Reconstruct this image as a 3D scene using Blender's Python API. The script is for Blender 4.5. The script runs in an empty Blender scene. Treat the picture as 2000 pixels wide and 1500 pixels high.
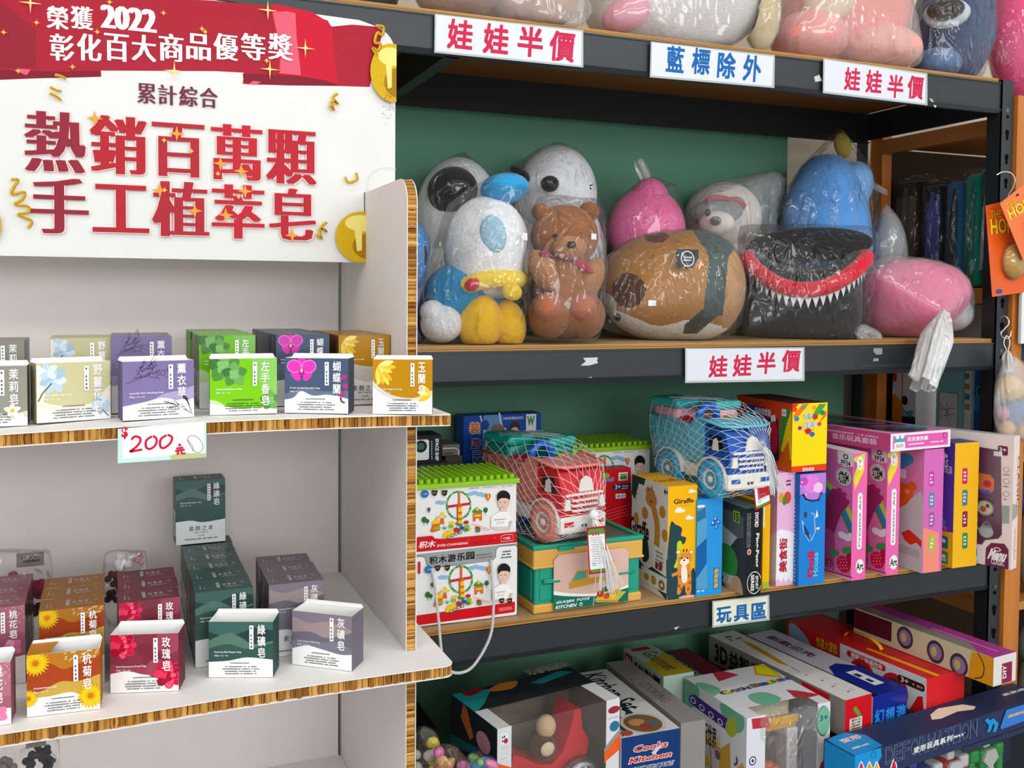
import bpy, bmesh, math, random
import numpy as np
from mathutils import Vector, Matrix, noise as mnoise
from mathutils.bvhtree import BVHTree
random.seed(7)
S = bpy.context.scene
COL = S.collection
# ------------------------------------------------------------------ camera
YAW, PITCH, ROLL, FPX, CX, CY = .380, .0395, .0067, 1870., 970., 650.
EYE = Vector((0, 0, 1.35))
_fw = Vector((math.sin(YAW)*math.cos(PITCH), math.cos(YAW)*math.cos(PITCH), -math.sin(PITCH)))
_r0 = Vector((math.cos(YAW), -math.sin(YAW), 0)); _u0 = _r0.cross(_fw)
_rt = _r0*math.cos(ROLL)+_u0*math.sin(ROLL); _up = _rt.cross(_fw)
cd = bpy.data.cameras.new('camera'); cam = bpy.data.objects.new('camera', cd); COL.objects.link(cam)
cd.sensor_fit = 'HORIZONTAL'; cd.sensor_width = 36; cd.lens = 36*FPX/2000
cd.shift_x = (1000-CX)/2000; cd.shift_y = (CY-750)/2000; cd.clip_start = .05
cam.matrix_world = Matrix.Translation(EYE) @ Matrix((_rt, _up, -_fw)).transposed().to_4x4()
S.camera = cam
# ------------------------------------------------------------------ world, lamps, exposure
S.view_settings.view_transform = 'Standard'; S.view_settings.look = 'None'
S.view_settings.exposure = 0.06; S.view_settings.gamma = 1.0; S.view_settings.use_curve_mapping = False
S.cycles.max_bounces = 10; S.cycles.transparent_max_bounces = 24
S.cycles.caustics_reflective = False; S.cycles.caustics_refractive = False
S.cycles.use_denoising = True
S.cycles.sample_clamp_indirect = 6.0
W = bpy.data.worlds.new('world'); S.world = W; W.use_nodes = True
W.node_tree.nodes['Background'].inputs[0].default_value = (.93, .97, 1, 1)
W.node_tree.nodes['Background'].inputs[1].default_value = 1.05
def lamp(name, loc, aim, sx, sy, power, col=(1, .985, .96)):
    l = bpy.data.lights.new(name, 'AREA'); l.shape = 'RECTANGLE'; l.size = sx; l.size_y = sy
    l.energy = power; l.color = col
    o = bpy.data.objects.new(name, l); COL.objects.link(o); o.location = loc
    o.rotation_euler = (Vector(aim)-Vector(loc)).to_track_quat('-Z', 'Y').to_euler()
lamp('ceiling_tube_light', (.2, -1.3, 2.85), (.4, 1.2, 1.0), 2.4, .22, 6)
lamp('ceiling_tube_light', (-1.5, -.7, 2.85), (.6, 1.3, 1.1), 1.6, .22, 12)
lamp('ceiling_tube_light', (2.2, -1.0, 2.85), (1.2, 1.6, 1.0), 1.6, .22, 12)
lamp('ceiling_tube_light', (.5, .35, 3.0), (.5, 1.1, .8), 2.4, .22, 11)
lamp('shop_window_light', (.7, -4.0, 2.15), (.7, 1.4, 1.3), 3.6, 1.1, 78, (.95, .98, 1))

# ------------------------------------------------------------------ measuring helpers (photo pixel -> point on a plane of the place)
def ray(x, y): return _rt*((x-CX)/FPX)-_up*((y-CY)/FPX)+_fw
def at(x, y, X=None, Y=None, Z=None):
    d = ray(x, y)
    t = (X-EYE.x)/d.x if X is not None else (Y-EYE.y)/d.y if Y is not None else (Z-EYE.z)/d.z
    return EYE+d*t
def proj(p):
    d = V(p)-EYE; w = d.dot(_fw); return (CX+FPX*d.dot(_rt)/w, CY-FPX*d.dot(_up)/w)
def on_plane(x, y, o, n):
    d = ray(x, y); return EYE+d*((o-EYE).dot(n)/d.dot(n))

# ------------------------------------------------------------------ materials
def lin(h):
    h = h.lstrip('#')
    c = [int(h[i:i+2], 16)/255 for i in (0, 2, 4)]
    return tuple(x/12.92 if x <= .04045 else ((x+.055)/1.055)**2.4 for x in c)+(1,)
_MATS = {}
def M(h, r=.45, kind='paper', spec=None):
    """solid coloured procedural material: paper / gloss / plush / plastic / metal"""
    if spec is None: spec = {'paper': .12, 'gloss': .35, 'plush': .1, 'plastic': .5, 'metal': .5}[kind]
    key = (h, r, kind, spec)
    if key in _MATS: return _MATS[key]
    m = bpy.data.materials.new(kind+'_'+h.lstrip('#')); m.use_nodes = True
    nt = m.node_tree; b = nt.nodes['Principled BSDF']
    c = lin(h)
    b.inputs['Roughness'].default_value = r
    b.inputs['Specular IOR Level'].default_value = spec
    tc = nt.nodes.new('ShaderNodeTexCoord'); nz = nt.nodes.new('ShaderNodeTexNoise')
    nt.links.new(tc.outputs['Object'], nz.inputs['Vector'])
    mx = nt.nodes.new('ShaderNodeMix'); mx.data_type = 'RGBA'
    amp = {'paper': .035, 'plush': .16, 'gloss': .03, 'plastic': .04, 'metal': .12}[kind]
    nz.inputs['Scale'].default_value = {'paper': 25, 'plush': 140, 'gloss': 12, 'plastic': 14, 'metal': 9}[kind]
    nz.inputs['Detail'].default_value = 3
    mx.inputs[6].default_value = tuple(x*(1-amp) for x in c[:3])+(1,)
    mx.inputs[7].default_value = tuple(min(1, x*(1+amp)) for x in c[:3])+(1,)
    nt.links.new(nz.outputs['Fac'], mx.inputs['Factor']); nt.links.new(mx.outputs[2], b.inputs['Base Color'])
    if kind == 'plush':
        bp = nt.nodes.new('ShaderNodeBump'); bp.inputs['Strength'].default_value = .55; bp.inputs['Distance'].default_value = .004
        n2 = nt.nodes.new('ShaderNodeTexNoise'); n2.inputs['Scale'].default_value = 260; n2.inputs['Detail'].default_value = 4
        nt.links.new(tc.outputs['Object'], n2.inputs['Vector']); nt.links.new(n2.outputs['Fac'], bp.inputs['Height'])
        nt.links.new(bp.outputs[0], b.inputs['Normal'])
        b.inputs['Sheen Weight'].default_value = .25; b.inputs['Sheen Roughness'].default_value = .5
    if kind == 'metal':
        b.inputs['Metallic'].default_value = .9
    _MATS[key] = m
    return m
def plush(h): return M(h, .9, 'plush')
def plas(h, r=.28): return M(h, r, 'plastic')
def film(name, rough=.06, gloss=.05, scale=26, strength=.8, tint=(1, 1, 1), milk=.0, dist=.012):
    """thin clear plastic: see-through, with crinkled glossy highlights and a little milkiness"""
    m = bpy.data.materials.new(name); m.use_nodes = True; nt = m.node_tree; nt.nodes.clear(); N = nt.nodes.new; L = nt.links.new
    out = N('ShaderNodeOutputMaterial'); tr = N('ShaderNodeBsdfTransparent'); tr.inputs[0].default_value = tint+(1,)
    gl = N('ShaderNodeBsdfGlossy'); gl.inputs['Roughness'].default_value = rough
    df = N('ShaderNodeBsdfDiffuse'); df.inputs[0].default_value = (.9, .9, .9, 1)
    tc = N('ShaderNodeTexCoord'); mp = N('ShaderNodeMapping')
    mp.inputs['Scale'].default_value = (1, 1, .42); mp.inputs['Rotation'].default_value = (.5, .35, .2)
    nz = N('ShaderNodeTexNoise'); nz.noise_type = 'RIDGED_MULTIFRACTAL'; nz.inputs['Scale'].default_value = scale; nz.inputs['Detail'].default_value = 3
    nz.inputs['Distortion'].default_value = .9; nz.inputs['Roughness'].default_value = .45
    bp = N('ShaderNodeBump'); bp.inputs['Strength'].default_value = strength; bp.inputs['Distance'].default_value = dist
    L(tc.outputs['Object'], mp.inputs[0]); L(mp.outputs[0], nz.inputs['Vector']); L(nz.outputs['Fac'], bp.inputs['Height'])
    L(bp.outputs[0], gl.inputs['Normal']); L(bp.outputs[0], df.inputs['Normal'])
    lw = N('ShaderNodeLayerWeight'); lw.inputs['Blend'].default_value = .30; L(bp.outputs[0], lw.inputs['Normal'])
    ma = N('ShaderNodeMath'); ma.operation = 'MULTIPLY_ADD'; ma.inputs[1].default_value = .40; ma.inputs[2].default_value = gloss; ma.use_clamp = True
    L(lw.outputs['Fresnel'], ma.inputs[0])
    m1 = N('ShaderNodeMixShader'); m1.inputs[0].default_value = milk; L(tr.outputs[0], m1.inputs[1]); L(df.outputs[0], m1.inputs[2])
    m2 = N('ShaderNodeMixShader'); L(ma.outputs[0], m2.inputs[0]); L(m1.outputs[0], m2.inputs[1]); L(gl.outputs[0], m2.inputs[2]); L(m2.outputs[0], out.inputs[0])
    return m
def wood(name, a, b, scale=6, stretch=(.12, 1, 1), rough=.5):
    m = bpy.data.materials.new(name); m.use_nodes = True; nt = m.node_tree; p = nt.nodes['Principled BSDF']
    tc = nt.nodes.new('ShaderNodeTexCoord'); mp = nt.nodes.new('ShaderNodeMapping'); mp.inputs['Scale'].default_value = stretch
    nz = nt.nodes.new('ShaderNodeTexNoise'); nz.inputs['Scale'].default_value = scale; nz.inputs['Detail'].default_value = 6; nz.inputs['Distortion'].default_value = .8
    wv = nt.nodes.new('ShaderNodeTexNoise'); wv.inputs['Scale'].default_value = scale*9; wv.inputs['Detail'].default_value = 3
    ad = nt.nodes.new('ShaderNodeMath'); ad.operation = 'MULTIPLY_ADD'; ad.inputs[1].default_value = .35
    rp = nt.nodes.new('ShaderNodeValToRGB'); rp.color_ramp.elements[0].position = .45; rp.color_ramp.elements[1].position = .85
    rp.color_ramp.elements[0].color = lin(a); rp.color_ramp.elements[1].color = lin(b)
    for q in (nz, wv): nt.links.new(mp.outputs[0], q.inputs['Vector'])
    nt.links.new(tc.outputs['Object'], mp.inputs[0]); nt.links.new(wv.outputs['Fac'], ad.inputs[0]); nt.links.new(nz.outputs['Fac'], ad.inputs[2])
    nt.links.new(ad.outputs[0], rp.inputs[0]); nt.links.new(rp.outputs[0], p.inputs['Base Color']); p.inputs['Roughness'].default_value = rough
    return m

# ------------------------------------------------------------------ objects
def paint(mb, fn):
    """give faces another colour by where they lie on the front of the thing: fn(photo x, photo y, centre) -> material or None"""
    for i, f in enumerate(mb.f):
        c = sum((mb.v[q] for q in f), Vector())/len(f); m = fn(*proj(c), c)
        if m is not None: mb.m[i] = mb.mi(m)
def tag(o, label=None, cat=None, group=None, kind=None):
    if label: o['label'] = label
    if cat: o['category'] = cat
    if group: o['group'] = group
    if kind: o['kind'] = kind
    return o
def thing(name, label, cat, loc=(0, 0, 0), rz=0, group=None):
    o = bpy.data.objects.new(name, None); COL.objects.link(o); o.location = loc; o.rotation_euler = (0, 0, rz)
    o.empty_display_size = .02
    return tag(o, label, cat, group)
def dup(root, loc, rz=0, label=None, group=None, tilt=None):
    r = root.copy(); COL.objects.link(r); r.location = loc; r.rotation_euler = (0, 0, rz)
    if tilt: r.rotation_euler = tilt
    if label: r['label'] = label
    if group: r['group'] = group
    for ch in list(root.children):
        c = ch.copy(); COL.objects.link(c); c.parent = r
        for g in ch.children:
            d = g.copy(); COL.objects.link(d); d.parent = c
    return r
def V(*a): return Vector(a[0] if len(a) == 1 else a)
class MB:
    """collects geometry for ONE mesh object"""
    def __init__(s, T=None): s.v = []; s.f = []; s.m = []; s.sm = []; s.mats = []; s.T = T or Matrix()
    def mi(s, m):
        if m not in s.mats: s.mats.append(m)
        return s.mats.index(m)
    def add(s, vs, fs, m, smooth=False):
        n = len(s.v); i = s.mi(m)
        s.v += [s.T @ Vector(v) for v in vs]; s.f += [[n+k for k in f] for f in fs]
        s.m += [i]*len(fs); s.sm += [smooth]*len(fs); return s
    def box(s, a, b, m, bev=0):
        x0, y0, z0 = a; x1, y1, z1 = b
        if bev:
            bm = bmesh.new(); bmesh.ops.create_cube(bm, size=1)
            for v in bm.verts: v.co = Vector((x0+(v.co.x+.5)*(x1-x0), y0+(v.co.y+.5)*(y1-y0), z0+(v.co.z+.5)*(z1-z0)))
            bmesh.ops.bevel(bm, geom=bm.edges[:], offset=bev, segments=2, profile=.5, affect='EDGES')
            return s.bm(bm, m, False)
        return s.add([(x0, y0, z0), (x1, y0, z0), (x1, y1, z0), (x0, y1, z0), (x0, y0, z1), (x1, y0, z1), (x1, y1, z1), (x0, y1, z1)],
                     [(3, 2, 1, 0), (4, 5, 6, 7), (0, 1, 5, 4), (1, 2, 6, 5), (2, 3, 7, 6), (3, 0, 4, 7)], m)
    def bm(s, bm, m, smooth=True):
        bm.verts.index_update(); s.add([v.co.copy() for v in bm.verts], [[v.index for v in f.verts] for f in bm.faces], m, smooth); bm.free(); return s
    def ell(s, c, r, m, rot=None, seg=28, rings=18, warp=None):
        c = V(c); r = (r, r, r) if isinstance(r, (int, float)) else r
        R = Matrix.Identity(3) if rot is None else (rot.to_matrix() if hasattr(rot, 'to_matrix') else rot)
        vs = []; fs = []
        for i in range(rings+1):
            th = math.pi*i/rings
            for j in range(seg):
                ph = 2*math.pi*j/seg
                p = Vector((math.sin(th)*math.cos(ph), math.sin(th)*math.sin(ph), math.cos(th)))
                if warp: p = warp(p)
                vs.append(c+R @ Vector((p.x*r[0], p.y*r[1], p.z*r[2])))
        for i in range(rings):
            for j in range(seg): fs.append((i*seg+j, (i+1)*seg+j, (i+1)*seg+(j+1) % seg, i*seg+(j+1) % seg))
        return s.add(vs, fs, m, True)
    def tube(s, pts, r, m, n=8, cap=True, closed=False):
        pts = [V(p) for p in pts]; k = len(pts); rs = r if isinstance(r, (list, tuple)) else [r]*k
        vs = []; fs = []; prev = None
        for i, p in enumerate(pts):
            a = pts[(i-1) % k] if (i or closed) else p; b = pts[(i+1) % k] if (i < k-1 or closed) else p
            t = (b-a).normalized()
            if prev is None: q = t.orthogonal().normalized()
            else:
                q = prev-t*prev.dot(t)
                q = q.normalized() if q.length > 1e-9 else t.orthogonal().normalized()
            prev = q; w = t.cross(q)
            for j in range(n):
                an = 2*math.pi*j/n; vs.append(p+(q*math.cos(an)+w*math.sin(an))*rs[i])
        for i in range(k if closed else k-1):
            i2 = (i+1) % k
            for j in range(n): fs.append((i*n+j, i*n+(j+1) % n, i2*n+(j+1) % n, i2*n+j))
        if cap and not closed: fs += [tuple(range(n-1, -1, -1)), tuple(range((k-1)*n, k*n))]
        return s.add(vs, fs, m, n > 4)
    def lathe(s, prof, m, c=(0, 0, 0), ax='Z', seg=32, rot=None):
        """prof: list of (radius, height) from start to end"""
        vs = []; fs = []; c = V(c); k = len(prof)
        for (r, h) in prof:
            for j in range(seg):
                a = 2*math.pi*j/seg; x, y = r*math.cos(a), r*math.sin(a)
                p = Vector((x, y, h)) if ax == 'Z' else Vector((x, h, y)) if ax == 'Y' else Vector((h, x, y))
                if rot is not None: p = rot @ p
                vs.append(c+p)
        for i in range(k-1):
            for j in range(seg): fs.append((i*seg+j, i*seg+(j+1) % seg, (i+1)*seg+(j+1) % seg, (i+1)*seg+j))
        if prof[0][0] > 1e-6: fs.append(tuple(range(seg-1, -1, -1)))
        if prof[-1][0] > 1e-6: fs.append(tuple(range((k-1)*seg, k*seg)))
        return s.add(vs, fs, m, True)
    def prism(s, poly, ax, a, b, m, smooth=False):
        """extrude a 2D polygon along axis ax ('X','Y','Z') from a to b"""
        def P(u, v, w): return (w, u, v) if ax == 'X' else (u, w, v) if ax == 'Y' else (u, v, w)
        n = len(poly)
        vs = [P(u, v, a) for u, v in poly]+[P(u, v, b) for u, v in poly]
        fs = [tuple(range(n)), tuple(range(2*n-1, n-1, -1))]+[(i, n+i, n+(i+1) % n, (i+1) % n) for i in range(n)]
        return s.add(vs, fs, m, smooth)
    def build(s, name, parent=None, label=None, cat=None, group=None, kind=None, world=True):
        me = bpy.data.meshes.new(name)
        off = Vector()
        if parent is not None and world:
            q = parent
            while q is not None: off += q.location; q = q.parent
        elif parent is None and s.v:
            off = Vector((sum(v.x for v in s.v)/len(s.v), sum(v.y for v in s.v)/len(s.v), min(v.z for v in s.v)))
        me.from_pydata([v-off for v in s.v], [], s.f)
        for m in s.mats: me.materials.append(m)
        me.polygons.foreach_set('material_index', s.m); me.polygons.foreach_set('use_smooth', s.sm); me.update()
        o = bpy.data.objects.new(name, me); COL.objects.link(o)
        if parent is not None: o.parent = parent
        else: o.location = off
        return tag(o, label, cat, group, kind)
# ------------------------------------------------------------------ flat print on a face: shapes and lettering in u,v (0..1) or in photo pixels
_TXT = {}
def glyphs(s, bold):
    k = (s, bold)
    if k not in _TXT:
        c = bpy.data.curves.new('t', 'FONT'); c.body = s; c.size = 1; c.resolution_u = 2; c.offset = bold; c.align_x = 'CENTER'; c.space_line = .95
        o = bpy.data.objects.new('t', c); COL.objects.link(o)
        me = bpy.data.meshes.new_from_object(o.evaluated_get(bpy.context.evaluated_depsgraph_get()))
        vs = [(v.co.x, v.co.y) for v in me.vertices]; fs = [tuple(p.vertices) for p in me.polygons]
        bpy.data.objects.remove(o); bpy.data.curves.remove(c); bpy.data.meshes.remove(me)
        x0 = min(v[0] for v in vs); x1 = max(v[0] for v in vs); y0 = min(v[1] for v in vs); y1 = max(v[1] for v in vs)
        _TXT[k] = ([((x-x0)/(x1-x0), (y-y0)/(y1-y0)) for x, y in vs], fs, (x1-x0)/(y1-y0))
    return _TXT[k]
def clip01(P):
    for ax, lim, sg in ((0, 0, 1), (0, 1, -1), (1, 0, 1), (1, 1, -1)):
        Q = []
        for i in range(len(P)):
            a, b = P[i-1], P[i]; ia = (a[ax]-lim)*sg >= -1e-9; ib = (b[ax]-lim)*sg >= -1e-9
            if ia != ib:
                t = (lim-a[ax])/(b[ax]-a[ax]); Q.append((a[0]+t*(b[0]-a[0]), a[1]+t*(b[1]-a[1])))
            if ib: Q.append(b)
        P = Q
        if len(P) < 3: return []
    return P
def smooth(pts, n=6, closed=False):
    k = len(pts); out = []
    for i in range(k if closed else k-1):
        g = (lambda j: pts[j % k]) if closed else (lambda j: pts[max(0, min(k-1, j))])
        p0, p1, p2, p3 = g(i-1), g(i), g(i+1), g(i+2)
        for t in range(n):
            t /= n
            out.append(tuple(.5*((2*p1[d])+(-p0[d]+p2[d])*t+(2*p0[d]-5*p1[d]+4*p2[d]-p3[d])*t*t+(-p0[d]+3*p1[d]-3*p2[d]+p3[d])*t**3) for d in range(len(p1))))
    if not closed: out.append(tuple(pts[-1]))
    return out
EPS = 3.5e-5
class Face:
    def __init__(s, mb, o, ux, vy, px=False, clip=True):
        """o: lower left corner, ux / vy: full edge vectors; ux x vy points out of the box"""
        s.mb = mb; s.o = V(o); s.u = V(ux); s.v = V(vy); s.w = s.u.length; s.h = s.v.length
        s.n = s.u.cross(s.v).normalized(); s.L = 1; s.px = px; s.clip = clip; s.inv = mb.T.inverted() if px else None
    def P(s, x, y):
        """photo pixel -> u,v on this face (face in world coordinates)"""
        q = on_plane(x, y, s.o, s.n)-s.o; n2 = s.u.cross(s.v); d = n2.dot(n2)
        return (q.cross(s.v).dot(n2)/d, s.u.cross(q).dot(n2)/d)
    def C(s, p): return s.P(*p) if s.px else tuple(p)
    def W(s, p):
        q = s.o+s.u*p[0]+s.v*p[1]+s.n*(EPS*s.L)
        return q if s.inv is None else s.inv @ q
    def raw(s, P, m):
        if s.clip: P = clip01(P)
        if len(P) < 3: return s
        s.mb.add([s.W(p) for p in P], [tuple(range(len(P)))], m); s.L += 1; return s
    def poly(s, pts, m, sm=0):
        P = [s.C(p) for p in pts]
        if sm: P = smooth(P, sm, True)
        return s.raw(P, m)
    def rect(s, x0, y0, x1, y1, m, rad=0):
        a, b = s.C((x0, y0)), s.C((x1, y1)); x0, x1 = min(a[0], b[0]), max(a[0], b[0]); y0, y1 = min(a[1], b[1]), max(a[1], b[1])
        if not rad: return s.raw([(x0, y0), (x1, y0), (x1, y1), (x0, y1)], m)
        rx, ry = rad/s.w, rad/s.h; P = []
        for cx, cy, a0 in ((x1-rx, y0+ry, -90), (x1-rx, y1-ry, 0), (x0+rx, y1-ry, 90), (x0+rx, y0+ry, 180)):
            for k in range(6):
                t = math.radians(a0+18*k); P.append((cx+rx*math.cos(t), cy+ry*math.sin(t)))
        return s.raw(P, m)
    def ell(s, cx, cy, rx, ry, m, rot=0, n=22, a0=0, a1=360):
        """rx, ry in units of face width (u,v mode) or pixels (px mode)"""
        c = s.C((cx, cy))
        if s.px:
            e = s.C((cx+10, cy)); e2 = s.C((cx, cy-10))
            kx = math.hypot((e[0]-c[0])*s.w, (e[1]-c[1])*s.h)/10; ky = math.hypot((e2[0]-c[0])*s.w, (e2[1]-c[1])*s.h)/10
            rx, ry = rx*kx, ry*ky
        else: rx, ry = rx*s.w, ry*s.w
        r = math.radians(rot); P = []
        for k in range(n):
            t = math.radians(a0+(a1-a0)*k/(n if a1-a0 == 360 else n-1)); x, y = rx*math.cos(t), ry*math.sin(t)
            P.append((c[0]+(x*math.cos(r)-y*math.sin(r))/s.w, c[1]+(x*math.sin(r)+y*math.cos(r))/s.h))
        return s.raw(P, m)
    def line(s, pts, wd, m, sm=0, closed=False):
        """stroke; wd in metres"""
        P = [s.C(p) for p in pts]
        if sm: P = smooth(P, sm, closed)
        elif closed: P = P+[P[0]]
        if closed and sm: P.append(P[0])
        Q = [Vector((p[0]*s.w, p[1]*s.h)) for p in P]; L = []; R = []
        for i, q in enumerate(Q):
            t = (Q[min(i+1, len(Q)-1)]-Q[max(i-1, 0)])
            t = t.normalized() if t.length > 1e-9 else Vector((1, 0)); nn = Vector((-t.y, t.x))*wd/2
            L.append(q+nn); R.append(q-nn)
        vs = [s.W((p.x/s.w, p.y/s.h)) for p in L+R]; k = len(Q)
        s.mb.add(vs, [(i, k+i, k+i+1, i+1) for i in range(k-1)], m); s.L += 1; return s
    def text(s, st, x0, y0, x1, y1, m, bold=.02, rot=0, keep=False, sf=None, slant=0):
        """lettering fitted in the box; rot 90 / -90 turns it; keep keeps the glyph proportions (fits height, centred)"""
        cjk = any(ord(q) > 0x2e00 for q in st); sh = [(0, 0)]; n0 = max(1, len(st)) if cjk else 1
        if sf: vs, fs, asp = glyphs(st, 0); sh = [(-sf*1.2/n0, 0), (-sf*.4/n0, 0), (sf*.4/n0, 0), (sf*1.2/n0, 0)]
        elif cjk and bold > .012: vs, fs, asp = glyphs(st, 0); d = bold*.8; sh = [(-d/n0, -d), (d/n0, -d), (d/n0, d), (-d/n0, d)]
        else: vs, fs, asp = glyphs(st, bold)
        a, b = s.C((x0, y0)), s.C((x1, y1)); ax0, ax1 = min(a[0], b[0]), max(a[0], b[0]); ay0, ay1 = min(a[1], b[1]), max(a[1], b[1])
        if keep:
            W, H = (ax1-ax0)*s.w, (ay1-ay0)*s.h
            if rot: W, H = H, W
            k = min(W/asp, H); W2, H2 = k*asp, k
            if rot: W2, H2 = H2, W2
            mx, my = (ax0+ax1)/2, (ay0+ay1)/2; ax0, ax1, ay0, ay1 = mx-W2/2/s.w, mx+W2/2/s.w, my-H2/2/s.h, my+H2/2/s.h
        ex = max(q[0] for q in sh); ey = max(q[1] for q in sh)
        for su, sv in sh:
            out = []
            for u, v in vs:
                u = (u+su+ex)/(1+2*ex); v = (v+sv+ey)/(1+2*ey); u += slant*(v-.5)
                if rot == 90: u, v = 1-v, u
                elif rot == -90: u, v = v, 1-u
                out.append(s.W((ax0+u*(ax1-ax0), ay0+v*(ay1-ay0))))
            s.mb.add(out, fs, m); s.L += .5
        s.L += .5; return s
    def column(s, st, x0, y0, x1, y1, m, bold=.01, gap=.15, sf=None):
        """characters one below the other"""
        n = len(st); a, b = s.C((x0, y0)), s.C((x1, y1)); x0, x1 = min(a[0], b[0]), max(a[0], b[0]); yt, yb = max(a[1], b[1]), min(a[1], b[1]); hh = (yt-yb)/n; o = s.px; s.px = False
        for i, ch in enumerate(st):
            if ch != ' ': s.text(ch, x0, yt-hh*(i+1)+hh*gap, x1, yt-hh*i, m, bold, sf=sf); s.L -= 1
        s.L += 1; s.px = o; return s
    def ticks(s, x0, y0, x1, y1, m, rows=1, fill=.6, pitch=None):
        """rows of print too small to read"""
        a, b = s.C((x0, y0)), s.C((x1, y1)); x0, x1 = min(a[0], b[0]), max(a[0], b[0]); y0, y1 = min(a[1], b[1]), max(a[1], b[1])
        rh = (y1-y0)/rows; ch = rh*fill*s.h/s.w*.9; rg = random.Random(int(x0*997+y0*313)+rows); vs = []; fs = []
        for r in range(rows):
            ins = rg.uniform(0, .14)*(x1-x0); x = x0+ins; yb = y1-rh*(r+1)+rh*(1-fill)/2
            while x < x1-ins-ch*.5:
                if rg.random() < .88:
                    n = len(vs); w2 = ch*rg.uniform(.6, .8); h2 = rh*fill*rg.uniform(.75, 1)
                    vs += [s.W(p) for p in ((x, yb), (x+w2, yb), (x+w2, yb+h2), (x, yb+h2))]; fs.append((n, n+1, n+2, n+3))
                x += ch
        if fs: s.mb.add(vs, fs, m)
        s.L += 1; return s
    def star(s, cx, cy, r, m, n=4, inner=.25, rot=0):
        c = s.C((cx, cy)); P = []
        for k in range(2*n):
            t = math.radians(rot)+math.pi*k/n; q = r if k % 2 == 0 else r*inner
            P.append((c[0]+q*math.sin(t)/s.w, c[1]+q*math.cos(t)/s.h))
        return s.raw(P, m)
def cuboid_faces(mb, o, u, v, w, mat, mats=None):
    """box from corner o and edges u (right), v (up), w (into depth); returns Face contexts front,left,right,top"""
    o, u, v, w = V(o), V(u), V(v), V(w); mats = mats or {}
    F = {'front': (o, u, v), 'right': (o+u, w, v), 'left': (o+w, -w, v), 'back': (o+u+w, -u, v), 'top': (o+v, u, w), 'bottom': (o+w, u, -w)}
    out = {}
    for k, (a, b, c) in F.items():
        mb.add([a, a+b, a+b+c, a+c], [(0, 1, 2, 3)], mats.get(k, mat)); out[k] = Face(mb, a, b, c)
    return out
class Box:
    """a carton standing on a surface: front edge from photo pixels bl->br at height z, top from pixel tl"""
    def __init__(s, bl, br, z, h, d, mat, mats=None, top=None, skew=0):
        a, b = at(*bl, Z=z), at(*br, Z=z); y = (a.y+b.y)/2; a = V(a.x+.0006, y, z); b = V(b.x-.0006, y, z)
        s.setup(a, b, z, h, d, mat, mats)
    def setup(s, a, b, z, h, d, mat, mats=None):
        s.a, s.b = a, b; u = b-a; n = Vector((-u.y, u.x, 0)).normalized()
        s.mb = MB(); s.u = u; s.n = n; s.z = z; s.h = h
        s.F = cuboid_faces(s.mb, a, u, Vector((0, 0, h)), n*d, mat, mats)
        for f in s.F.values(): f.px = True
def wbox(x0, x1, y0, y1, z0, z1, mat, mats=None):
    b = Box.__new__(Box); b.setup(V(x0, y0, z0), V(x1, y0, z0), z0, z1-z0, y1-y0, mat, mats); return b
# ================================================================== SETTING
def struct(name, mb, label=None):
    return mb.build(name, label=label or None, kind='structure')
WALLP = M('#c9bfae', .9); GREEN = M('#5f8e76', .5)
mb = MB(); mb.box((-2.5, 2.02, 0), (4.2, 2.1, 3.1), WALLP); o = struct('wall_back', mb); tag(o, 'beige plaster wall behind the black rack', 'wall')
mb = MB(); mb.box((-2.5, -3, -.05), (4.2, 2.1, 0), M('#958e84', .4)); o = struct('floor', mb); tag(o, 'grey shop floor under the racks', 'floor')
mb = MB(); mb.box((-2.5, -3, 3.1), (4.2, 2.1, 3.15), M('#d8d6d0', .9)); o = struct('ceiling', mb); tag(o, 'white ceiling over the shop', 'ceiling')
# ================================================================== BLACK RACK
BLK = M('#20262a', .42, 'plastic'); BLK2 = M('#0b0d0f', .6, 'plastic'); HOLE = M('#020202', .9); RIV = M('#6c7072', .35, 'metal')
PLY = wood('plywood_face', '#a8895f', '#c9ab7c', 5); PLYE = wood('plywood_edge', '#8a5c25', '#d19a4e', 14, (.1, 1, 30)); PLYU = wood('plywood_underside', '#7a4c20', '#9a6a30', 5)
YF, YB = 1.47, 1.85
rack = thing('shelving_rack', 'black slotted steel rack with plywood shelves holding bagged plush and toy boxes', 'rack', (.51, 1.66, 0))
for (x0, x1, y0, side) in ((1.709, 1.742, YF, 1), (1.709, 1.742, YB, -1), (-.72, -.687, YF, 1), (-.72, -.687, YB, -1)):
    mb = MB(); ya, yb = (y0, y0+.0025) if side > 0 else (y0+.0325, y0+.035)
    mb.box((x0, ya, 0), (x1, yb, 1.802), BLK)
    fx = (x0, x0+.0025) if x0 > 0 else (x1-.0025, x1)
    mb.box((fx[0], y0, 0), (fx[1], y0+.035, 1.802), BLK2 if side > 0 else BLK)
    if side > 0:
        f = Face(mb, (x0, y0, 0), (x1-x0, 0, 0), (0, 0, 1.802), clip=False)
        z = 1.79
        while z > .08:
            z -= .05; u = .55
            solid = any(a < z < b for a, b in ((1.70, 1.80), (1.20, 1.265), (.735, .79)))
            if solid: f.ell(u, z/1.802, .13, .13, RIV); f.ell(u, (z-.013)/1.802, .12, .12, HOLE)
            else:
                f.ell(u, (z+.004)/1.802, .17, .2, HOLE); f.rect(u-.1, (z-.011)/1.802, u+.1, (z+.004)/1.802, HOLE)
    mb.build('post', rack)
LV = [(1.737, 1.7965), (1.2035, 1.2570), (.7385, .7905)]
SZ = [b+.0085 for a, b in LV]          # walking surface of each shelf
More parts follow.
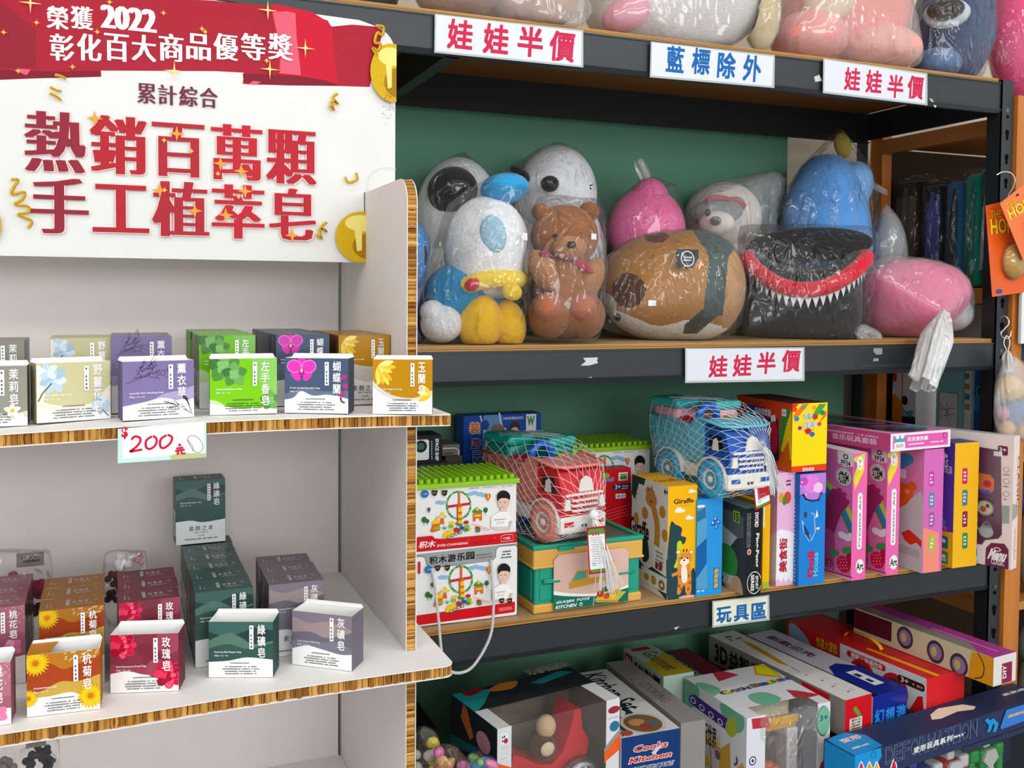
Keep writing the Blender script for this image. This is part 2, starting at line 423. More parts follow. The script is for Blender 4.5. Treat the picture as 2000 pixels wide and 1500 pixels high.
for li, (za, zb) in enumerate(LV+[(.30, .352)]):
    for nm, y, sg in (('front_beam', YF, 1), ('back_beam', YB, -1)):
        mb = MB(); y1 = y+.0025*sg if sg > 0 else y+.03
        if sg > 0:
            mb.box((-.687, y+.0028, za), (1.709, y+.0055, zb), BLK)
            mb.prism([(y-.0006, za+.004), (y+.004, za-.004), (y+.014, za-.004), (y+.014, za-.002), (y+.006, za+.006)], 'X', -.687, 1.709, BLK)
            mb.box((-.687, y+.001, zb-.003), (1.709, y+.006, zb), BLK)
        else: mb.box((-.687, y, za-.01), (1.709, y+.003, zb), BLK2); mb.box((-.687, y-.01, za-.012), (1.709, y+.003, za-.01), BLK2)
        mb.build(nm, rack)
    for nm, xa, xb in (('side_bar', 1.7115, 1.7145), ('crossbar', .498, .518), ('side_bar', -.69, -.687)):
        mb = MB(); mb.box((xa, YF+.006, za-.002), (xb if nm == 'side_bar' else xa+.003, YB, zb), BLK2); mb.box((xa, YF+.006, za-.004), (xb+.004, YB, za-.002), BLK)
        mb.build(nm, rack)
    mb = MB(); z = zb
    mb.box((-.684, YF+.0065, z), (1.706, YB+.03, z+.0085), PLY)
    mb.add([(-.684, YF+.0062, z+.0002), (1.706, YF+.0062, z+.0002), (1.706, YF+.0062, z+.0084), (-.684, YF+.0062, z+.0084)], [(0, 1, 2, 3)], PLYE)
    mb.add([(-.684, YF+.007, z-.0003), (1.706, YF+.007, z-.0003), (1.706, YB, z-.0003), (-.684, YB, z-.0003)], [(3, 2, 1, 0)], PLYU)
    f = Face(mb, (-.684, YF+.006, z), (2.39, 0, 0), (0, 0, .0085))
    f.rect(0, .36, 1, .46, M('#5a3a18', .8)); f.rect(0, .68, 1, .74, M('#6b481e', .8))
    mb.build('shelf_board', rack)
# worn tape marks on the beams
mb = MB(); f = Face(mb, (0, YF+.0026, 0), (2, 0, 0), (0, 0, 2), px=True, clip=False); TP = M('#c9ccca', .7); WT = M('#d5d8d8', .35)
f.poly([(1139, 699), (1168, 698), (1166, 704), (1168, 709), (1150, 714), (1134, 714), (1144, 706)], TP); f.poly([(1144, 738), (1156, 736), (1155, 742), (1142, 744)], TP)
f.poly([(1706, 680), (1723, 680), (1723, 692), (1712, 693), (1706, 687)], M('#8e9496', .7)); f.poly([(1706, 700), (1716, 700), (1716, 705), (1705, 706)], M('#8e9496', .7))
f.line([(1681, 679), (1681, 714), (1775, 713)], .0006, M('#59615f', .6)); f.line([(1681, 679), (1785, 677)], .0006, M('#59615f', .6))
f.poly([(1590, 150), (1600, 146), (1606, 158), (1592, 160)], TP); f.poly([(1815, 192), (1820, 193), (1829, 208), (1826, 211)], M('#c8bfa2', .7))
f.poly([(1316, 1226), (1327, 1223), (1320, 1230)], TP)
mb.build('tape_scraps', rack, kind='stuff')
def board_sign(name, label, px4, draw, paper='#d6dae3', y=YF-.004):
    c = [at(*p, Y=y) for p in px4]           # tl,tr,br,bl
    mb = MB(); pv = [(p.x, p.z) for p in c]
    mb.prism(pv, 'Y', y-.0006, y+.0006, M('#aeb4b4', .2, 'gloss'))
    x0 = min(p.x for p in c); x1 = max(p.x for p in c); z0 = min(p.z for p in c); z1 = max(p.z for p in c)
    f = Face(mb, (x0, y-.0006, z0), (x1-x0, 0, 0), (0, 0, z1-z0), px=True)
    (ax, ay), (bx, by), (cx, cy), (dx, dy) = px4
    f.poly([(ax+3, ay+2), (bx-3, by+3), (cx-4, cy-4), (dx+3, dy-4)], M(paper, .28, 'gloss'))
    draw(f); return mb.build(name, label=label, cat='sign', group='laminated signs on the rack beams')
CR = M('#c8284e', .5); BL = M('#1a63a8', .5)
def half(f, xs, sz, ys, col=CR, st='娃娃半價'):
    for ch, x, y in zip(st, xs, ys): f.text(ch, x-sz[0]/2, y+sz[1]/2, x+sz[0]/2, y-sz[1]/2, col, .035, slant=.08)
board_sign('shelf_sign', 'large white laminated sign with four red characters, leftmost on the top beam', ((849, 27), (1139, 59), (1139, 132), (848, 103)), lambda f: half(f, (899, 969, 1036, 1098), (50, 54), (68, 77, 82, 91)))
board_sign('shelf_sign', 'white laminated sign with four blue characters on the top beam', ((1271, 81), (1513, 108), (1512, 172), (1269, 151)), lambda f: half(f, (1319, 1369, 1419, 1469), (36, 48), (116, 120, 128, 134), BL, '藍標除外'))
board_sign('shelf_sign', 'white laminated sign with red characters, on the top beam beside the right post', ((1608, 114), (1811, 143), (1811, 206), (1607, 182)), lambda f: half(f, (1665, 1707, 1749, 1788), (32, 42), (155, 160, 169, 171)))
board_sign('shelf_sign', 'white laminated sign with red characters on the middle beam under the black bag', ((1338, 680), (1571, 678), (1571, 744), (1338, 748)), lambda f: half(f, (1403, 1450, 1497, 1545), (37, 44), (716, 714, 709, 705)))
def toy(f):
    for ch, x, y in zip('玩具區', (1414, 1448, 1482), (1201, 1197, 1193)): f.text(ch, x-15, y+18, x+15, y-18, BL, .045)
board_sign('shelf_sign', 'small cream sign with three blue characters on the lower beam', ((1391, 1174), (1502, 1162), (1503, 1211), (1391, 1226)), toy, '#e4e3cb')
# green boards closing the back of the rack
mb = MB(); mb.box((-.7, 1.892, 1.27), (1.505, 1.90, 1.80), GREEN); mb.build('backing_board', label='green painted backing board behind the bagged plush on the middle shelf', cat='board')
mb = MB(); mb.box((-.7, 1.892, .1), (1.69, 1.90, 1.21), GREEN); mb.build('backing_board', label='green painted backing board behind the toy boxes on the lower shelves', cat='board')

# ================================================================== HONEYCOMB CARDBOARD DISPLAY
CARD = M('#e0d8d3', .62); CARDW = M('#e9e7e5', .55)
HC = [M(c, .8) for c in ('#b07a34', '#c08d45', '#9a662a', '#cf9f58', '#8a5a26')]; CORE = M('#3a2410', .95); LINER = M('#d9b878', .7)
def board(nameparts, parent, outline, t, mp, runs, face=CARD, seed=1, warp=None):
    """honeycomb board: outline polygon (ccw) in its own plane, thickness t; mp(u,v,w) places it; runs = outline index ranges with open edge"""
    rg = random.Random(seed); wf = warp or (lambda p: p)
    n = len(outline); T = lambda u, v, w: wf(V(mp(u, v, w)))
    nor = []
    for i in range(n):
        a, b, c = outline[i-1], outline[i], outline[(i+1) % n]
        d1 = Vector((b[1]-a[1], a[0]-b[0])).normalized(); d2 = Vector((c[1]-b[1], b[0]-c[0])).normalized(); nor.append((d1+d2).normalized())
    mb = MB()
    def slab(w0, w1, inset, m):
        o = [(outline[i][0]-nor[i].x*inset, outline[i][1]-nor[i].y*inset) for i in range(n)]
        # split long straight spans so a warp can bend them
        P = []
        for i in range(n):
            a, b = o[i], o[(i+1) % n]; k = max(1, int(math.hypot(b[0]-a[0], b[1]-a[1])/.05)) if warp else 1
            P += [(a[0]+(b[0]-a[0])*q/k, a[1]+(b[1]-a[1])*q/k) for q in range(k)]
        N = len(P); vs = [T(u, v, w0) for u, v in P]+[T(u, v, w1) for u, v in P]
        bmx = bmesh.new(); bv = [bmx.verts.new(v) for v in vs]
        bmx.faces.new(bv[:N][::-1]); bmx.faces.new(bv[N:])
        for i in range(N): bmx.faces.new((bv[i], bv[(i+1) % N], bv[N+(i+1) % N], bv[N+i]))
        bmesh.ops.triangulate(bmx, faces=bmx.faces[:]); bmesh.ops.recalc_face_normals(bmx, faces=bmx.faces[:]); mb.bm(bmx, m, False)
    slab(0, .0009, 0, face); slab(t-.0009, t, 0, face); slab(.0009, t-.0009, .004, CORE)
    o = mb.build(nameparts[0], parent)
    hb = MB()
    for (i0, i1) in runs:
        pts = [(outline[i % n], nor[i % n]) for i in range(i0, i1+1)]
        for (a, na), (b, nb) in zip(pts[:-1], pts[1:]):
            L = math.hypot(b[0]-a[0], b[1]-a[1]); s = 0
            while s < L-1e-6:
                p = min(rg.choice((.0032, .0045, .0055, .0062, .007)), L-s); lean = rg.uniform(-.0008, .0008); bul = rg.uniform(.0012, .0034); base = -rg.uniform(.0022, .0048)
                m = rg.choice(HC); vs = []; K = 5
                for k in range(K+1):
                    q = k/K; tt = (s+p*q)/L; nn = na.lerp(nb, tt); bb = base+bul*math.sin(math.pi*q)**.7
                    for w, ln in ((.0009, 0), (t*.5, lean), (t-.0009, lean*.3)):
                        dx, dy = (b[0]-a[0])/L, (b[1]-a[1])/L
                        vs.append(T(a[0]+dx*(s+p*q+ln)+nn.x*bb, a[1]+dy*(s+p*q+ln)+nn.y*bb, w))
                fs = []
                for k in range(K):
                    for r in (0, 1): fs.append((k*3+r, (k+1)*3+r, (k+1)*3+r+1, k*3+r+1))
                hb.add(vs, fs, m, True)
                # torn paper wall between two cells
                if rg.random() < .8:
                    c0 = (a[0]+(b[0]-a[0])*(s+p)/L, a[1]+(b[1]-a[1])*(s+p)/L); nn = na.lerp(nb, (s+p)/L); e = rg.uniform(-.0012, -.0002); dx, dy = (b[0]-a[0])/L*.00025, (b[1]-a[1])/L*.00025
                    hb.add([T(c0[0]+q*dx+nn.x*dd, c0[1]+q*dy+nn.y*dd, w) for q in (0, 1) for dd in (-.004, e) for w in (.0009, t-.0009)], [(0, 1, 3, 2), (4, 6, 7, 5), (2, 3, 7, 6)], LINER if rg.random() < .6 else HC[1])
                s += p
    if runs: hb.build(nameparts[1], o)
    return o
display = thing('cardboard_display', 'white honeycomb cardboard display stand with brown cut edges holding small soap boxes', 'display stand', (.0, 1.17, 0))
Z1, Z2, Z3 = 1.2205, .9548, .690
XR = .2965; YBK = 1.333
arc = lambda cx, cy, r, a0, a1, k=8: [(cx+r*math.cos(math.radians(a0+(a1-a0)*i/k)), cy+r*math.sin(math.radians(a0+(a1-a0)*i/k))) for i in range(k+1)]
# side panels, (y,z) outline seen from +X, front top corner rounded
for nm, x, sd in (('right', XR, 3), ('left', -.43, 4)):
    top = arc(1.007+.03, 1.4785-.03, .03, 90, 180)
    out = [(1.007, .25), (1.345, .25), (1.345, 1.4785)]+top
    board(('side_panel', 'honeycomb_edge'), display, out, .012, lambda u, v, w, x=x: (x+w, u, v), [(2, len(out))], seed=sd)
mb = MB(); mb.box((-.4175, YBK, .25), (XR-.004, YBK+.01, 1.47), CARD); mb.build('back_panel', display)
def shelf_outline(xr, yf, r):
    fr = [(-.44, yf(-.44)), (-.3, yf(-.3)), (-.2, yf(-.2)), (-.1, yf(-.1)), (0, yf(0)), (.1, yf(.1)), (.2, yf(.2)), (xr-r, yf(xr-r))]
    y0 = yf(xr-r)
    return fr+arc(xr-r, y0+r, r, -90, 0, 6)[1:]+[(xr, 1.09), (XR-.0005, 1.12), (XR-.0005, YBK-.0005), (-.4175, YBK-.0005), (-.4175, 1.12), (-.44, 1.12)]
def yf2(x): return .953-1.2*(x-.22)**2*.12 if x > -.1 else .945
def yf1(x): return .975
def sag1(p):
    u = (p.x+.105)/.44; p.z += .004*math.sin(math.pi*max(0, min(1, u*.93)))-.0007; return p
o2 = shelf_outline(.335, yf2, .012); o1 = shelf_outline(.338, yf1, .005)
board(('shelf_board', 'honeycomb_edge'), display, o1, .0125, lambda u, v, w: (u, v, Z1-.0125+w), [(0, 14)], CARDW, 11, sag1)
board(('shelf_board', 'honeycomb_edge'), display, o2, .0125, lambda u, v, w: (u, v, Z2-.0125+w), [(0, 14)], CARDW, 12)
board(('shelf_board', 'honeycomb_edge'), display, o2, .0125, lambda u, v, w: (u, v, Z3-.0125+w), [(0, 14)], CARDW, 13)
def zsh1(x): return max(sag1(V(x+d, 1.1, Z1)).z for d in (-.036, 0, .036))
# ------------------------------------------------------------------ printed header board
YS = 1.196
sg_out = [(-.43, 1.390), (XR-.001, 1.390), (XR-.001, 1.4790), (.336, 1.4790), (.336, 1.652)]+[(p[0], p[1]) for p in arc(.336-.034, 1.692-.036, .034, 0, 82, 7)]+[(.289, 1.694), (.112, 1.698), (-.114, 1.7057), (-.43, 1.716)]
mb = MB(); bmx = bmesh.new(); N = len(sg_out)
va = [bmx.verts.new((x, YS, z)) for x, z in sg_out]; vb = [bmx.verts.new((x, YS+.006, z)) for x, z in sg_out]
bmx.faces.new(va); bmx.faces.new(vb[::-1])
for i in range(N): bmx.faces.new((va[i], vb[i], vb[(i+1) % N], va[(i+1) % N]))
bmesh.ops.triangulate(bmx, faces=bmx.faces[:]); bmesh.ops.recalc_face_normals(bmx, faces=bmx.faces[:]); mb.bm(bmx, M('#dcdcd9', .4), False)
f = Face(mb, (-.43, YS, 1.390), (.766, 0, 0), (0, 0, .326), px=True)
RD, RB, RK, RP = M('#a31a30', .4), M('#c2122f', .4), M('#7d1527', .4), M('#d8596d', .4); GO, GOD, GOL = M('#c9a20e', .35), M('#9c7206', .35), M('#e8d67a', .35)
SPK = M('#ffd98a', .4); SPO = M('#e39a3a', .4); WHT = M('#f4f2ee', .45)
f.poly([(-330, 165), (0, 156), (75, 153), (130, 152), (198, 150), (197, 138), (420, 139), (476, 142), (474, 164), (560, 167), (660, 168), (722, 170), (748, 60), (735, 52), (688, 48), (647, 52), (640, 40), (560, 15), (416, 1), (-330, -30)], RD)
f.poly([(0, 156), (75, 153), (198, 150), (197, 138), (120, 140), (0, 136)], RK)
f.poly([(474, 144), (476, 160), (484, 165), (600, 167), (660, 168), (655, 150)], RK)
f.poly([(28, 138), (52, 147), (60, 136), (40, 134)], RP); f.poly([(484, 165), (500, 166), (510, 160), (495, 158)], RP)
f.poly([(530, 8), (560, 12), (610, 24), (636, 40), (648, 52), (650, 90), (660, 165), (630, 156), (580, 148), (545, 145), (540, 80)], RB)
f.poly([(532, 24), (560, 22), (577, 26), (579, 70), (588, 147), (546, 143), (548, 110), (540, 60)], RP)
f.poly([(-330, 150), (0, 132), (70, 132), (70, 60), (0, 0), (-330, -20)], M('#8f1a2c', .4))
for ch, x0, x1 in (('榮', 91, 134), ('獲', 138, 182)): f.text(ch, x0, 55, x1, 15, WHT, sf=.034)
f.text('2022', 196, 54, 306, 20, WHT, sf=.03)
for i, ch in enumerate('彰化百大商品優等獎'):
    x = 97+i*53.3; f.text(ch, x, 117+i*.2-(i > 4)*3, x+48, 69+(i == 3)*2, WHT, sf=.034)
MR = M('#6d2b3a', .45)
for ch, x0, x1 in (('累', 268, 304), ('計', 309, 345), ('綜', 350, 386), ('合', 390, 425)): f.text(ch, x0, 201+(x0-268)*.07, x1, 165+(x0-268)*.07, MR, sf=.03)
REDS = [M(c, .4) for c in ('#8c2334', '#ad1f2c', '#a82430', '#b8202e', '#b01f2d')]
PINK = M('#eec9c2', .5)
for row, (st, bx) in enumerate((('熱銷百萬顆', ((48, 334, 167, 223), (176, 338, 287, 231), (297, 343, 399, 245), (412, 350, 512, 248), (519, 358, 618, 259))), ('手工植萃皂', ((58, 455, 173, 351), (181, 453, 291, 364), (297, 461, 408, 358), (413, 465, 516, 364), (525, 468, 616, 371))))):
    for ch, b, m in zip(st, bx, REDS):
        f.text(ch, b[0]-1.5, b[1]+1.5, b[2]+2, b[3]-1.5, PINK, sf=.06); f.text(ch, *b, m, sf=.042)
for x, y, w, h in ((185, 232, 22, 14), (345, 262, 10, 16), (430, 320, 16, 22), (470, 335, 16, 10), (478, 374, 12, 16), (440, 420, 14, 8), (312, 372, 10, 14), (380, 412, 8, 10), (570, 460, 12, 6)): f.star(x, y, .009, SPO, 4, .3)
for x, y in ((319, 27), (394, 58), (190, 64), (142, 132), (520, 120), (214, 6), (72, 46), (36, 140), (8, 65), (596, 95), (525, 136), (400, 64), (320, 275), (373, 296), (425, 340), (321, 372), (465, 385)): f.ell(x, y, 3.2, 3.2, SPK, n=10); f.star(x, y, .0042, SPO, 4, .2)
for x, y in ((522, 22), (595, 96), (526, 137), (60, 8), (340, 140)): f.star(x, y, .012, SPK, 4, .12)
# balloons
def balloon(cx, cy, rx, ry, rim=True):
    f.ell(cx, cy, rx, ry, GO, n=36); f.ell(cx+rx*.25, cy+ry*.35, rx*.62, ry*.5, GOD, n=24); f.ell(cx-rx*.05, cy-ry*.55, rx*.6, ry*.32, GOL, n=20)
    f.poly([(cx-rx*.3, cy-ry*.3), (cx-rx*.02, cy-ry*.42), (cx-rx*.02, cy+ry*.5), (cx-rx*.2, cy+ry*.55)], GOL)
balloon(764, 144, 42, 57); balloon(706, 464, 52, 50); balloon(-14, 440, 18, 30)
for k, w in ((1, .0008),): f.line([(716, 377), (718, 350), (732, 334), (752, 328), (771, 332)], .0008, M('#c9cac8', .3), 4)
# confetti streamers
def curl(pts): f.line(pts, .0032, GO, 5); f.line([(x+2, y+1.5) for x, y in pts], .0012, GOD, 5)
curl([(732, 52), (747, 55), (744, 70), (735, 66), (730, 84), (741, 88), (736, 100), (726, 96), (734, 110)]); curl([(22, 352), (36, 352), (28, 366), (24, 380), (48, 376), (44, 390), (30, 400), (55, 404), (56, 415), (36, 420), (62, 432), (55, 446)])
curl([(657, 184), (648, 192), (658, 204), (645, 200), (650, 216), (641, 208)]); curl([(636, 434), (626, 444), (636, 452), (622, 448), (626, 466), (616, 458)])
curl([(672, 346), (676, 356), (686, 356), (695, 350), (693, 338)]); curl([(108, 148), (122, 152), (128, 156)]); curl([(98, 172), (110, 178), (120, 180)]); curl([(97, 184), (110, 190), (119, 197)])
for k in range(40): f.ell(752+random.gauss(4, 7), 205+random.gauss(0, 22), .9, .9, RK, n=5)
mb.build('header_sign', display)
# price card
mb = MB(); yl = .9685; c = [at(*p, Y=yl) for p in ((230, 838), (403, 822), (403, 893), (230, 905))]
mb.prism([(p.x, p.z) for p in c], 'Y', yl, yl+.0012, M('#bfe3dc', .3, 'gloss'))
x0 = min(p.x for p in c); x1 = max(p.x for p in c); z0 = min(p.z for p in c); z1 = max(p.z for p in c)
f = Face(mb, (x0, yl, z0), (x1-x0, 0, 0), (0, 0, z1-z0), px=True)
f.poly([(237, 838), (398, 823), (398, 885), (240, 896)], M('#f1f3f2', .3, 'gloss'))
f.poly([(332, 890), (352, 884), (403, 886), (403, 893), (335, 898)], M('#b9c08a', .4)); PR = M('#c9143a', .5)
f.text('$', 237, 858, 250, 833, PR, .04)
f.line([(257, 859), (262, 853), (272, 854), (274, 862), (266, 873), (254, 882), (266, 880), (278, 878)], .0022, PR, 5)
f.line([(297, 852), (286, 860), (285, 872), (292, 877), (303, 870), (306, 858), (299, 851)], .0022, PR, 5); f.line([(325, 850), (314, 858), (313, 871), (320, 875), (332, 866), (336, 854), (327, 849)], .0022, PR, 5)
f.line([(344, 876), (358, 874)], .002, PR); f.line([(342, 881), (361, 878)], .002, PR); f.line([(348, 880), (347, 888)], .002, PR); f.line([(354, 879), (355, 886), (362, 885)], .002, PR); f.ell(351, 869, 3, 3, PR, n=10)
GL = M('#6d7374', .6)
f.line([(366, 858), (372, 851), (384, 853), (394, 864), (396, 876), (388, 884), (378, 880), (370, 868)], .0005, GL, 4, True); f.line([(366, 858), (376, 872), (378, 882)], .0005, GL, 4)
mb.build('price_card', label='pale green card reading $200 taped under the upper display shelf', cat='price card')
# ================================================================== SOAP BOXES
INK = M('#3a3d40', .6); WT_ = M('#f1f0ef', .5); SIDE = M('#8d8880', .6)
WRAP = film('cellophane_wrap', .12, .02, 18, .06)
def leaf(f, x, y, L, w, rot, m):
    P = []
    for k in range(13):
        t = k/12; P.append((t*L, w*math.sin(math.pi*t)**.8))
    P += [(a, -b) for a, b in P[::-1]]; r = math.radians(rot)
    f.raw([(x+(a*math.cos(r)-b*math.sin(r)), y+(a*math.sin(r)+b*math.cos(r))*f.w/f.h) for a, b in P], m)
def daisy(f, x, y, r):
    for ring, (rr, m, n) in enumerate(((r, M('#e3b40c', .5), 22), (r*.78, M('#f2cc1a', .5), 18), (r*.5, M('#e7a90e', .5), 14))):
        for k in range(n): leaf(f, x, y, rr, rr*.11, 360*k/n+ring*9, m); f.L -= .93
        f.L += 1
    f.ell(x, y, r*.22, r*.22, M('#c47a10', .5), n=12)
def rose(f, x, y, r, c=('#c9143e', '#e5345c', '#a80d30', '#f05a78')):
    rg = random.Random(int(x*100+r*999))
    for ring, (q, n, pr) in enumerate(((.72, 8, .42), (.48, 7, .36), (.26, 5, .3))):
        for k in range(n):
            a = 2*math.pi*k/n+ring*.5; cx, cy = x+r*q*math.cos(a), y+r*q*math.sin(a)*f.w/f.h
            f.ell(cx, cy, r*pr, r*pr*.8, M(c[(k+ring) % 3], .5), rot=math.degrees(a), n=14); f.L -= .8
            f.ell(cx+r*.04*math.cos(a), cy+r*.04*math.sin(a), r*pr*.78, r*pr*.6, M(c[(k+ring+1) % 4], .5), rot=math.degrees(a), n=12); f.L -= .8
        f.L += 1
    f.ell(x, y, r*.16, r*.16, M(c[2], .5), n=10)
def orchid(f, x, y, r):
    P1, P2, P3 = M('#e23ab6', .5), M('#f07fd2', .5), M('#c0188f', .5)
    f.ell(x, y+r*.55*f.w/f.h, r*.3, r*.5, P1); f.ell(x-r*.45, y-r*.45*f.w/f.h, r*.28, r*.48, P1, 35); f.ell(x+r*.45, y-r*.45*f.w/f.h, r*.28, r*.48, P1, -35)
    f.ell(x-r*.55, y+.05, r*.56, r*.5, P2, -10); f.ell(x+r*.55, y+.05, r*.56, r*.5, P2, 10); f.ell(x-r*.55, y+.05, r*.48, r*.42, P1, -10); f.ell(x+r*.55, y+.05, r*.48, r*.42, P1, 10)
    f.ell(x, y-r*.2*f.w/f.h, r*.2, r*.32, P3); f.ell(x, y-r*.1, r*.1, r*.16, M('#f2c0a0', .5))
def petals(f, x, y, r, cols, n=6, a0=0, w=.2, arc_=360):
    for k in range(n): leaf(f, x, y, r*(1-.12*(k % 2)), r*w, a0+arc_*k/n, M(cols[k % len(cols)], .5)); f.L -= .6
    f.L += 1
def sprig(f, x, y, L, rot, m, seed=1):
    rg = random.Random(seed); r = math.radians(rot)
    for b in range(7):
        t0 = .25+.1*b; a = r+rg.uniform(-.7, .7); bx, by = x+L*t0*math.cos(r), y+L*t0*math.sin(r)*f.w/f.h; l = L*.42
        f.line([(bx, by), (bx+l*math.cos(a), by+l*math.sin(a)*f.w/f.h)], .0004, m); f.L -= .9
        for k in range(9):
            q = .3+.75*k/9; f.ell(bx+l*q*math.cos(a)+rg.gauss(0, L*.03), by+(l*q*math.sin(a)+rg.gauss(0, L*.03))*f.w/f.h, L*.02, L*.014, m, rg.uniform(0, 180), 7); f.L -= .95
    f.line([(x, y), (x+L*math.cos(r), y+L*math.sin(r)*f.w/f.h)], .0006, m); f.L += 1
def leaves(f, x, y, r):
    for k in range(5): leaf(f, x, y, r, r*.38, 20+72*k, M(('#4f8a3e', '#6da557', '#3f7433')[k % 3], .5)); f.L -= .4
    for k in range(4): leaf(f, x, y, r*.45, r*.2, 50+90*k, M('#7fb768', .5)); f.L -= .4
    f.L += 1
def wave(f, pts, m):
    P = smooth(pts, 6); f.raw([(0, -.001)]+[(max(0, min(1, x)), y) for x, y in P]+[(1, -.001)], m)
def art(f, k, tall):
    """one soap's print in u,v; tall cartons keep a plain band below for the maker's name"""
    Y = (lambda y: .36+y*.64) if tall else (lambda y: y)
    C = SOAP[k]; f.rect(0, 0, 1, 1, M(C['c'][0], .5))
    for pts, col in C.get('waves', ()): wave(f, [(x, Y(y)) for x, y in pts], M(col, .5))
    if tall:
        f.rect(0, 0, 1, .30, WT_); wave(f, [(0, .36), (.3, .37), (.55, .33), (1, .36)], WT_)
    else: wave(f, C.get('white', [(0, .3), (.3, .36), (.6, .3), (1, .26)]), WT_)
    C['draw'](f, Y, tall)
    t = C['t']; top = .95; ch = .205 if not tall else .125
    f.column(t, .76, top, .885, top-ch*len(t), WT_, .02, .12)
    f.rect(.635, top-.015, .70, top-.44*(.64 if tall else 1), WT_); f.ticks(.652, top-.03, .683, top-.43*(.64 if tall else 1), INK, 6, .55)
    f.text(C['en'], .09, Y(.435), .09+.0175*len(C['en']), Y(.475), WT_, .012); f.text('60g / 2.1 oz', .09, Y(.375), .30, Y(.41), WT_, .01)
    if tall:
        for i, q in enumerate('素顏之本'): f.text(q, .26+.13*i, .20, .36+.13*i, .28, INK, 0)
        f.ticks(.35, .165, .68, .185, INK); f.ticks(.42, .115, .6, .135, INK); f.ticks(.15, .06, .88, .09, INK)
    else: f.ticks(.3, .245, .68, .28, INK); f.ticks(.2, .05, .8, .22, INK, 4, .5)
def d_jas(f, Y, t):
    f.ell(.1, Y(.42), .28, .18, M('#cfcec4', .5)); petals(f, .8, Y(.26), .12, ('#f4f1e4', '#e6e2cf'), 5, 20, .3); petals(f, .9, Y(.12), .1, ('#f4f1e4',), 5, 0, .3); f.ell(.8, Y(.26), .03, .03, M('#e2b23a'), n=8)
def d_gin(f, Y, t):
    f.ell(.02, Y(.62), .1, .3, M('#ece6d4', .5)); petals(f, .22, Y(.72), .22, ('#b9cfe0', '#cfdfea', '#a3bfd4'), 7, -60, .28); petals(f, .14, Y(.86), .16, ('#d5e3ec', '#bcd2e0'), 5, 30, .3)
    f.line([(.2, Y(.66)), (.08, Y(.5)), (.02, Y(.36))], .0012, M('#57684f')); petals(f, .86, Y(.25), .16, ('#b9cfe0', '#d5e3ec', '#9dbad0'), 7, 10, .26); f.line([(.86, Y(.2)), (.97, Y(.05))], .0009, M('#57684f'))
def d_lav(f, Y, t):
    sprig(f, .02, Y(.6), .55, 38, M('#3d3058'), 3); sprig(f, .05, Y(.62), .5, 22, M('#4b4258'), 5)
    if not t: sprig(f, .98, Y(.06), .36, 150, M('#2b2a33'), 8); sprig(f, .96, Y(.1), .26, 110, M('#2b2a33'), 9)
def d_pat(f, Y, t):
    f.poly([(.62, 1), (1, 1), (1, Y(.25)), (.85, Y(.4)), (.72, Y(.62)), (.68, Y(.85))], M('#86c45a', .5), 3); leaves(f, .2, Y(.86), .26); leaves(f, .36, Y(.72), .2)
    if not t: leaves(f, .9, .24, .16)
def d_orc(f, Y, t):
    orchid(f, .27, Y(.8), .21)
    if not t:
        for x, y in ((.93, .66), (.96, .5), (.9, .36)): f.ell(x, y, .05, .04, M('#b33a80'), 20); f.L -= .5
        f.line([(.88, .3), (.9, .22), (.95, .2)], .0016, M('#3a3440'), 3)
def d_mag(f, Y, t):
    petals(f, .1, Y(.9), .3, ('#f6d75a', '#f2c22e', '#f9e48a'), 6, -95, .15, 130); petals(f, .16, Y(.78), .26, ('#f6d75a', '#e9b52a'), 4, -110, .16, 90)
    if not t: petals(f, .98, .34, .24, ('#f6d75a', '#f2c22e', '#f9e48a'), 5, 130, .16, 90)
def d_pea(f, Y, t):
    rg = random.Random(4)
    for k in range(70): f.ell(rg.uniform(.35, 1), Y(rg.uniform(.62, 1)), .012, .008, M('#e3b4be'), rg.uniform(0, 90), 6); f.L -= .97
    f.L += 1; petals(f, .25, Y(.3), .16, ('#e08fae', '#efaec4'), 5, 15, .4); petals(f, .8, Y(.18), .17, ('#e57ba4', '#f0a3bd'), 5, 40, .42); f.ell(.8, Y(.18), .03, .03, M('#b03464'), n=8)
def d_chr(f, Y, t):
    rg = random.Random(5)
    for k in range(24): leaf(f, .5+rg.random()*.45, Y(.84+rg.random()*.14), .05, .008, 25, M('#e8cda0')); f.L -= .9
    f.L += 1; daisy(f, .12, Y(.86), .2)
    if not t: daisy(f, .02, .3, .14); daisy(f, .87, .24, .2)
def d_ros(f, Y, t):
    for x, y, r in ((.62, .55, .14), (.5, .72, .12), (.68, .4, .16), (.85, .85, .2)): f.ell(x, Y(y), r, r*.9, M(('#a04458', '#7d2b3c')[int(y*10) % 2], .5)); f.L -= .5
    rose(f, .18, Y(.82), .19)
    if not t: rose(f, .86, .3, .2)
def d_non(f, Y, t): pass
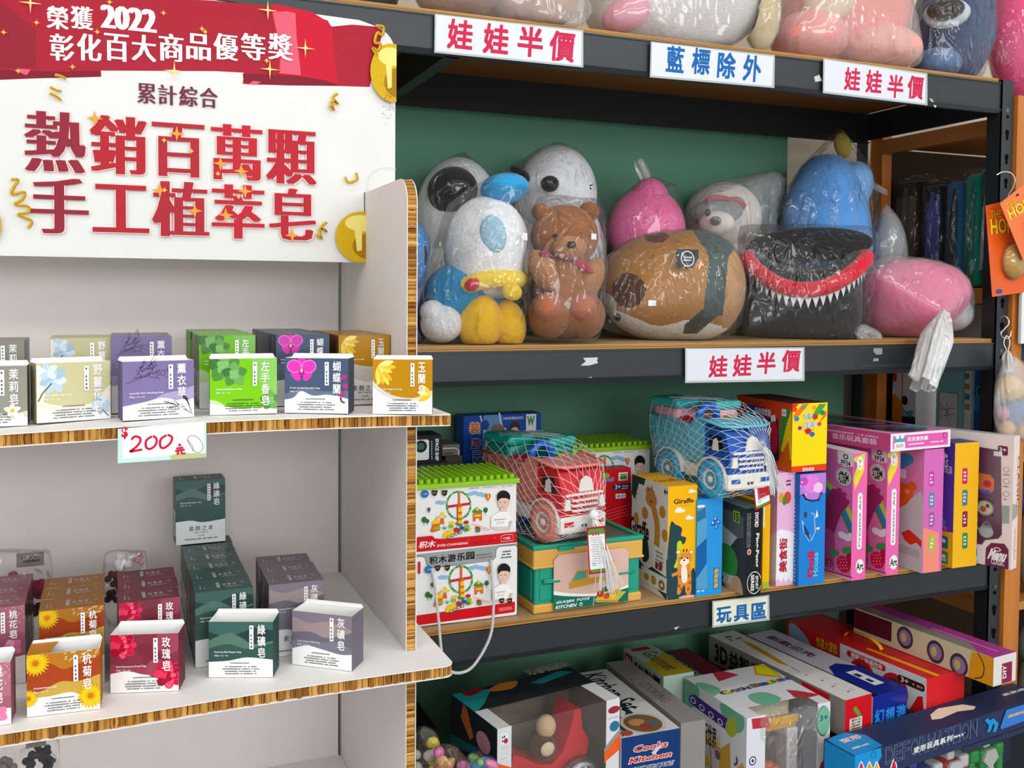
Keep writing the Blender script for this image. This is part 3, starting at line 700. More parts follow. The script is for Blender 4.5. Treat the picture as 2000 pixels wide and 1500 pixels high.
SOAP = {
 'jas': dict(t='茉莉皂', en='Jasmine Bright Soap', c=['#8f8d7e'], waves=[([(0, .3), (.4, .35), (.7, .2), (1, .25)], '#c9c8be')], draw=d_jas, nm='olive grey', white=[(0, .2), (.4, .22), (.7, .14), (1, .1)]),
 'gin': dict(t='野薑花皂', en='Wild Ginger Lily Soap', c=['#c9c396'], waves=[([(0, .42), (.2, .3), (.5, .27), (.75, .3), (.92, .5), (1, .6)], '#e6e2d2')], draw=d_gin, nm='pale khaki', white=[(0, .1), (.3, .16), (.6, .2), (1, .18)]),
 'lav': dict(t='薰衣草皂', en='Lavender Pure Soothing Soap', c=['#7e70a0'], waves=[([(0, .2), (.3, .24), (.55, .42), (.8, .48), (1, .55)], '#a79cc2')], draw=d_lav, nm='purple lavender', white=[(0, .24), (.3, .3), (.55, .36), (.8, .3), (1, .33)]),
 'pat': dict(t='左手香皂', en='Coleus Amboinicus Soap', c=['#77c30e'], waves=[([(0, .28), (.12, .24), (.3, .12), (.5, .1), (1, .1)], '#bfe0a0')], draw=d_pat, nm='bright green', white=[(0, .2), (.2, .16), (.45, .1), (.7, .12), (1, .08)]),
 'orc': dict(t='蝴蝶蘭皂', en='Fresh Orchid Beautiful Soap', c=['#4a5874'], waves=[([(0, .34), (.3, .46), (.6, .4), (1, .42)], '#66728c')], draw=d_orc, nm='slate blue', white=[(0, .24), (.14, .28), (.26, .4), (.45, .32), (.7, .34), (1, .27)]),
 'mag': dict(t='玉蘭皂', en='Magnolia Fragrance Soap', c=['#bd8606'], waves=[([(0, .62), (.12, .48), (.35, .34), (.7, .3), (1, .44)], '#d9d4cc')], draw=d_mag, nm='mustard', white=[(0, .5), (.15, .36), (.35, .26), (.65, .24), (1, .36)]),
 'pea': dict(t='桃花皂', en='Peach Blossom Soap', c=['#b5707c'], waves=[([(0, .4), (.5, .5), (1, .45)], '#a45f6e')], draw=d_pea, nm='dusty pink'),
 'chr': dict(t='杭菊皂', en='Chrysanthemum Soap', c=['#b9761f'], waves=[([(0, .86), (.3, .84), (.5, .72), (.75, .8), (1, .9)], '#a8431c'), ([(0, .36), (.2, .4), (.45, .52), (.7, .5), (1, .58)], '#c9a445')], draw=d_chr, nm='orange', white=[(0, .3), (.3, .3), (.6, .33), (.8, .22), (1, .2)]),
 'ros': dict(t='玫瑰皂', en='Rose Damascena Fresh Soap', c=['#863344'], waves=[([(0, .5), (.3, .44), (.6, .5), (1, .4)], '#9a4055')], draw=d_ros, nm='wine red', white=[(0, .33), (.25, .37), (.5, .3), (.75, .3), (1, .32)]),
 'gre': dict(t='綠礦皂', en='Dead Sea Mud Repair Soap', c=['#3d655e'], waves=[([(0, .82), (.25, .74), (.5, .8), (.75, .9), (1, .84)], '#27413f'), ([(0, .66), (.3, .8), (.5, .72), (.7, .6), (1, .66)], '#56786a'), ([(0, .52), (.3, .6), (.6, .52), (1, .62)], '#33564f')], draw=d_non, nm='dark green', white=[(0, .28), (.3, .3), (.6, .36), (1, .32)]),
 'gry': dict(t='灰礦皂', en='Grey Volcanic Mud Soap', c=['#847985'], waves=[([(0, .9), (.3, .8), (.6, .86), (1, .74)], '#a08d90'), ([(0, .6), (.3, .64), (.6, .56), (1, .7)], '#6f6a78'), ([(0, .46), (.4, .44), (.7, .5), (1, .4)], '#7c7888')], draw=d_non, nm='grey', white=[(0, .3), (.25, .38), (.5, .34), (.8, .28), (1, .3)]),
}
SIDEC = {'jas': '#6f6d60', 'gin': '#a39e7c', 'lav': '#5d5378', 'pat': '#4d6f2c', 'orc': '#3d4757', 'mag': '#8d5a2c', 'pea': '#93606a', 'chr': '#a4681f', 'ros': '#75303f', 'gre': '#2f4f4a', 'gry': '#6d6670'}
TW, TH, TD = .0595, .0795, .0375
def tall_proto(k):
    t = thing('soap_carton', 'x', 'soap box'); c = M(SOAP[k]['c'][0], .5)
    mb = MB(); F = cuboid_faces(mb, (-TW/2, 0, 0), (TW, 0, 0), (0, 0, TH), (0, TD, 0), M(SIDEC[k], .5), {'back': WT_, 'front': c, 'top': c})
    art(F['front'], k, True); f = F['top']
    f.rect(.40, .3, .45, .8, WT_); f.ticks(.41, .35, .44, .75, INK, 4)
    for i, q in enumerate(SOAP[k]['t'][:4]): f.text(q, .5+.09*i, .45, .565+.09*i, .68, WT_, 0)
    leaf(f, .83, .62, .08, .014, 10, WT_); f.ticks(.5, .28, .85, .36, WT_); f.line([(.1, .25), (.12, .7), (.12, .3)], .0007, M('#d9cfc2')); f.line([(.16, .25), (.17, .5), (.19, .25)], .0007, M('#d9cfc2'))
    for s_ in ('left', 'right'): F[s_].rect(.2, .1, .8, .5, WT_); F[s_].ticks(.25, .15, .75, .45, INK, 6)
    mb.build('carton', t, world=False)
    mb = MB(); e = .0005; mb.box((-TW/2-e, -e, .0001), (TW/2+e, TD+e, TH+e), WRAP); mb.build('clear_wrap', t, world=False)
    return t
def open_box(k, bl, br, z, d, label, flap=False, lean=0):
    """small sample box with its top cut open"""
    a, b = at(*bl, Z=z), at(*br, Z=z); a.z = b.z = z+.0005
    w = (b-a).length; rz = math.atan2(b.y-a.y, b.x-a.x); h = .058; c = (a+b)/2
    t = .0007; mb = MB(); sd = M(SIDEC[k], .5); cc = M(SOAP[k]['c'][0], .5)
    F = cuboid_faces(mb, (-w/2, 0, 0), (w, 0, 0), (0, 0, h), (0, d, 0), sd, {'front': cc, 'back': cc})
    n = len(mb.f); # drop the lid, add white inner walls and a floor
    for i in range(n-1, -1, -1):
        if all(abs(mb.v[q].z-h) < 1e-6 for q in mb.f[i]): del mb.f[i], mb.m[i], mb.sm[i]
    art(F['front'], k, False)
    I = [(-w/2+t, t), (w/2-t, t), (w/2-t, d-t), (-w/2+t, d-t)]; O = [(-w/2, 0), (w/2, 0), (w/2, d), (-w/2, d)]
    hb = h+.0035                                           # back wall stands a little higher
    vs = [(x, y, .003) for x, y in I]+[(x, y, h) for x, y in I]+[(x, y, h) for x, y in O]
    mb.add(vs, [(0, 1, 2, 3)]+[(i, 4+i, 4+(i+1) % 4, (i+1) % 4) for i in range(4)]+[(4+i, 8+i, 8+(i+1) % 4, 4+(i+1) % 4) for i in range(4)], WT_)
    mb.add([(-w/2, d, h), (w/2, d, h), (w/2-.002, d+.0005, hb), (-w/2+.002, d+.0005, hb)], [(0, 1, 2, 3)], WT_)
    if flap: mb.add([(-w/2, 0, h+.0003), (-w/2+.02, .0005, h+.0003), (-w/2+.024, d, h+.0006), (-w/2, d, h+.0006)], [(0, 1, 2, 3)], cc)
    o = mb.build('soap_sample_box', label=label, cat='soap box', group='open sample soap boxes along the shelf fronts')
    # built around its own base, then set down
    o.data.transform(Matrix.Translation(o.location)); o.location = c; o.rotation_euler = (0, 0, rz); return o
UP, LO = 'upper display shelf', 'lower display shelf'
open_box('jas', (-96, 838), (54, 832), zsh1(-.11), .028, 'small open olive grey soap box at the left end of the upper shelf')
open_box('gin', (72, 828), (216, 818), zsh1(-.04), .028, 'small open khaki soap box with pale blue lily print on the upper shelf')
open_box('lav', (240, 823), (379, 815), zsh1(.04), .028, 'small open purple lavender soap box above the $200 price card')
open_box('pat', (410, 812), (541, 808), zsh1(.13), .028, 'small open bright green soap box with leaf print on the upper shelf')
open_box('orc', (556, 807), (680, 809), zsh1(.2), .028, 'small open slate blue soap box with pink orchid print on the upper shelf')
open_box('mag', (728, 809.5), (844, 810), zsh1(.29), .016, 'small open mustard soap box with yellow magnolia at the right end of the upper shelf')
open_box('pea', (-112, 1432), (22, 1415), Z2, .03, 'small open dusty pink soap box cut by the left edge on the lower shelf')
open_box('chr', (53, 1402), (196, 1385), Z2, .03, 'small open orange soap box with yellow chrysanthemums at the front of the lower shelf', True)
open_box('ros', (216, 1355), (349, 1350), Z2, .03, 'small open wine red soap box with rose print on the lower shelf')
open_box('gre', (408, 1324), (533, 1324), Z2, .03, 'small open dark green soap box with hill print on the lower shelf')
open_box('gry', (571, 1298), (687, 1312), Z2, .03, 'small open grey soap box nearest the right side panel on the lower shelf')
ORD = ['', 'second', 'third', 'fourth', 'fifth', 'sixth', 'seventh']
FL = {'jas': 'white blossom', 'gin': 'pale blue lily', 'lav': 'lavender sprig', 'pat': 'green leaf', 'orc': 'pink orchid', 'mag': 'yellow magnolia', 'pea': 'peach blossom', 'chr': 'yellow chrysanthemum', 'ros': 'red rose', 'gre': 'dark hill', 'gry': 'grey hill'}
def row(k, x, y, z, n, where, rz=0, pitch=.0395, drift=0):
    p = tall_proto(k)
    for i in range(n):
        lab = f"{SOAP[k]['nm']} soap carton, "+('front one' if i == 0 else f'{ORD[i]} from the front')+f' of its row on the {where}'
        loc = (x+drift*i+random.uniform(-.0008, .0008)*(i > 0), y+pitch*i, z); r = rz+random.uniform(-.02, .02)
        if i == 0: p.location = loc; p.rotation_euler = (0, 0, r); p['label'] = lab; p['group'] = f"{SOAP[k]['nm']} soap cartons on the {where}"
        else: dup(p, loc, r, lab)
    return p
def midx(l, r, y, Y): return (at(l, y, Y=Y).x+at(r, y, Y=Y).x)/2
for k, l, r, Y, n in (('jas', -70, 36, 1.085, 2), ('gin', 105, 213, 1.082, 2), ('lav', 217, 335, 1.072, 3), ('pat', 387, 500, 1.08, 5), ('orc', 540, 642, 1.08, 5), ('mag', 670, 768, 1.072, 4)):
    x = midx(l, r, 657, Y)-(.0045 if k == 'mag' else 0); row(k, x, Y, zsh1(x)+.0005, n, UP)
for k, l, r, y, Y, n in (('pea', -80, 45, 1172, 1.06, 3), ('chr', 77, 202, 1188, 1.033, 3), ('ros', 232, 351, 1172, 1.033, 3), ('gre', 382, 493, 1156, 1.04, 6), ('gry', 526, 632, 1140, 1.04, 3)):
    x = midx(l, r, y, Y); row(k, x, Y, Z2+.0005, n, LO, .02 if k != 'gry' else -.03, .0400)
g = [o for o in COL.objects if o.get('group') == 'dark green soap cartons on the lower display shelf'][0]
c_ = at(385, 1056, Z=Z2+TH+.0005)
dup(g, (c_.x+.003, 1.04+.040*5.05, Z2+TH+.0022), .03, 'tall dark green soap carton standing on top of the others against the back panel')
# ================================================================== BAGGED PLUSH TOYS
BAG = film('clear_poly_bag', .06, .035, 48, .95, milk=.02); BAGM = film('milky_poly_bag', .10, .05, 30, .8, milk=.16); BAGD = film('dusty_poly_bag', .12, .05, 28, .8, milk=.16)
BAGW = film('white_poly_bag', .14, .08, 40, 1.0, milk=.62)
def view_rot(x, deg=0):
    h = YAW+math.atan((x-CX)/FPX)
    return Matrix.Rotation(-h, 3, 'Z') @ Matrix.Rotation(math.radians(-deg), 3, 'Y')
def scl(x, y, Y): return (at(x, y, Y=Y)-EYE).dot(_fw)/FPX
def E(mb, cx, cy, rx, ry, Y, d, m, rot=0, warp=None, seg=28, rings=18):
    """stuffed ellipsoid seen at photo point (cx,cy), half sizes in photo pixels, at depth Y; d = half depth in metres; rot clockwise"""
    k = scl(cx, cy, Y); return mb.ell(at(cx, cy, Y=Y), (rx*k, d, ry*k), m, view_rot(cx, rot), seg, rings, warp)
def bag(root, mat, tips=(), off=.003, wr=.0035, seed=1, name='plastic_bag', flat=None, extra=()):
    pts = []
    for o in root.children:
        mw = Matrix.Translation(root.location)
        pts += [mw @ v.co for v in o.data.vertices][::3]
        for q in o.children: pts += [mw @ v.co for v in q.data.vertices][::3]
    body = len(pts); pts += [at(x, y, Y=Y) for x, y, Y in tips]+[V(p) for p in extra]
    bm = bmesh.new()
    for p in pts: bm.verts.new(p)
    r = bmesh.ops.convex_hull(bm, input=bm.verts[:]); bmesh.ops.delete(bm, geom=[v for v in bm.verts if not v.link_faces], context='VERTS')
    tree = BVHTree.FromBMesh(bm); bm.free()
    c = sum(pts[:body], Vector())/body
    b2 = bmesh.new(); bmesh.ops.create_icosphere(b2, subdivisions=5, radius=1)
    for v in b2.verts:
        d = v.co.normalized(); h = tree.ray_cast(c, d)[0]; rr = (h-c).length if h else .05
        p = c+d*rr
        n1 = mnoise.noise((p+Vector((seed*3.1, 0, 0)))*16); n2 = mnoise.noise(Vector((p.x*60+seed, p.y*60, p.z*14))); n3 = mnoise.noise(Vector((p.x*18, p.y*18, p.z*70+seed)))
        v.co = c+d*(rr+off+wr*(abs(n1)*.8+abs(n2)*.9+abs(n3)*.4-.5))
        if flat is not None and v.co.z < flat: v.co.z = flat+.0006
    bmesh.ops.smooth_vert(b2, verts=b2.verts, factor=.4, use_axis_x=True, use_axis_y=True, use_axis_z=True)
    mb = MB(); mb.bm(b2, mat); return mb.build(name, root)
def tuft(mb, base, tip, w, mat=None, seed=1, n=20, flare=1.6, zmin=None):
    """gathered end of a bag: pleated fan from base to tip"""
    base, tip = V(base), V(tip); ax = tip-base; L = ax.length; ax.normalize(); s_ = ax.orthogonal().normalized(); t_ = ax.cross(s_); rg = random.Random(seed); K = 10; vs = []; fs = []
    ph = [rg.uniform(0, 6.3) for _ in range(4)]
    for i in range(K+1):
        q = i/K; r = w*(.28+.72*min(1, q*flare)**.8)*(1-.25*q*q)
        for j in range(n*2):
            a = math.pi*j/n; rr = r*(1+.28*math.sin(5*a+ph[0]+q)+.14*math.sin(9*a+ph[1]+3*q)); rr *= 1 if i < K else 1+.15*math.sin(7*a)
            vs.append(base+ax*(q*L+.03*L*math.sin(3*a+ph[2])*q)+s_*math.cos(a)*rr+t_*math.sin(a)*rr*.55)
    m = n*2
    if zmin is not None:
        for v in vs: v.z = max(v.z, zmin)
    for i in range(K):
        for j in range(m): fs.append((i*m+j, i*m+(j+1) % m, (i+1)*m+(j+1) % m, (i+1)*m+j))
    mb.add(vs, fs, mat, True)
S1 = SZ[1]
WP, KP, DBL, LBL, YLW, RDP = plush('#e9eaee'), plush('#17171b'), plush('#1d86b8'), plush('#9fc8de'), plush('#f0b90e'), plush('#c4182c')
BRN, BRL, BRD, PNK, GRY_, CRM = plush('#9a6138'), plush('#b07a50'), plush('#6d4028'), plush('#ee6fa4'), plush('#85868a'), plush('#e8dfd2')
EYE_ = M('#08080a', .15, 'gloss')
def pthing(label, cx, Y, name='plush_toy', z=None, group='bagged plush toys on the middle shelf', cat='plush toy'):
    p = at(cx, 690, Y=Y); return thing(name, label, cat, (p.x, Y, S1 if z is None else z), 0, group)
def part(name, r, fn):
    mb = MB(); fn(mb); zf = r.location.z+.0012
    for v in mb.v: v.z = max(v.z, zf)                       # soft stuffing pressed flat on the shelf
    return mb.build(name, r)
# white plush with a black oval, at the back by the panel
r = pthing('bagged white plush with a large black ear, in the back corner beside the cardboard panel', 890, 1.76)
part('body', r, lambda m: (E(m, 895, 420, 82, 112, 1.76, .085, WP), E(m, 885, 560, 80, 105, 1.76, .08, WP)))
part('ear', r, lambda m: E(m, 884, 372, 50, 46, 1.70, .045, KP, 20))
bag(r, BAG, [(905, 296, 1.76), (835, 350, 1.75)], seed=2, flat=S1)
# blue plush mostly hidden by the panel
r = pthing('blue plush toy mostly hidden behind the cardboard panel edge on the middle shelf', 815, 1.60)
part('body', r, lambda m: (E(m, 806, 500, 36, 70, 1.585, .045, plush('#3f82c4')), E(m, 806, 612, 38, 62, 1.585, .045, plush('#4a6da8'))))
part('eye', r, lambda m: E(m, 829, 498, 6, 22, 1.551, .006, KP))
bag(r, BAG, seed=3, flat=S1)
# large white plush in front
r = pthing('bagged white headed plush with bright blue bobble and yellow feet, next to the cardboard panel', 940, 1.555)
part('head', r, lambda m: E(m, 951, 487, 85, 104, 1.575, .085, WP))
part('blue_bobble', r, lambda m: E(m, 986, 368, 48, 30, 1.56, .05, plush('#2a9cd6'), 6))
part('patch', r, lambda m: E(m, 963, 458, 26, 38, 1.498, .012, LBL, 10))
part('scarf', r, lambda m: m.tube([at(951, 552, Y=1.575)+view_rot(951, 10) @ Vector((.066*math.cos(a), .078*math.sin(a), .004*math.sin(3*a))) for a in [2*math.pi*i/32 for i in range(32)]], .015, plush('#f2cf22'), 10, closed=True))
part('scarf_end', r, lambda m: E(m, 1000, 570, 20, 17, 1.487, .012, plush('#efc81a'), -20))
part('bow', r, lambda m: E(m, 922, 556, 16, 13, 1.49, .012, RDP, 30))
part('body', r, lambda m: (E(m, 890, 575, 62, 60, 1.575, .06, DBL), E(m, 935, 625, 85, 50, 1.575, .06, DBL)))
part('arm', r, lambda m: (E(m, 862, 632, 42, 38, 1.545, .045, WP), E(m, 845, 610, 26, 24, 1.545, .035, WP)))
part('foot', r, lambda m: E(m, 938, 632, 44, 56, 1.53, .04, YLW, -8)); part('foot', r, lambda m: E(m, 992, 636, 36, 50, 1.535, .04, YLW, 6))
part('price_sticker', r, lambda m: m.box(*[at(1019, 462, Y=1.485)+V(q) for q in ((0, 0, -.006), (.010, .0006, .006))], WT_))
bag(r, BAG, [(985, 335, 1.57), (1035, 430, 1.56), (872, 400, 1.56), (958, 686, 1.515)], seed=4, flat=S1)
# white plush with black nose behind the bear
r = pthing('bagged white plush with round black nose and stitched cross, behind the brown bear', 1085, 1.745)
part('head', r, lambda m: (E(m, 1088, 380, 78, 96, 1.745, .08, WP), E(m, 1090, 500, 92, 130, 1.76, .08, WP)))
part('nose', r, lambda m: E(m, 1074, 359, 18, 16, 1.661, .014, KP))
part('ear', r, lambda m: E(m, 1018, 342, 12, 26, 1.74, .03, KP, 50))
part('stitched_cross', r, lambda m: [m.tube([at(a, b, Y=1.676), at(c, d, Y=1.676)], .0014, KP, 6) for a, b, c, d in ((1136, 362, 1157, 362), (1147, 350, 1146, 374), (1139, 354, 1155, 370))])
bag(r, BAG, [(1088, 276, 1.74), (1005, 338, 1.74), (1192, 440, 1.745)], seed=5, flat=S1)
# bear
r = pthing('bagged brown teddy bear seated between the white plush and the tan round cushion', 1105, 1.53)
part('body', r, lambda m: (E(m, 1102, 560, 66, 82, 1.545, .055, BRN), E(m, 1108, 610, 64, 52, 1.54, .06, BRN)))
part('head', r, lambda m: E(m, 1103, 462, 66, 62, 1.545, .06, BRN))
part('ear', r, lambda m: E(m, 1060, 416, 22, 18, 1.55, .02, BRN, -30)); part('ear', r, lambda m: E(m, 1150, 414, 20, 20, 1.55, .02, BRN, 30))
part('muzzle', r, lambda m: E(m, 1112, 484, 34, 24, 1.495, .022, BRL)); part('nose', r, lambda m: E(m, 1116, 478, 9, 8, 1.472, .007, EYE_))
part('eye', r, lambda m: E(m, 1084, 462, 5, 5, 1.492, .004, EYE_)); part('eye', r, lambda m: E(m, 1143, 460, 5, 5, 1.492, .004, EYE_))
part('bow', r, lambda m: (E(m, 1062, 497, 12, 8, 1.495, .01, plush('#a0304a'), 20), E(m, 1138, 520, 26, 9, 1.492, .01, plush('#b43a52'), -32)))
for x, y, a in ((1060, 528, 30), (1152, 545, -24)): part('arm', r, lambda m, x=x, y=y, a=a: E(m, x, y, 26, 44, 1.51, .03, BRL, a))
for x in (1072, 1140): part('leg', r, lambda m, x=x: (E(m, x, 616, 42, 46, 1.515, .045, BRN), E(m, x-3, 600, 26, 26, 1.48, .018, plush('#b8694a'))))
part('price_sticker', r, lambda m: m.box(*[at(1160, 462, Y=1.482)+V(q) for q in ((-.005, 0, -.005), (.005, .0006, .005))], WT_))
bag(r, BAG, [(1052, 378, 1.54), (1165, 386, 1.54), (1180, 420, 1.54), (1045, 664, 1.52), (1168, 664, 1.52)], wr=.005, seed=6, flat=S1)
# pink plush behind
r = pthing('bagged pink plush with gathered bag top, behind the tan round cushion', 1262, 1.745)
part('body', r, lambda m: (E(m, 1262, 450, 76, 84, 1.745, .075, PNK), E(m, 1258, 560, 80, 110, 1.75, .07, PNK), E(m, 1268, 392, 38, 44, 1.745, .05, PNK)))
bag(r, BAG, [(1258, 358, 1.745), (1318, 392, 1.745), (1324, 362, 1.75)], seed=7, flat=S1)
mb = MB(); tuft(mb, at(1272, 372, Y=1.745), at(1246, 312, Y=1.745), .020, BAGM, 3); mb.build('bag_end', r)
# round tan cushion lying on its side
r = pthing('bagged round tan, brown and white animal cushion at the middle of the middle shelf', 1310, 1.60)
def cav(p):                                                     # pillow with blunt ends
    q = abs(p.x); return Vector((math.copysign(q**.72, p.x), p.y, p.z*(1+.10*p.x)))
TAN = plush('#b07c42')
GRN_, WHB, EAR = plush('#4b5a58'), plush('#ece8e2'), plush('#5b3826')
def cav_b(m):
    k = scl(1310, 560, 1.60); m.ell(at(1312, 560, Y=1.60), (140*k, .105, 108*k), TAN, view_rot(1310, 3), 260, 150, cav)
    def pt(x, y, c):
        if ((x-1228)/33)**2+((y-567)/34)**2 < 1 or ((x-1282)/24)**2+((y-462)/12)**2 < 1: return EAR
        ce = 1402-(y-520)*.10
        if abs(x-ce) < 19+max(0, (500-y))*.75 and y < 618-max(0, x-1400)*.2: return GRN_
        if x > ce+19 and y < 640: return plush('#c08f62')
        if abs((x-1362)-(632-y)*1.15) < 22 and 596 < y < 652 and x > 1335: return plush('#3f4240')
        if y > 594+(x-1176)*.42 and x < 1290 or y > 630+6*math.sin(x*.05) or (x < 1205 and y > 570+(x-1176)*.4): return WHB
    paint(m, pt)
part('body', r, cav_b)
part('eye', r, lambda m: E(m, 1206, 620, 7, 8, 1.524, .008, EYE_)); part('eye', r, lambda m: E(m, 1180, 601, 5, 8, 1.548, .008, EYE_)); part('nose', r, lambda m: E(m, 1190, 628, 4, 4, 1.526, .005, plush('#4a4444')))
def lbl(m):
    a, b = at(1322, 486, Y=1.496), at(1366, 524, Y=1.496); f = Face(m, (a.x, 1.496, b.z), (b.x-a.x, 0, 0), (0, .004, a.z-b.z)); f.rect(0, 0, 1, 1, M('#2d3238', .6)); f.ell(.5, .5, .3, .3, M('#dfe3e2'), n=16); f.ell(.5, .5, .26, .26, M('#2d3238', .6), n=16); f.ticks(.3, .35, .7, .65, M('#dfe3e2'), 2)
part('cloth_label', r, lbl)
part('price_sticker', r, lambda m: m.box(*[at(1274, 592, Y=1.488)+V(q) for q in ((-.008, 0, -.005), (.008, .0006, .005))], WT_))
bag(r, BAG, [(1186, 500, 1.59), (1345, 452, 1.6), (1452, 540, 1.6), (1440, 650, 1.6), (1172, 640, 1.58)], seed=8, flat=S1)
# grey white seal pup behind
r = pthing('bagged grey and white animal plush with a red headband at the back of the shelf', 1412, 1.775)
part('head', r, lambda m: (E(m, 1412, 424, 74, 68, 1.775, .07, CRM), E(m, 1412, 540, 80, 110, 1.790, .07, CRM)))
part('face_patch', r, lambda m: (E(m, 1398, 414, 52, 26, 1.723, .025, GRY_, 2), E(m, 1432, 404, 24, 20, 1.720, .02, GRY_, 20)))
part('muzzle', r, lambda m: E(m, 1400, 436, 34, 24, 1.702, .022, CRM)); part('nose', r, lambda m: E(m, 1398, 431, 11, 9, 1.680, .008, KP))
part('eye', r, lambda m: E(m, 1382, 415, 6, 7, 1.698, .005, EYE_)); part('eye', r, lambda m: E(m, 1428, 417, 6, 7, 1.698, .005, EYE_))
part('headband', r, lambda m: m.tube(smooth([tuple(at(x, y, Y=1.698)) for x, y in ((1380, 392), (1392, 385), (1412, 386), (1436, 393), (1455, 402))], 5), .005, RDP, 8))
bag(r, BAGM, [(1420, 350, 1.775), (1535, 325, 1.775), (1545, 350, 1.775), (1345, 440, 1.770)], seed=9, flat=S1)
# blue cone
r = pthing('bagged light blue cone shaped plush with a yellow tip at the back right', 1612, 1.745)
BLP = plush('#5b9be0')
def cone(m):
    k = scl(1612, 400, 1.745); c = at(1612, 450, Y=1.745)
    m.lathe([(.002, .172*1), (.03, .166), (.055, .145), (.078, .10), (.096, .03), (.102, -.04), (.095, -.12), (.06, -.168), (0, -.172)], BLP, c, 'Z', 36)
part('body', r, cone); part('crown', r, lambda m: E(m, 1660, 372, 40, 58, 1.735, .06, plush('#7fb4ea'), -22))
part('tip', r, lambda m: (E(m, 1646, 284, 16, 26, 1.745, .014, plush('#b39a3c'), 16),))
bag(r, BAG, [(1640, 250, 1.745), (1702, 330, 1.745), (1722, 380, 1.745), (1522, 390, 1.745)], seed=10, flat=S1)
mb = MB(); tuft(mb, at(1688, 352, Y=1.735), at(1732, 377, Y=1.72), .010, BAGM, 5); mb.build('bag_end', r)
# black basket-shaped plush bag with red rim
r = pthing('bagged black plush pet bed with a red rim and white teeth trim', 1570, 1.60)
c0 = at(1572, 560, Y=1.605); BKP = plush('#1e1f23'); k = scl(1572, 560, 1.605)
RIM = Matrix.Rotation(math.radians(-1), 3, 'Y'); H0 = S1+.002
def rimpt(a, rr, z): # rim tips towards the viewer
    h = YAW+math.atan((1572-CX)/FPX); x, y = rr[0]*math.cos(a), rr[1]*math.sin(a)
    p = Vector((x, y, z+.016*math.sin(a)+.052*(math.cos(a))**2)); return Vector((c0.x, c0.y, 0))+Matrix.Rotation(-h, 3, 'Z') @ p
def bedwall(m):
    vs = []; fs = []; n = 48; rows = [((.104, .075), H0), ((.112, .085), H0+.03), ((.112, .09), H0+.07), ((.116, .09), H0+.105), ((.098, .076), H0+.125), ((.088, .066), H0+.105), ((.08, .06), H0+.02)]
    for i, (rr, z) in enumerate(rows):
        for j in range(n):
            a = 2*math.pi*j/n; p = rimpt(a, rr, z); 
            if i in (0, 6): p.z = z+.0*a
            if i == 1: p.z = z+.2*(p.z-z)
            vs.append(p)
    for i in range(len(rows)-1):
        for j in range(n): fs.append((i*n+j, i*n+(j+1) % n, (i+1)*n+(j+1) % n, (i+1)*n+j))
    fs.append(tuple(range((len(rows)-1)*n, len(rows)*n))); m.add(vs, fs, BKP, True)
part('body', r, bedwall)
part('back_flap', r, lambda m: E(m, 1580, 478, 118, 34, 1.640, .02, BKP, 2))
part('rim', r, lambda m: m.tube([rimpt(2*math.pi*j/48, (.117, .093), H0+.112) for j in range(48)], .0165, plush('#d8142e'), 10, closed=True))
def teeth(m):
    n = 52; vs = []; fs = []
    for j in range(n):
        a0, a1 = 2*math.pi*j/n, 2*math.pi*(j+1)/n; q = len(vs)
        vs += [rimpt(a0, (.1175, .0945), H0+.098), rimpt(a1, (.1175, .0945), H0+.098), rimpt((a0+a1)/2, (.1185, .0965), H0+.076)]; fs.append((q, q+1, q+2))
    m.add(vs, fs, WP)
part('teeth_trim', r, teeth)
bag(r, BAG, [(1442, 438, 1.60), (1700, 440, 1.60), (1716, 452, 1.6), (1700, 668, 1.53), (1446, 655, 1.56)], wr=.006, seed=11, flat=S1)
mb = MB(); tuft(mb, at(1664, 640, Y=1.53), at(1718, 664, Y=1.50), .022, BAGM, 6, flare=2.5, zmin=S1+.001); mb.build('bag_end', r)
# clear bag top showing behind the pink ball
r = thing('plush_toy', 'grey plush in a clear bag peeking between the black bed and the bookcase', 'plush toy', (at(1740, 480, Y=1.70).x, 1.70, S1), 0, 'bagged plush toys on the middle shelf')
part('body', r, lambda m: (E(m, 1735, 500, 34, 84, 1.70, .05, plush('#8c9096')),)); bag(r, BAGM, [(1728, 394, 1.70), (1758, 430, 1.70), (1756, 500, 1.70)], seed=12, flat=S1)
# pink ball in tied bag
r = pthing('round pink plush ball in a tied clear bag whose tail hangs over the beam', 1790, 1.57)
def ballw(p): return Vector((p.x, p.y, p.z*(1-.12*p.x)))
k = scl(1785, 580, 1.575)
part('ball', r, lambda m: (m.ell(V(at(1782, 580, Y=1.575).x, 1.575, S1+.084), (106*k, .085, .084), plush('#f0609a'), view_rot(1782, 12), 40, 28, ballw)))
part('white_end', r, lambda m: E(m, 1862, 612, 36, 34, 1.555, .04, WP))
bag(r, BAGM, [(1690, 520, 1.575), (1735, 496, 1.57), (1845, 520, 1.56), (1893, 570, 1.55), (1902, 622, 1.55), (1845, 613, 1.446)], seed=13, flat=S1)
KN = at(1845, 612, Y=1.440)
mb = MB(); tuft(mb, KN, at(1800, 752, Y=1.412), .046, BAGW, 8, 26, 2.4); mb.build('bag_tail', r)
mb = MB(); mb.tube([KN+V(.006*math.cos(a), .004, .005*math.sin(a)) for a in [i*math.pi/6 for i in range(12)]], .0016, M('#b08a3a', .5), 6, closed=True); mb.build('tie', r)
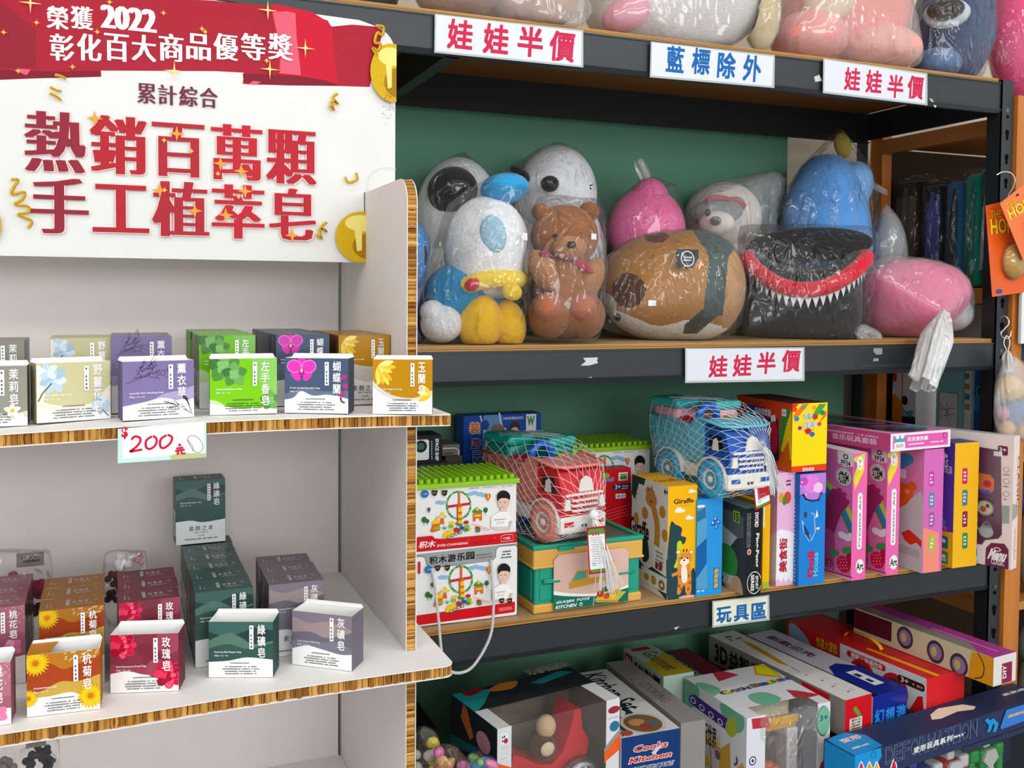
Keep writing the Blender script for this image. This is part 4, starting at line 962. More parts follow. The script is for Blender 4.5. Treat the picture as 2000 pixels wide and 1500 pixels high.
# ------------------------------------------------------------------ top shelf, only the lower parts are in the picture
S0 = SZ[0]; TG = 'bagged plush toys on the top shelf'
def top_toy(label, items, tips, mat, seed, cx, Y=1.62):
    r = thing('plush_toy', label, 'plush toy', (at(cx, 60, Y=Y).x, Y, S0), 0, TG)
    for nm, cx_, zc, rx, rz, Y_, d, m, rot in items:
        def fn(mb, cx_=cx_, zc=zc, rx=rx, rz=rz, Y_=Y_, d=d, m=m, rot=rot):
            mb.ell(V(at(cx_, 60, Y=Y_).x, Y_, S0+zc), (rx, d, rz), m, view_rot(cx_, rot))
        part(nm, r, fn)
    return bag(r, mat, tips, seed=seed, wr=.006, flat=S0)
top_toy('bagged dark plush at the left end of the top shelf above the header sign', [('body', 725, .13, .06, .128, 1.62, .08, plush('#39423c'), 0)], [], BAG, 21, 745)
top_toy('bagged brown and peach plush above the leftmost red sign', [('body', 930, .13, .12, .128, 1.60, .10, plush('#a06a48'), 0), ('foot', 895, .06, .075, .058, 1.53, .06, plush('#a8714c'), 10), ('foot', 1030, .065, .09, .062, 1.54, .07, plush('#c59a84'), -8), ('arm', 985, .11, .05, .06, 1.50, .03, plush('#d6a48a'), 30)], [(830, 12, 1.53), (1120, 60, 1.462), (1168, 30, 1.50)], BAGD, 22, 960)
top_toy('large bagged white plush with a pink patch above the blue lettered sign', [('body', 1330, .125, .19, .122, 1.60, .12, plush('#e2dbd8'), 8), ('patch', 1222, .045, .045, .03, 1.52, .03, plush('#e88aa0'), 20)], [(1180, 60, 1.55), (1420, 92, 1.47), (1488, 30, 1.52)], BAGM, 23, 1330)
top_toy('small bagged yellow plush tucked beside the large white one on the top shelf', [('body', 1486, .075, .034, .073, 1.49, .026, plush('#c9ae6d'), 0)], [], BAGM, 24, 1468)
top_toy('bagged salmon pink plush above the right red sign', [('body', 1650, .15, .13, .145, 1.62, .1, plush('#f08d86'), 0), ('foot', 1580, .055, .075, .053, 1.55, .07, plush('#f2948c'), 0), ('foot', 1715, .05, .085, .048, 1.55, .07, plush('#f3a598'), 0), ('face', 1620, .13, .05, .05, 1.51, .03, plush('#e8cdb0'), 0)], [(1505, 60, 1.56), (1800, 125, 1.50), (1780, 60, 1.54)], BAGM, 25, 1650)
top_toy('bagged navy blue plush with white trim near the right post', [('body', 1862, .14, .085, .135, 1.60, .08, plush('#33486e'), 0), ('window', 1848, .135, .045, .03, 1.525, .02, plush('#cfd6dc'), 0), ('dark_panel', 1846, .138, .036, .022, 1.510, .016, plush('#2a2622'), 0), ('foot', 1830, .035, .05, .033, 1.545, .05, plush('#5b76a0'), 0)], [(1790, 60, 1.55), (1935, 70, 1.56), (1920, 150, 1.53)], BAG, 26, 1862)
top_toy('bagged hot pink plush at the right end of the top shelf', [('body', 1985, .16, .06, .155, 1.64, .08, plush('#ee4a86'), 0)], [(1940, 120, 1.58)], BAG, 27, 1985, 1.64)

# soft toys give way to the one in front of them
def settle():
    toys = [o for o in COL.objects if o.name.startswith('plush_toy') and o.parent is None]
    toys.sort(key=lambda o: o.location.y); done = []
    for t in toys:
        kids = [c for c in t.children]
        for c in kids:
            for v in c.data.vertices:
                p = v.co+t.location
                for tree, lo, hi in done:
                    if not all(lo[i] < p[i] < hi[i] for i in range(3)): continue
                    q, n, _, d = tree.find_nearest(p)
                    if q is not None and (p-q).dot(n) < .003: p = q+n*.004
                v.co = p-t.location
            c.data.update()
        bgs = [c for c in kids if c.name.startswith('plastic_bag')]
        if bgs:
            b = bgs[0]; vs = [v.co+t.location for v in b.data.vertices]
            done.append((BVHTree.FromPolygons(vs, [tuple(f.vertices) for f in b.data.polygons]), [min(v[i] for v in vs)-.002 for i in range(3)], [max(v[i] for v in vs)+.002 for i in range(3)]))
settle()
# ================================================================== TOY BOXES ON THE LOWER SHELF
S2 = SZ[2]+.0005
WB = M('#e9e9ea', .35, 'gloss'); RED = M('#cf1420', .4); BK = M('#15171a', .5); GRYB = M('#9a9c9e', .4, 'gloss'); LIME = plas('#8fc40c', .35); TEAL = plas('#0f9a80', .35); WOODY = plas('#dba84c', .4)
YEL = M('#f2b40c', .4); SKN = M('#e3bfae', .6); NVY = M('#24325c', .4)
CLEAR = film('clear_window', .06, .045, 8, .10)
CRINK = film('window_film', .06, .06, 22, .45, milk=.04)
TG2 = 'toy boxes on the lower shelf'
def fin(b, name, label, cat='toy box', group=TG2): return b.mb.build(name, label=label, cat=cat, group=group)
def top_h(tl, y, z): return at(*tl, Y=y).z-z
# ---------------------------------------------------------------- building block tubs
def park(f, z):
    """printed fairground of toy bricks; z maps the print's own coordinates to the face"""
    P = lambda *pts: [z(*p) for p in pts]
    G1, G2, Y1, O1, R1 = M('#3f8a4e', .5), M('#7cb83a', .5), M('#efc416', .5), M('#d9641e', .5), M('#c81f36', .5); SKY = M('#8fb8dc', .5); TR = M('#2d6e2c', .5)
    e = lambda x, y, rx, ry, m, rot=0: f.ell(*z(x, y), rx*.1075, ry*.1075, m, rot, 16)
    for x, y in ((960, 420), (1040, 400), (1130, 420), (1190, 435), (390, 570), (450, 575)): e(x, y, 70, 38, SKY)
    n = 26
    for k in range(n):
        a = 2*math.pi*k/n; x, y = 750+215*math.cos(a), 620-245*math.sin(a); e(x, y, 30, 20, G1 if k % 3 else G2, math.degrees(a)+90)
    f.line(P((555, 645), (950, 590)), .0042, R1); f.line(P((755, 390), (755, 600)), .0038, O1)
    f.poly(P((715, 640), (760, 580), (800, 610), (800, 950), (720, 960)), M('#a8581c', .5)); f.poly(P((740, 660), (808, 650), (808, 950), (740, 965)), Y1)
    for y in (630, 760, 870): f.poly(P((742, y-22), (808, y-26), (808, y+20), (742, y+24)), O1)
    f.poly(P((680, 930), (830, 960), (800, 1010), (700, 980)), G1)
    # pavilion
    f.poly(P((990, 730), (1080, 650), (1180, 725), (1165, 755), (1010, 760)), G1, 0); e(1088, 690, 30, 30, Y1); f.poly(P((1010, 770), (1170, 755), (1170, 890), (1130, 900), (1120, 850), (1060, 855), (1050, 910), (1010, 915)), O1); f.poly(P((1030, 790), (1150, 780), (1150, 820), (1030, 830)), Y1)
    # houses, trees, cars
    f.poly(P((260, 930), (340, 850), (410, 920), (400, 960), (270, 970)), Y1); f.poly(P((275, 960), (400, 950), (410, 1070), (280, 1110), (230, 1100)), O1); f.poly(P((300, 1010), (410, 1000), (410, 1050), (300, 1060)), G2); f.poly(P((320, 860), (340, 842), (362, 860)), R1)
    for x, y in ((390, 830), (450, 770), (500, 820)): e(x, y, 34, 26, Y1)
    f.poly(P((425, 850), (470, 850), (490, 960), (400, 960)), O1)
    for x, y, s_ in ((120, 900, 1), (180, 920, .7), (1235, 720, .85)): e(x, y-20*s_, 46*s_, 56*s_, TR); f.line(P((x, y+20), (x, y+90*s_)), .0006, BK)
    for a in (-40, -15, 10, 35): f.line(P((490, 1055), (490+a*1.4, 985+abs(a)*.8)), .0008, TR)
    f.poly(P((455, 1220), (470, 1130), (540, 1070), (640, 1060), (650, 1150), (600, 1200)), Y1); f.poly(P((650, 1040), (710, 1010), (770, 1060), (760, 1130), (680, 1140)), R1)
    for x, y in ((560, 1195), (630, 1165), (700, 1130), (775, 1110)): e(x, y, 32, 32, G1); e(x, y, 14, 14, WB)
    for x, y, m in ((620, 940, Y1), (610, 1000, G2), (900, 1000, G2), (930, 1050, Y1), (880, 1060, G1), (1090, 1030, R1), (1095, 1075, G1), (800, 1030, M('#2c4fa0', .5)), (880, 925, R1)): e(x, y, 46, 34, m)
    # balloons
    e(1278, 450, 46, 52, O1); f.poly(P((1245, 480), (1310, 480), (1275, 545)), O1); e(1278, 450, 14, 50, Y1); e(203, 690, 30, 36, M('#55595c', .5)); f.poly(P((182, 710), (224, 710), (203, 760)), M('#55595c', .5))
    # boy
    e(1560, 560, 108, 130, SKN); f.poly(P((1450, 540), (1440, 430), (1500, 360), (1590, 350), (1670, 420), (1668, 520), (1620, 490), (1500, 490)), M('#1d1a1a', .5), 3)
    f.poly(P((1500, 670), (1600, 670), (1610, 740), (1490, 740)), SKN); f.poly(P((1330, 820), (1480, 730), (1610, 730), (1730, 860), (1720, 900), (1650, 900), (1640, 1000), (1330, 1010)), M('#f2f1ef', .5))
    for x in (1495, 1580): e(x, 560, 20, 6, BK)
    f.line(P((1500, 645), (1555, 648)), .0006, M('#a8605a', .5)); f.line(P((1540, 580), (1530, 615)), .0004, M('#c09080', .5))
    f.poly(P((1690, 890), (1650, 1040), (1480, 1050), (1330, 1000), (1340, 1030), (1450, 1070), (1660, 1065), (1720, 900)), SKN); f.poly(P((930, 930), (1100, 970), (1310, 1040), (1300, 1075), (1200, 1050), (1000, 960)), SKN)
    f.ticks(*z(1380, 890), *z(1600, 850), BK); f.line(P((1430, 960), (1460, 900), (1480, 960), (1500, 900), (1530, 950), (1560, 900)), .0006, BK)
    e(130, 410, 70, 70, M('#1f6fb4', .5)); f.text('小颗', *z(95, 425), *z(165, 395), WB, 0)
    for x in (305, 485): f.poly(P((x-55, 345), (x+55, 340), (x+40, 420), (x, 450), (x-40, 425)), M('#2c2a20', .5)); f.ticks(*z(x-35, 400), *z(x+35, 370), YEL)
def stud_lid(x0, x1, y0, y1, z):
    mb = MB(); mb.box((x0, y0, z), (x1, y1, z+.0085), LIME, .0012)
    p = .0125; nx = int((x1-x0)/p); ny = int((y1-y0)/p); ox = (x1-x0-nx*p)/2; oy = (y1-y0-ny*p)/2
    for i in range(nx):
        for j in range(ny):
            cx, cy = x0+ox+p*(i+.5), y0+oy+p*(j+.5); r = .0046; h = .0072; n = 12; zz = z+.0085; k = len(mb.v)
            vs = [(cx+r*math.cos(2*math.pi*q/n), cy+r*math.sin(2*math.pi*q/n), zz) for q in range(n)]; vs += [(x, y, zz+h) for x, y, _ in vs]
            mb.add(vs, [(q, (q+1) % n, n+(q+1) % n, n+q) for q in range(n)]+[tuple(range(n, 2*n))], LIME)
    return mb
YL = 1.497; xr = at(1014.5, 1206, Z=S2).x
def tub_low():
    b = wbox(xr-.205, xr, YL, YL+.135, S2+.001, at(1015, 1059, Y=YL).z, WB, {'left': GRYB, 'right': GRYB}); f = b.F['front']; h = b.h
    z2 = lambda x, y: (815+x*215/1792, 1050+y*180/1500)
    P = lambda *p: [z2(*q) for q in p]
    f.poly(P((-300, 330), (20, 270), (1660, 85), (1660, 1360), (-300, 1640)), GRYB)
    f.poly(P((-300, 360), (60, 310), (120, 330), (140, 420), (190, 500), (1230, 365), (1280, 300), (1290, 190), (1340, 150), (1600, 130), (1625, 170), (1625, 1230), (1580, 1270), (-300, 1520)), WB, 0)
    f.poly(P((-300, 1310), (0, 1265), (1190, 1100), (1590, 1040), (1590, 1190), (1570, 1215), (0, 1430), (-300, 1480)), RED)
    for pts in (((-300, 350), (70, 300), (130, 330), (145, 430), (195, 500), (1220, 375), (1270, 330), (1285, 190), (1340, 140), (1600, 118), (1635, 160), (1635, 1240), (1590, 1280), (0, 1450)),): f.line(P(*pts), .0009, M('#4a4d50', .5))
    f.px = True
    for i, c in enumerate('积木游乐园'): f.text(c, *z2(195+i*150, 440-i*20), *z2(330+i*150, 300-i*19), BK, .035)
    f.text('BUILDING BLOCK', *z2(955, 300), *z2(1200, 250), BK, 0, slant=.2); f.text('AMUSEMENT PARK', *z2(955, 345), *z2(1235, 298), BK, 0, slant=.2)
    f.ticks(*z2(1350, 350), *z2(1540, 190), BK, 3, .5); park(f, lambda x, y: z2(60+x*.86+(x-750)*.0, y*.88+130+(750-x)*.03)); f.rect(*z2(0, 580), *z2(40, 380), RED)
    f.ticks(*z2(1290, 1190), *z2(1560, 1100), WB, 4, .3)
    for x in (1360, 1490): f.poly(P((x-40, 980), (x+40, 970), (x+36, 1040), (x, 1060), (x-36, 1045)), M('#2c2a20', .5)); f.ticks(*z2(x-30, 1030), *z2(x+30, 995), YEL)
    t = thing('building_block_box', 'lower white and red building block carry box with twisted rope handle', 'toy box', ((xr-.1), YL+.06, S2), 0, TG2)
    b.mb.build('carton', t); R_ = M('#c9c9c8', .5)
    # rope loop: two anchors on the front, sagging over the shelf edge in front of the beam
    A = [at(x, y, Y=Y_) for x, y, Y_ in ((843, 1110, YL-.004), (850, 1150, YL-.012), (856, 1205, YL-.031), (861, 1262, 1.452), (866, 1292, 1.445), (880, 1311, 1.442), (900, 1314, 1.442), (922, 1303, 1.444), (945, 1270, 1.449), (960, 1232, 1.454), (964, 1180, YL-.031), (962, 1140, YL-.012), (959, 1094, YL-.004))]
    C_ = [V(p) for p in smooth([tuple(p) for p in A], 14)]; mb = MB(); tot = 0
    for s_ in range(3):
        pts = []; tot = 0; q = None
        for i, p in enumerate(C_):
            if i: tot += (p-C_[i-1]).length
            tng = (C_[min(i+1, len(C_)-1)]-C_[max(i-1, 0)]).normalized(); q = tng.orthogonal() if q is None else q-tng*q.dot(tng); q.normalize(); w = tng.cross(q); a = tot*520+2.094*s_
            pts.append(p+(q*math.cos(a)+w*math.sin(a))*.0013)
        mb.tube(pts, .0015, R_, 6)
    mb.build('rope_handle', t, 'grey twisted rope handle'); return b
lo_ = tub_low(); zt = S2+.001+lo_.h+.0006
def tub_print(f, z1):
    P = lambda *p: [z1(*q) for q in p]
    park(f, z1)
    f.poly(P((-400, 1250), (20, 1190), (260, 1165), (310, 1215), (460, 1225), (1790, 1095), (1800, 1290), (20, 1490), (-400, 1540)), RED)
    f.text('积木', *z1(20, 1400), *z1(320, 1245), WB, .03, slant=.1); f.text('EVER-CHANGING', *z1(350, 1370), *z1(905, 1275), WB, .015); f.rect(*z1(915, 1245), *z1(1395, 1200), WB, .0015); f.ticks(*z1(925, 1310), *z1(1400, 1250), M('#7a1018', .5), 1, .8)
    f.line(P((1505, 1180), (1560, 1150), (1720, 1140), (1725, 1250), (1505, 1275)), .0006, WB, closed=True); f.text('72粒', *z1(1545, 1240), *z1(1680, 1180), WB, .01); f.ticks(*z1(930, 320), *z1(1120, 285), BK, 1, .6); f.ticks(*z1(1190, 300), *z1(1440, 265), BK, 1, .6); f.ticks(*z1(1500, 280), *z1(1740, 245), BK, 1, .6)
z1 = lambda x, y: (815+x*215/2000, 920+y*160/1488)
hx = at(1008, 1000, Y=YL+.004).x; hz = at(1008, 943, Y=YL+.004).z
def tub(x1, y0, z0, h, label, src=None):
    b = wbox(x1-.200, x1, y0, y0+.125, z0, z0+h, WB); f = b.F['front']
    if src is not None: f.P = src
    b.F['right'].rect = b.F['right'].rect
    tub_print(f, z1)
    t = thing('building_block_box', label, 'toy box', (x1-.1, y0+.06, z0), 0, TG2); b.mb.build('carton', t)
    stud_lid(x1-.206, x1+.005, y0-.005, y0+.130, z0+h).build('studded_lid', t, 'lime green studded baseplate lid'); return f.P
PF = tub(hx, YL+.004, zt, hz-zt, 'upper white building block box with lime green studded lid, beside the cardboard panel')
bx = at(1268, 960, Y=1.70).x; bz = at(1265, 876, Y=1.70).z
tub(bx, 1.70, bz-.118, .118, 'second building block box with lime studded lid, at the back between the two toy trucks', PF)
wbox(bx-.2, bx, 1.70, 1.83, S2, bz-.1186, M('#b8b4ac', .5)).mb.build('toy_box', label='plain grey toy carton under the rear building block box', cat='toy box', group=TG2)
# ---------------------------------------------------------------- kitchen crate
ka, kb, kc = at(1042, 1201, Z=S2), at(1251, 1171, Z=S2), at(1017, 1177, Z=S2)
kb = V(kb.x, ka.y+.004, kb.z); t = thing('toy_kitchen_crate', 'teal and yellow folding toy kitchen crate carrying the red truck', 'toy box', ((ka.x+kb.x)/2, ka.y+.08, S2), 0, TG2)
KW, KD, KH = (kb-ka).length, .16, at(1040, 1067, Y=ka.y).z-S2; rz_ = math.atan2(kb.y-ka.y, kb.x-ka.x)
TK = Matrix.Translation(ka) @ Matrix.Rotation(rz_, 4, 'Z')
mb = MB(TK); mb.box((.003, .003, .014), (KW-.003, KD-.003, KH*.68), TEAL, .004)
for x0 in (.012, KW-.062):
    for z0, z1_ in ((.022, .05), (.056, .078)): mb.box((x0, .0012, z0), (x0+.05, .0045, z1_), TEAL, .0012)
for y0 in (.015, .085): mb.box((.001, y0, .022), (.0045, y0+.055, .074), TEAL, .0012)
mb.build('crate_body', t)
mb = MB(TK); mb.box((0, 0, 0), (KW, KD, .016), WOODY, .003); mb.build('base_rim', t)
mb = MB(TK); mb.box((-.001, -.001, KH*.68), (KW+.001, KD+.001, KH-.008), WOODY, .003); mb.box((-.003, -.003, KH*.66), (KW+.003, KD+.003, KH*.70), WOODY, .002); mb.build('upper_band', t)
mb = MB(TK); tt = KH-.008
for a, b in (((-.002, -.002, tt), (KW+.002, .010, KH)), ((-.002, KD-.010, tt), (KW+.002, KD+.002, KH)), ((-.002, .010, tt), (.010, KD-.010, KH)), ((KW-.010, .010, tt), (KW+.002, KD-.010, KH))): mb.box(a, b, TEAL, .0015)
mb.box((.010, .010, tt), (KW-.010, KD-.010, tt+.003), M('#6b6a5c', .5)); mb.box((.045, -.006, tt-.004), (.075, 0, tt+.004), TEAL, .001); mb.build('lid', t)
for x0 in (.018, KW-.05): mb = MB(TK); mb.box((x0, -.0035, .052), (x0+.028, .002, .060), TEAL, .0015); mb.tube([(x0-.002, -.004, .055), (x0+.030, -.004, .055)], .0022, TEAL, 8); mb.build('latch', t)
mb = MB(TK); cardf = [(.036, .004), (.185, .004), (.185, .092), (.176, .101), (.046, .101), (.036, .092)]
mb.prism(cardf, 'Y', -.0045, -.0038, M('#d9b3a6', .45))
f = Face(mb, (.036, -.0045, .004), (.149, 0, 0), (0, 0, .097)); W_ = M('#efece8', .45); TL_ = M('#0c6f5e', .45)
f.raw([(0, .36)]+smooth([(0, .36), (.15, .30), (.4, .24), (.7, .22), (1, .30)], 5)+[(1, 0), (0, 0)], W_); f.raw(smooth([(0, .29), (.15, .24), (.4, .19), (.6, .17), (.8, .2), (1, .25)], 5)+[(1, 0), (0, 0)], TL_)
f.text('GUOJIA TOYS', .03, .105, .47, .165, W_, .03, slant=.06); f.text('KITCHEN', .03, .025, .30, .085, W_, .03, slant=.06); f.ell(.36, .055, .022, .022, W_); f.ell(.36, .05, .014, .012, TL_)
f.poly([(.22, .48), (.46, .5), (.45, .67), (.30, .67)], M('#c9942f')); f.poly([(.24, .50), (.43, .52), (.42, .65), (.31, .65)], M('#4f9a8c')); f.poly([(.2, .36), (.72, .44), (.72, .54), (.2, .48)], M('#c9942f')); f.poly([(.74, .48), (.80, .5), (.80, .8), (.74, .78)], M('#c9942f'))
f.poly([(.54, .1), (.86, .04), (.97, .18), (.66, .26)], M('#d3b04a')); f.poly([(.54, .1), (.86, .04), (.86, .0), (.56, .05)], M('#b8923a'))
for x, y, r_, c in ((.62, .2, .05, '#b8321e'), (.72, .22, .05, '#2f6a35'), (.8, .2, .05, '#d98a2b'), (.88, .16, .04, '#9fc23a'), (.7, .14, .04, '#c9452b'), (.78, .12, .04, '#e3c02e'), (.68, .27, .04, '#245a30'), (.86, .23, .03, '#c9a06a')): f.ell(x, y, r_, r_*.8, M(c), n=14)
f.line([(.66, .2), (.95, .3)], .003, M('#d9b98a')); f.line([(.52, .0), (.54, .22)], .0008, W_)
mb.build('label_card', t)
# ---------------------------------------------------------------- toy dump trucks in nets
TYRE_N = 24
def truck(label, px, z, th, c_cab, c_bed, c_tyre, c_lid, c_lid2, knot_px, tail, tagq):
    base = at(*px, Z=z); root = thing('toy_dump_truck', label, 'toy truck', (0, 0, 0), 0, 'toy dump trucks in net bags')
    # wheel touching point is the left front wheel: local (-.040,-.058)
    Rm = Matrix.Rotation(th, 4, 'Z'); SC = 1.12; o = base-(Rm @ V(-.041*SC, -.058*SC, 0)); T = Matrix.Translation(V(o.x, o.y, z)) @ Rm @ Matrix.Scale(SC, 4); root.location = (o.x, o.y, z)
    cab, bed, tyre = plas(c_cab), plas(c_bed), plas(c_tyre, .4); wh = plas('#e4e0d8'); dk = plas('#1a1216', .15)
    mb = MB(T); mb.box((-.036, -.088, .026), (.036, .098, .050), wh, .003); mb.box((-.046, -.101, .018), (.046, -.078, .046), wh, .005)
    for y in (-.058, .056):
        for sx in (-1, 1):
            ring = [(y+.038*math.cos(a), .031+.038*math.sin(a)) for a in [math.pi*i/14 for i in range(15)]]; inn = [(y+.0345*math.cos(a), .031+.0345*math.sin(a)) for a in [math.pi*i/14 for i in range(14, -1, -1)]]
            mb.prism(ring+inn, 'X', sx*.022, sx*.047, wh)
    mb.box((-.044, -.018, .028), (-.036, .012, .048), wh, .002); mb.box((.036, -.018, .028), (.044, .012, .048), wh, .002); mb.build('chassis', root)
    mb = MB(T); prof = [(-.098, .044), (-.100, .080), (-.088, .112), (-.080, .118), (-.040, .118), (-.038, .044)]; mb.prism(prof, 'X', -.043, .043, cab)
    mb.add([(-.036, -.0992, .082), (.036, -.0992, .082), (.036, -.0890, .109), (-.036, -.0890, .109)], [(0, 1, 2, 3)], dk)
    for s_ in (-1, 1):
        q = [(s_*.0434, -.086, .080), (s_*.0434, -.050, .080), (s_*.0434, -.050, .104), (s_*.0434, -.080, .104)]; mb.add(q, [(0, 1, 2, 3) if s_ > 0 else (3, 2, 1, 0)], dk)
    mb.build('cab', root)
    for s_ in (-1, 1): mb = MB(T); mb.prism([(-.074, .080), (-.058, .080), (-.060, .097), (-.068, .101), (-.072, .096)], 'X', s_*.0436, s_*.0440, wh); mb.build('seat', root)
    mb = MB(T); mb.prism([(-.010, .082), (.020, .082), (.016, .100), (.004, .106), (-.006, .100)], 'Y', -.0998, -.0975, wh); mb.build('seat', root)
    mb = MB(T)
    for zz, w in ((.079, .037), (.070, .026), (.062, .026), (.054, .024)): mb.box((-w, -.104, zz-.0022), (w, -.099, zz+.0014), wh, .0008)
    mb.build('grille', root)
    for s_ in (-1, 1): mb = MB(T); mb.prism([(s_*.034-.006, .056), (s_*.034+.006, .056), (s_*.034+.004, .073), (s_*.034-.004, .073)], 'Y', -.1035, -.099, wh); mb.build('headlight', root); mb = MB(T); mb.box((s_*.030-.009, -.1016, .030), (s_*.030+.009, -.1005, .037), cab); mb.build('bumper_lamp', root)
    mb = MB(T); f = Face(mb, (-.01, -.1012, .026), (.02, 0, 0), (0, 0, .006)); f.rect(.2, .1, .45, .9, BK); f.rect(.55, .1, .8, .9, BK); mb.build('number_plate', root)
    # tipper bed: flared open box with rim and a visor over the cab
    mb = MB(T); sec = lambda y, zt, wt: [(-.036, y, .054), (-wt, y, zt), (wt, y, zt), (.036, y, .054)]
    ys = [(-.036, .128, .050), (-.026, .128, .0505), (-.014, .114, .050), (.04, .119, .051), (.100, .124, .052)]
    L_, R_, LI, RI = [], [], [], []
    for y, zt, w in ys: L_.append(((-.038, y, .052), (-w, y, zt))); R_.append(((.038, y, .052), (w, y, zt)))
    vs = []; fs = []
    for i, (y, zt, w) in enumerate(ys): vs += [(-.038, y, .052), (-w, y, zt), (-w+.003, y, zt), (-.034, y, .056), (.034, y, .056), (w-.003, y, zt), (w, y, zt), (.038, y, .052)]
    for i in range(len(ys)-1):
        for k in range(8): fs.append((i*8+k, i*8+(k+1) % 8, (i+1)*8+(k+1) % 8, (i+1)*8+k))
    mb.add(vs, fs, bed)
    mb.prism([(-.038, .052), (-.050, .126), (.050, .126), (.038, .052)], 'Y', -.037, -.034, bed); mb.prism([(-.038, .052), (-.052, .122), (.052, .122), (.038, .052)], 'Y', .098, .104, bed)
    for y in (-.002, .020, .042, .064, .086):
        for s_ in (-1, 1): mb.prism([(s_*.0385, .056), (s_*.0505, .112), (s_*.0525, .112), (s_*.0405, .056)], 'Y', y-.0015, y+.0015, bed)
    mb.tube([(-.052, .104, .123), (-.052, .04, .120), (-.0515, -.013, .115), (-.0515, -.027, .129), (-.051, -.040, .129), (-.049, -.088, .122), (-.030, -.099, .121), (.030, -.099, .121), (.049, -.088, .122), (.051, -.040, .129), (.0515, -.027, .129), (.0515, -.013, .115), (.052, .04, .120), (.052, .104, .123)], .0026, bed, 8, closed=True)
    mb.add([(-.049, -.088, .1215), (-.030, -.099, .1205), (.030, -.099, .1205), (.049, -.088, .1215), (.050, -.036, .127), (-.050, -.036, .127)], [(0, 1, 2, 3, 4, 5)], bed); mb.build('tipper_bed', root)
    for sx in (-1, 1):
        for y in (-.058, .056):
            mb = MB(T); c = V(sx*.040, y, .0318); pr = [(.012, -.010*sx), (.026, -.010*sx), (.0305, -.007*sx), (.0312, 0), (.0305, .007*sx), (.0275, .010*sx), (.0185, .010*sx), (.0165, .007*sx)]
            mb.lathe(pr, tyre, c, 'X', 36)
            for k in range(TYRE_N):
                a = 2*math.pi*k/TYRE_N; d1 = V(0, math.cos(a), math.sin(a)); d2 = V(0, -math.sin(a), math.cos(a)); p = c+d1*.0304
                mb.add([p+d2*e*.0024+V(q*.0085, 0, 0)+d1*h for h in (0, .0013) for q in (-1, 1) for e in (-1, 1)], [(4, 5, 7, 6), (0, 4, 6, 2), (1, 3, 7, 5), (0, 1, 5, 4), (2, 6, 7, 3)], tyre)
            w_ = mb.build('wheel', root); mb = MB(T); mb.lathe([(0, .0105*sx), (.004, .0105*sx), (.006, .007*sx), (.012, .0065*sx), (.015, .009*sx), (.0165, .009*sx), (.0172, .006*sx)], wh, c, 'X', 28); mb.build('hub', w_)
    # sand moulds and tools heaped in the bed
    ld, l2, bl, rd = plas(c_lid, .3), plas(c_lid2, .3), plas('#1c66c8', .25), plas('#b21a3a', .3)
    for x, y, w in ((-.022, .066, .026), (.024, .020, .026)):
        mb = MB(T); mb.box((x-w, y-.036, .100), (x+w, y+.036, .140), l2, .010); mb.build('sand_mould', root)
        mb = MB(T); mb.box((x-w-.003, y-.039, .138), (x+w+.003, y+.039, .154), ld, .006); mb.build('mould_lid', root)
    mb = MB(T); mb.tube([(-.036, -.012, .112), (-.034, -.012, .136), (-.022, -.014, .146), (-.010, -.014, .146), (.002, -.012, .136), (.003, -.012, .112)], .0065, bl, 10); mb.box((-.046, -.022, .108), (.006, .004, .119), bl, .004); mb.build('toy_bridge', root)
    mb = MB(T); mb.ell((-.030, .028, .116), (.018, .016, .010), rd); mb.build('toy_shovel', root); mb = MB(T); mb.ell((.022, -.022, .118), (.016, .010, .012), plas('#c08a2a')); mb.build('toy_figure', root)
    # net
    pts = []
    for c in root.children: pts += [v.co+root.location for v in c.data.vertices][::2]
    kn = at(*knot_px[:2], Y=knot_px[2]); bm = bmesh.new()
    for p in pts+[kn]: bm.verts.new(p)
    bmesh.ops.convex_hull(bm, input=bm.verts[:]); bmesh.ops.delete(bm, geom=[v for v in bm.verts if not v.link_faces], context='VERTS'); tree = BVHTree.FromBMesh(bm); bm.free()
    c0 = V(o.x, o.y, z+.074); ax = (kn-c0).normalized(); s_ = ax.cross(V(0, 0, 1)).normalized(); t_ = s_.cross(ax); NN, MM = 30, 20; net = MB(); NW = M('#e9ecec', .4); G = {}
    for i in range(MM+1):
        thv = math.pi*(i/MM)**.93
        for j in range(NN):
            ph = 2*math.pi*(j+.5*(i % 2))/NN; d = ax*math.cos(thv)+(s_*math.cos(ph)+t_*math.sin(ph))*math.sin(thv); h = tree.ray_cast(c0, d)[0]; p = (h if h else c0+d*.08)+d*.0016
            if p.z < z+.0014: p.z = z+.0014
            G[i, j] = p
    def strand(a, b, r=.00036):
        d = (b-a); 
        if d.length < 1e-5: return
        d.normalize(); q = d.orthogonal().normalized(); w = d.cross(q); vs = []
        for p in (a, b):
            for k in range(3): an = 2.0944*k; vs.append(p+(q*math.cos(an)+w*math.sin(an))*r)
        net.add(vs, [(0, 1, 4, 3), (1, 2, 5, 4), (2, 0, 3, 5)], NW)
    for i in range(MM):
        for j in range(NN):
            j2 = (j-1) % NN if i % 2 == 0 else (j+1) % NN
            strand(G[i, j], G[i+1, j]); strand(G[i, j], G[i+1, j2])
    net.build('net', root)
    tl = MB(); rg = random.Random(int(px[0])); e = at(*tail[:2], Y=tail[2]); fw_ = V(-.2, -1, 0)
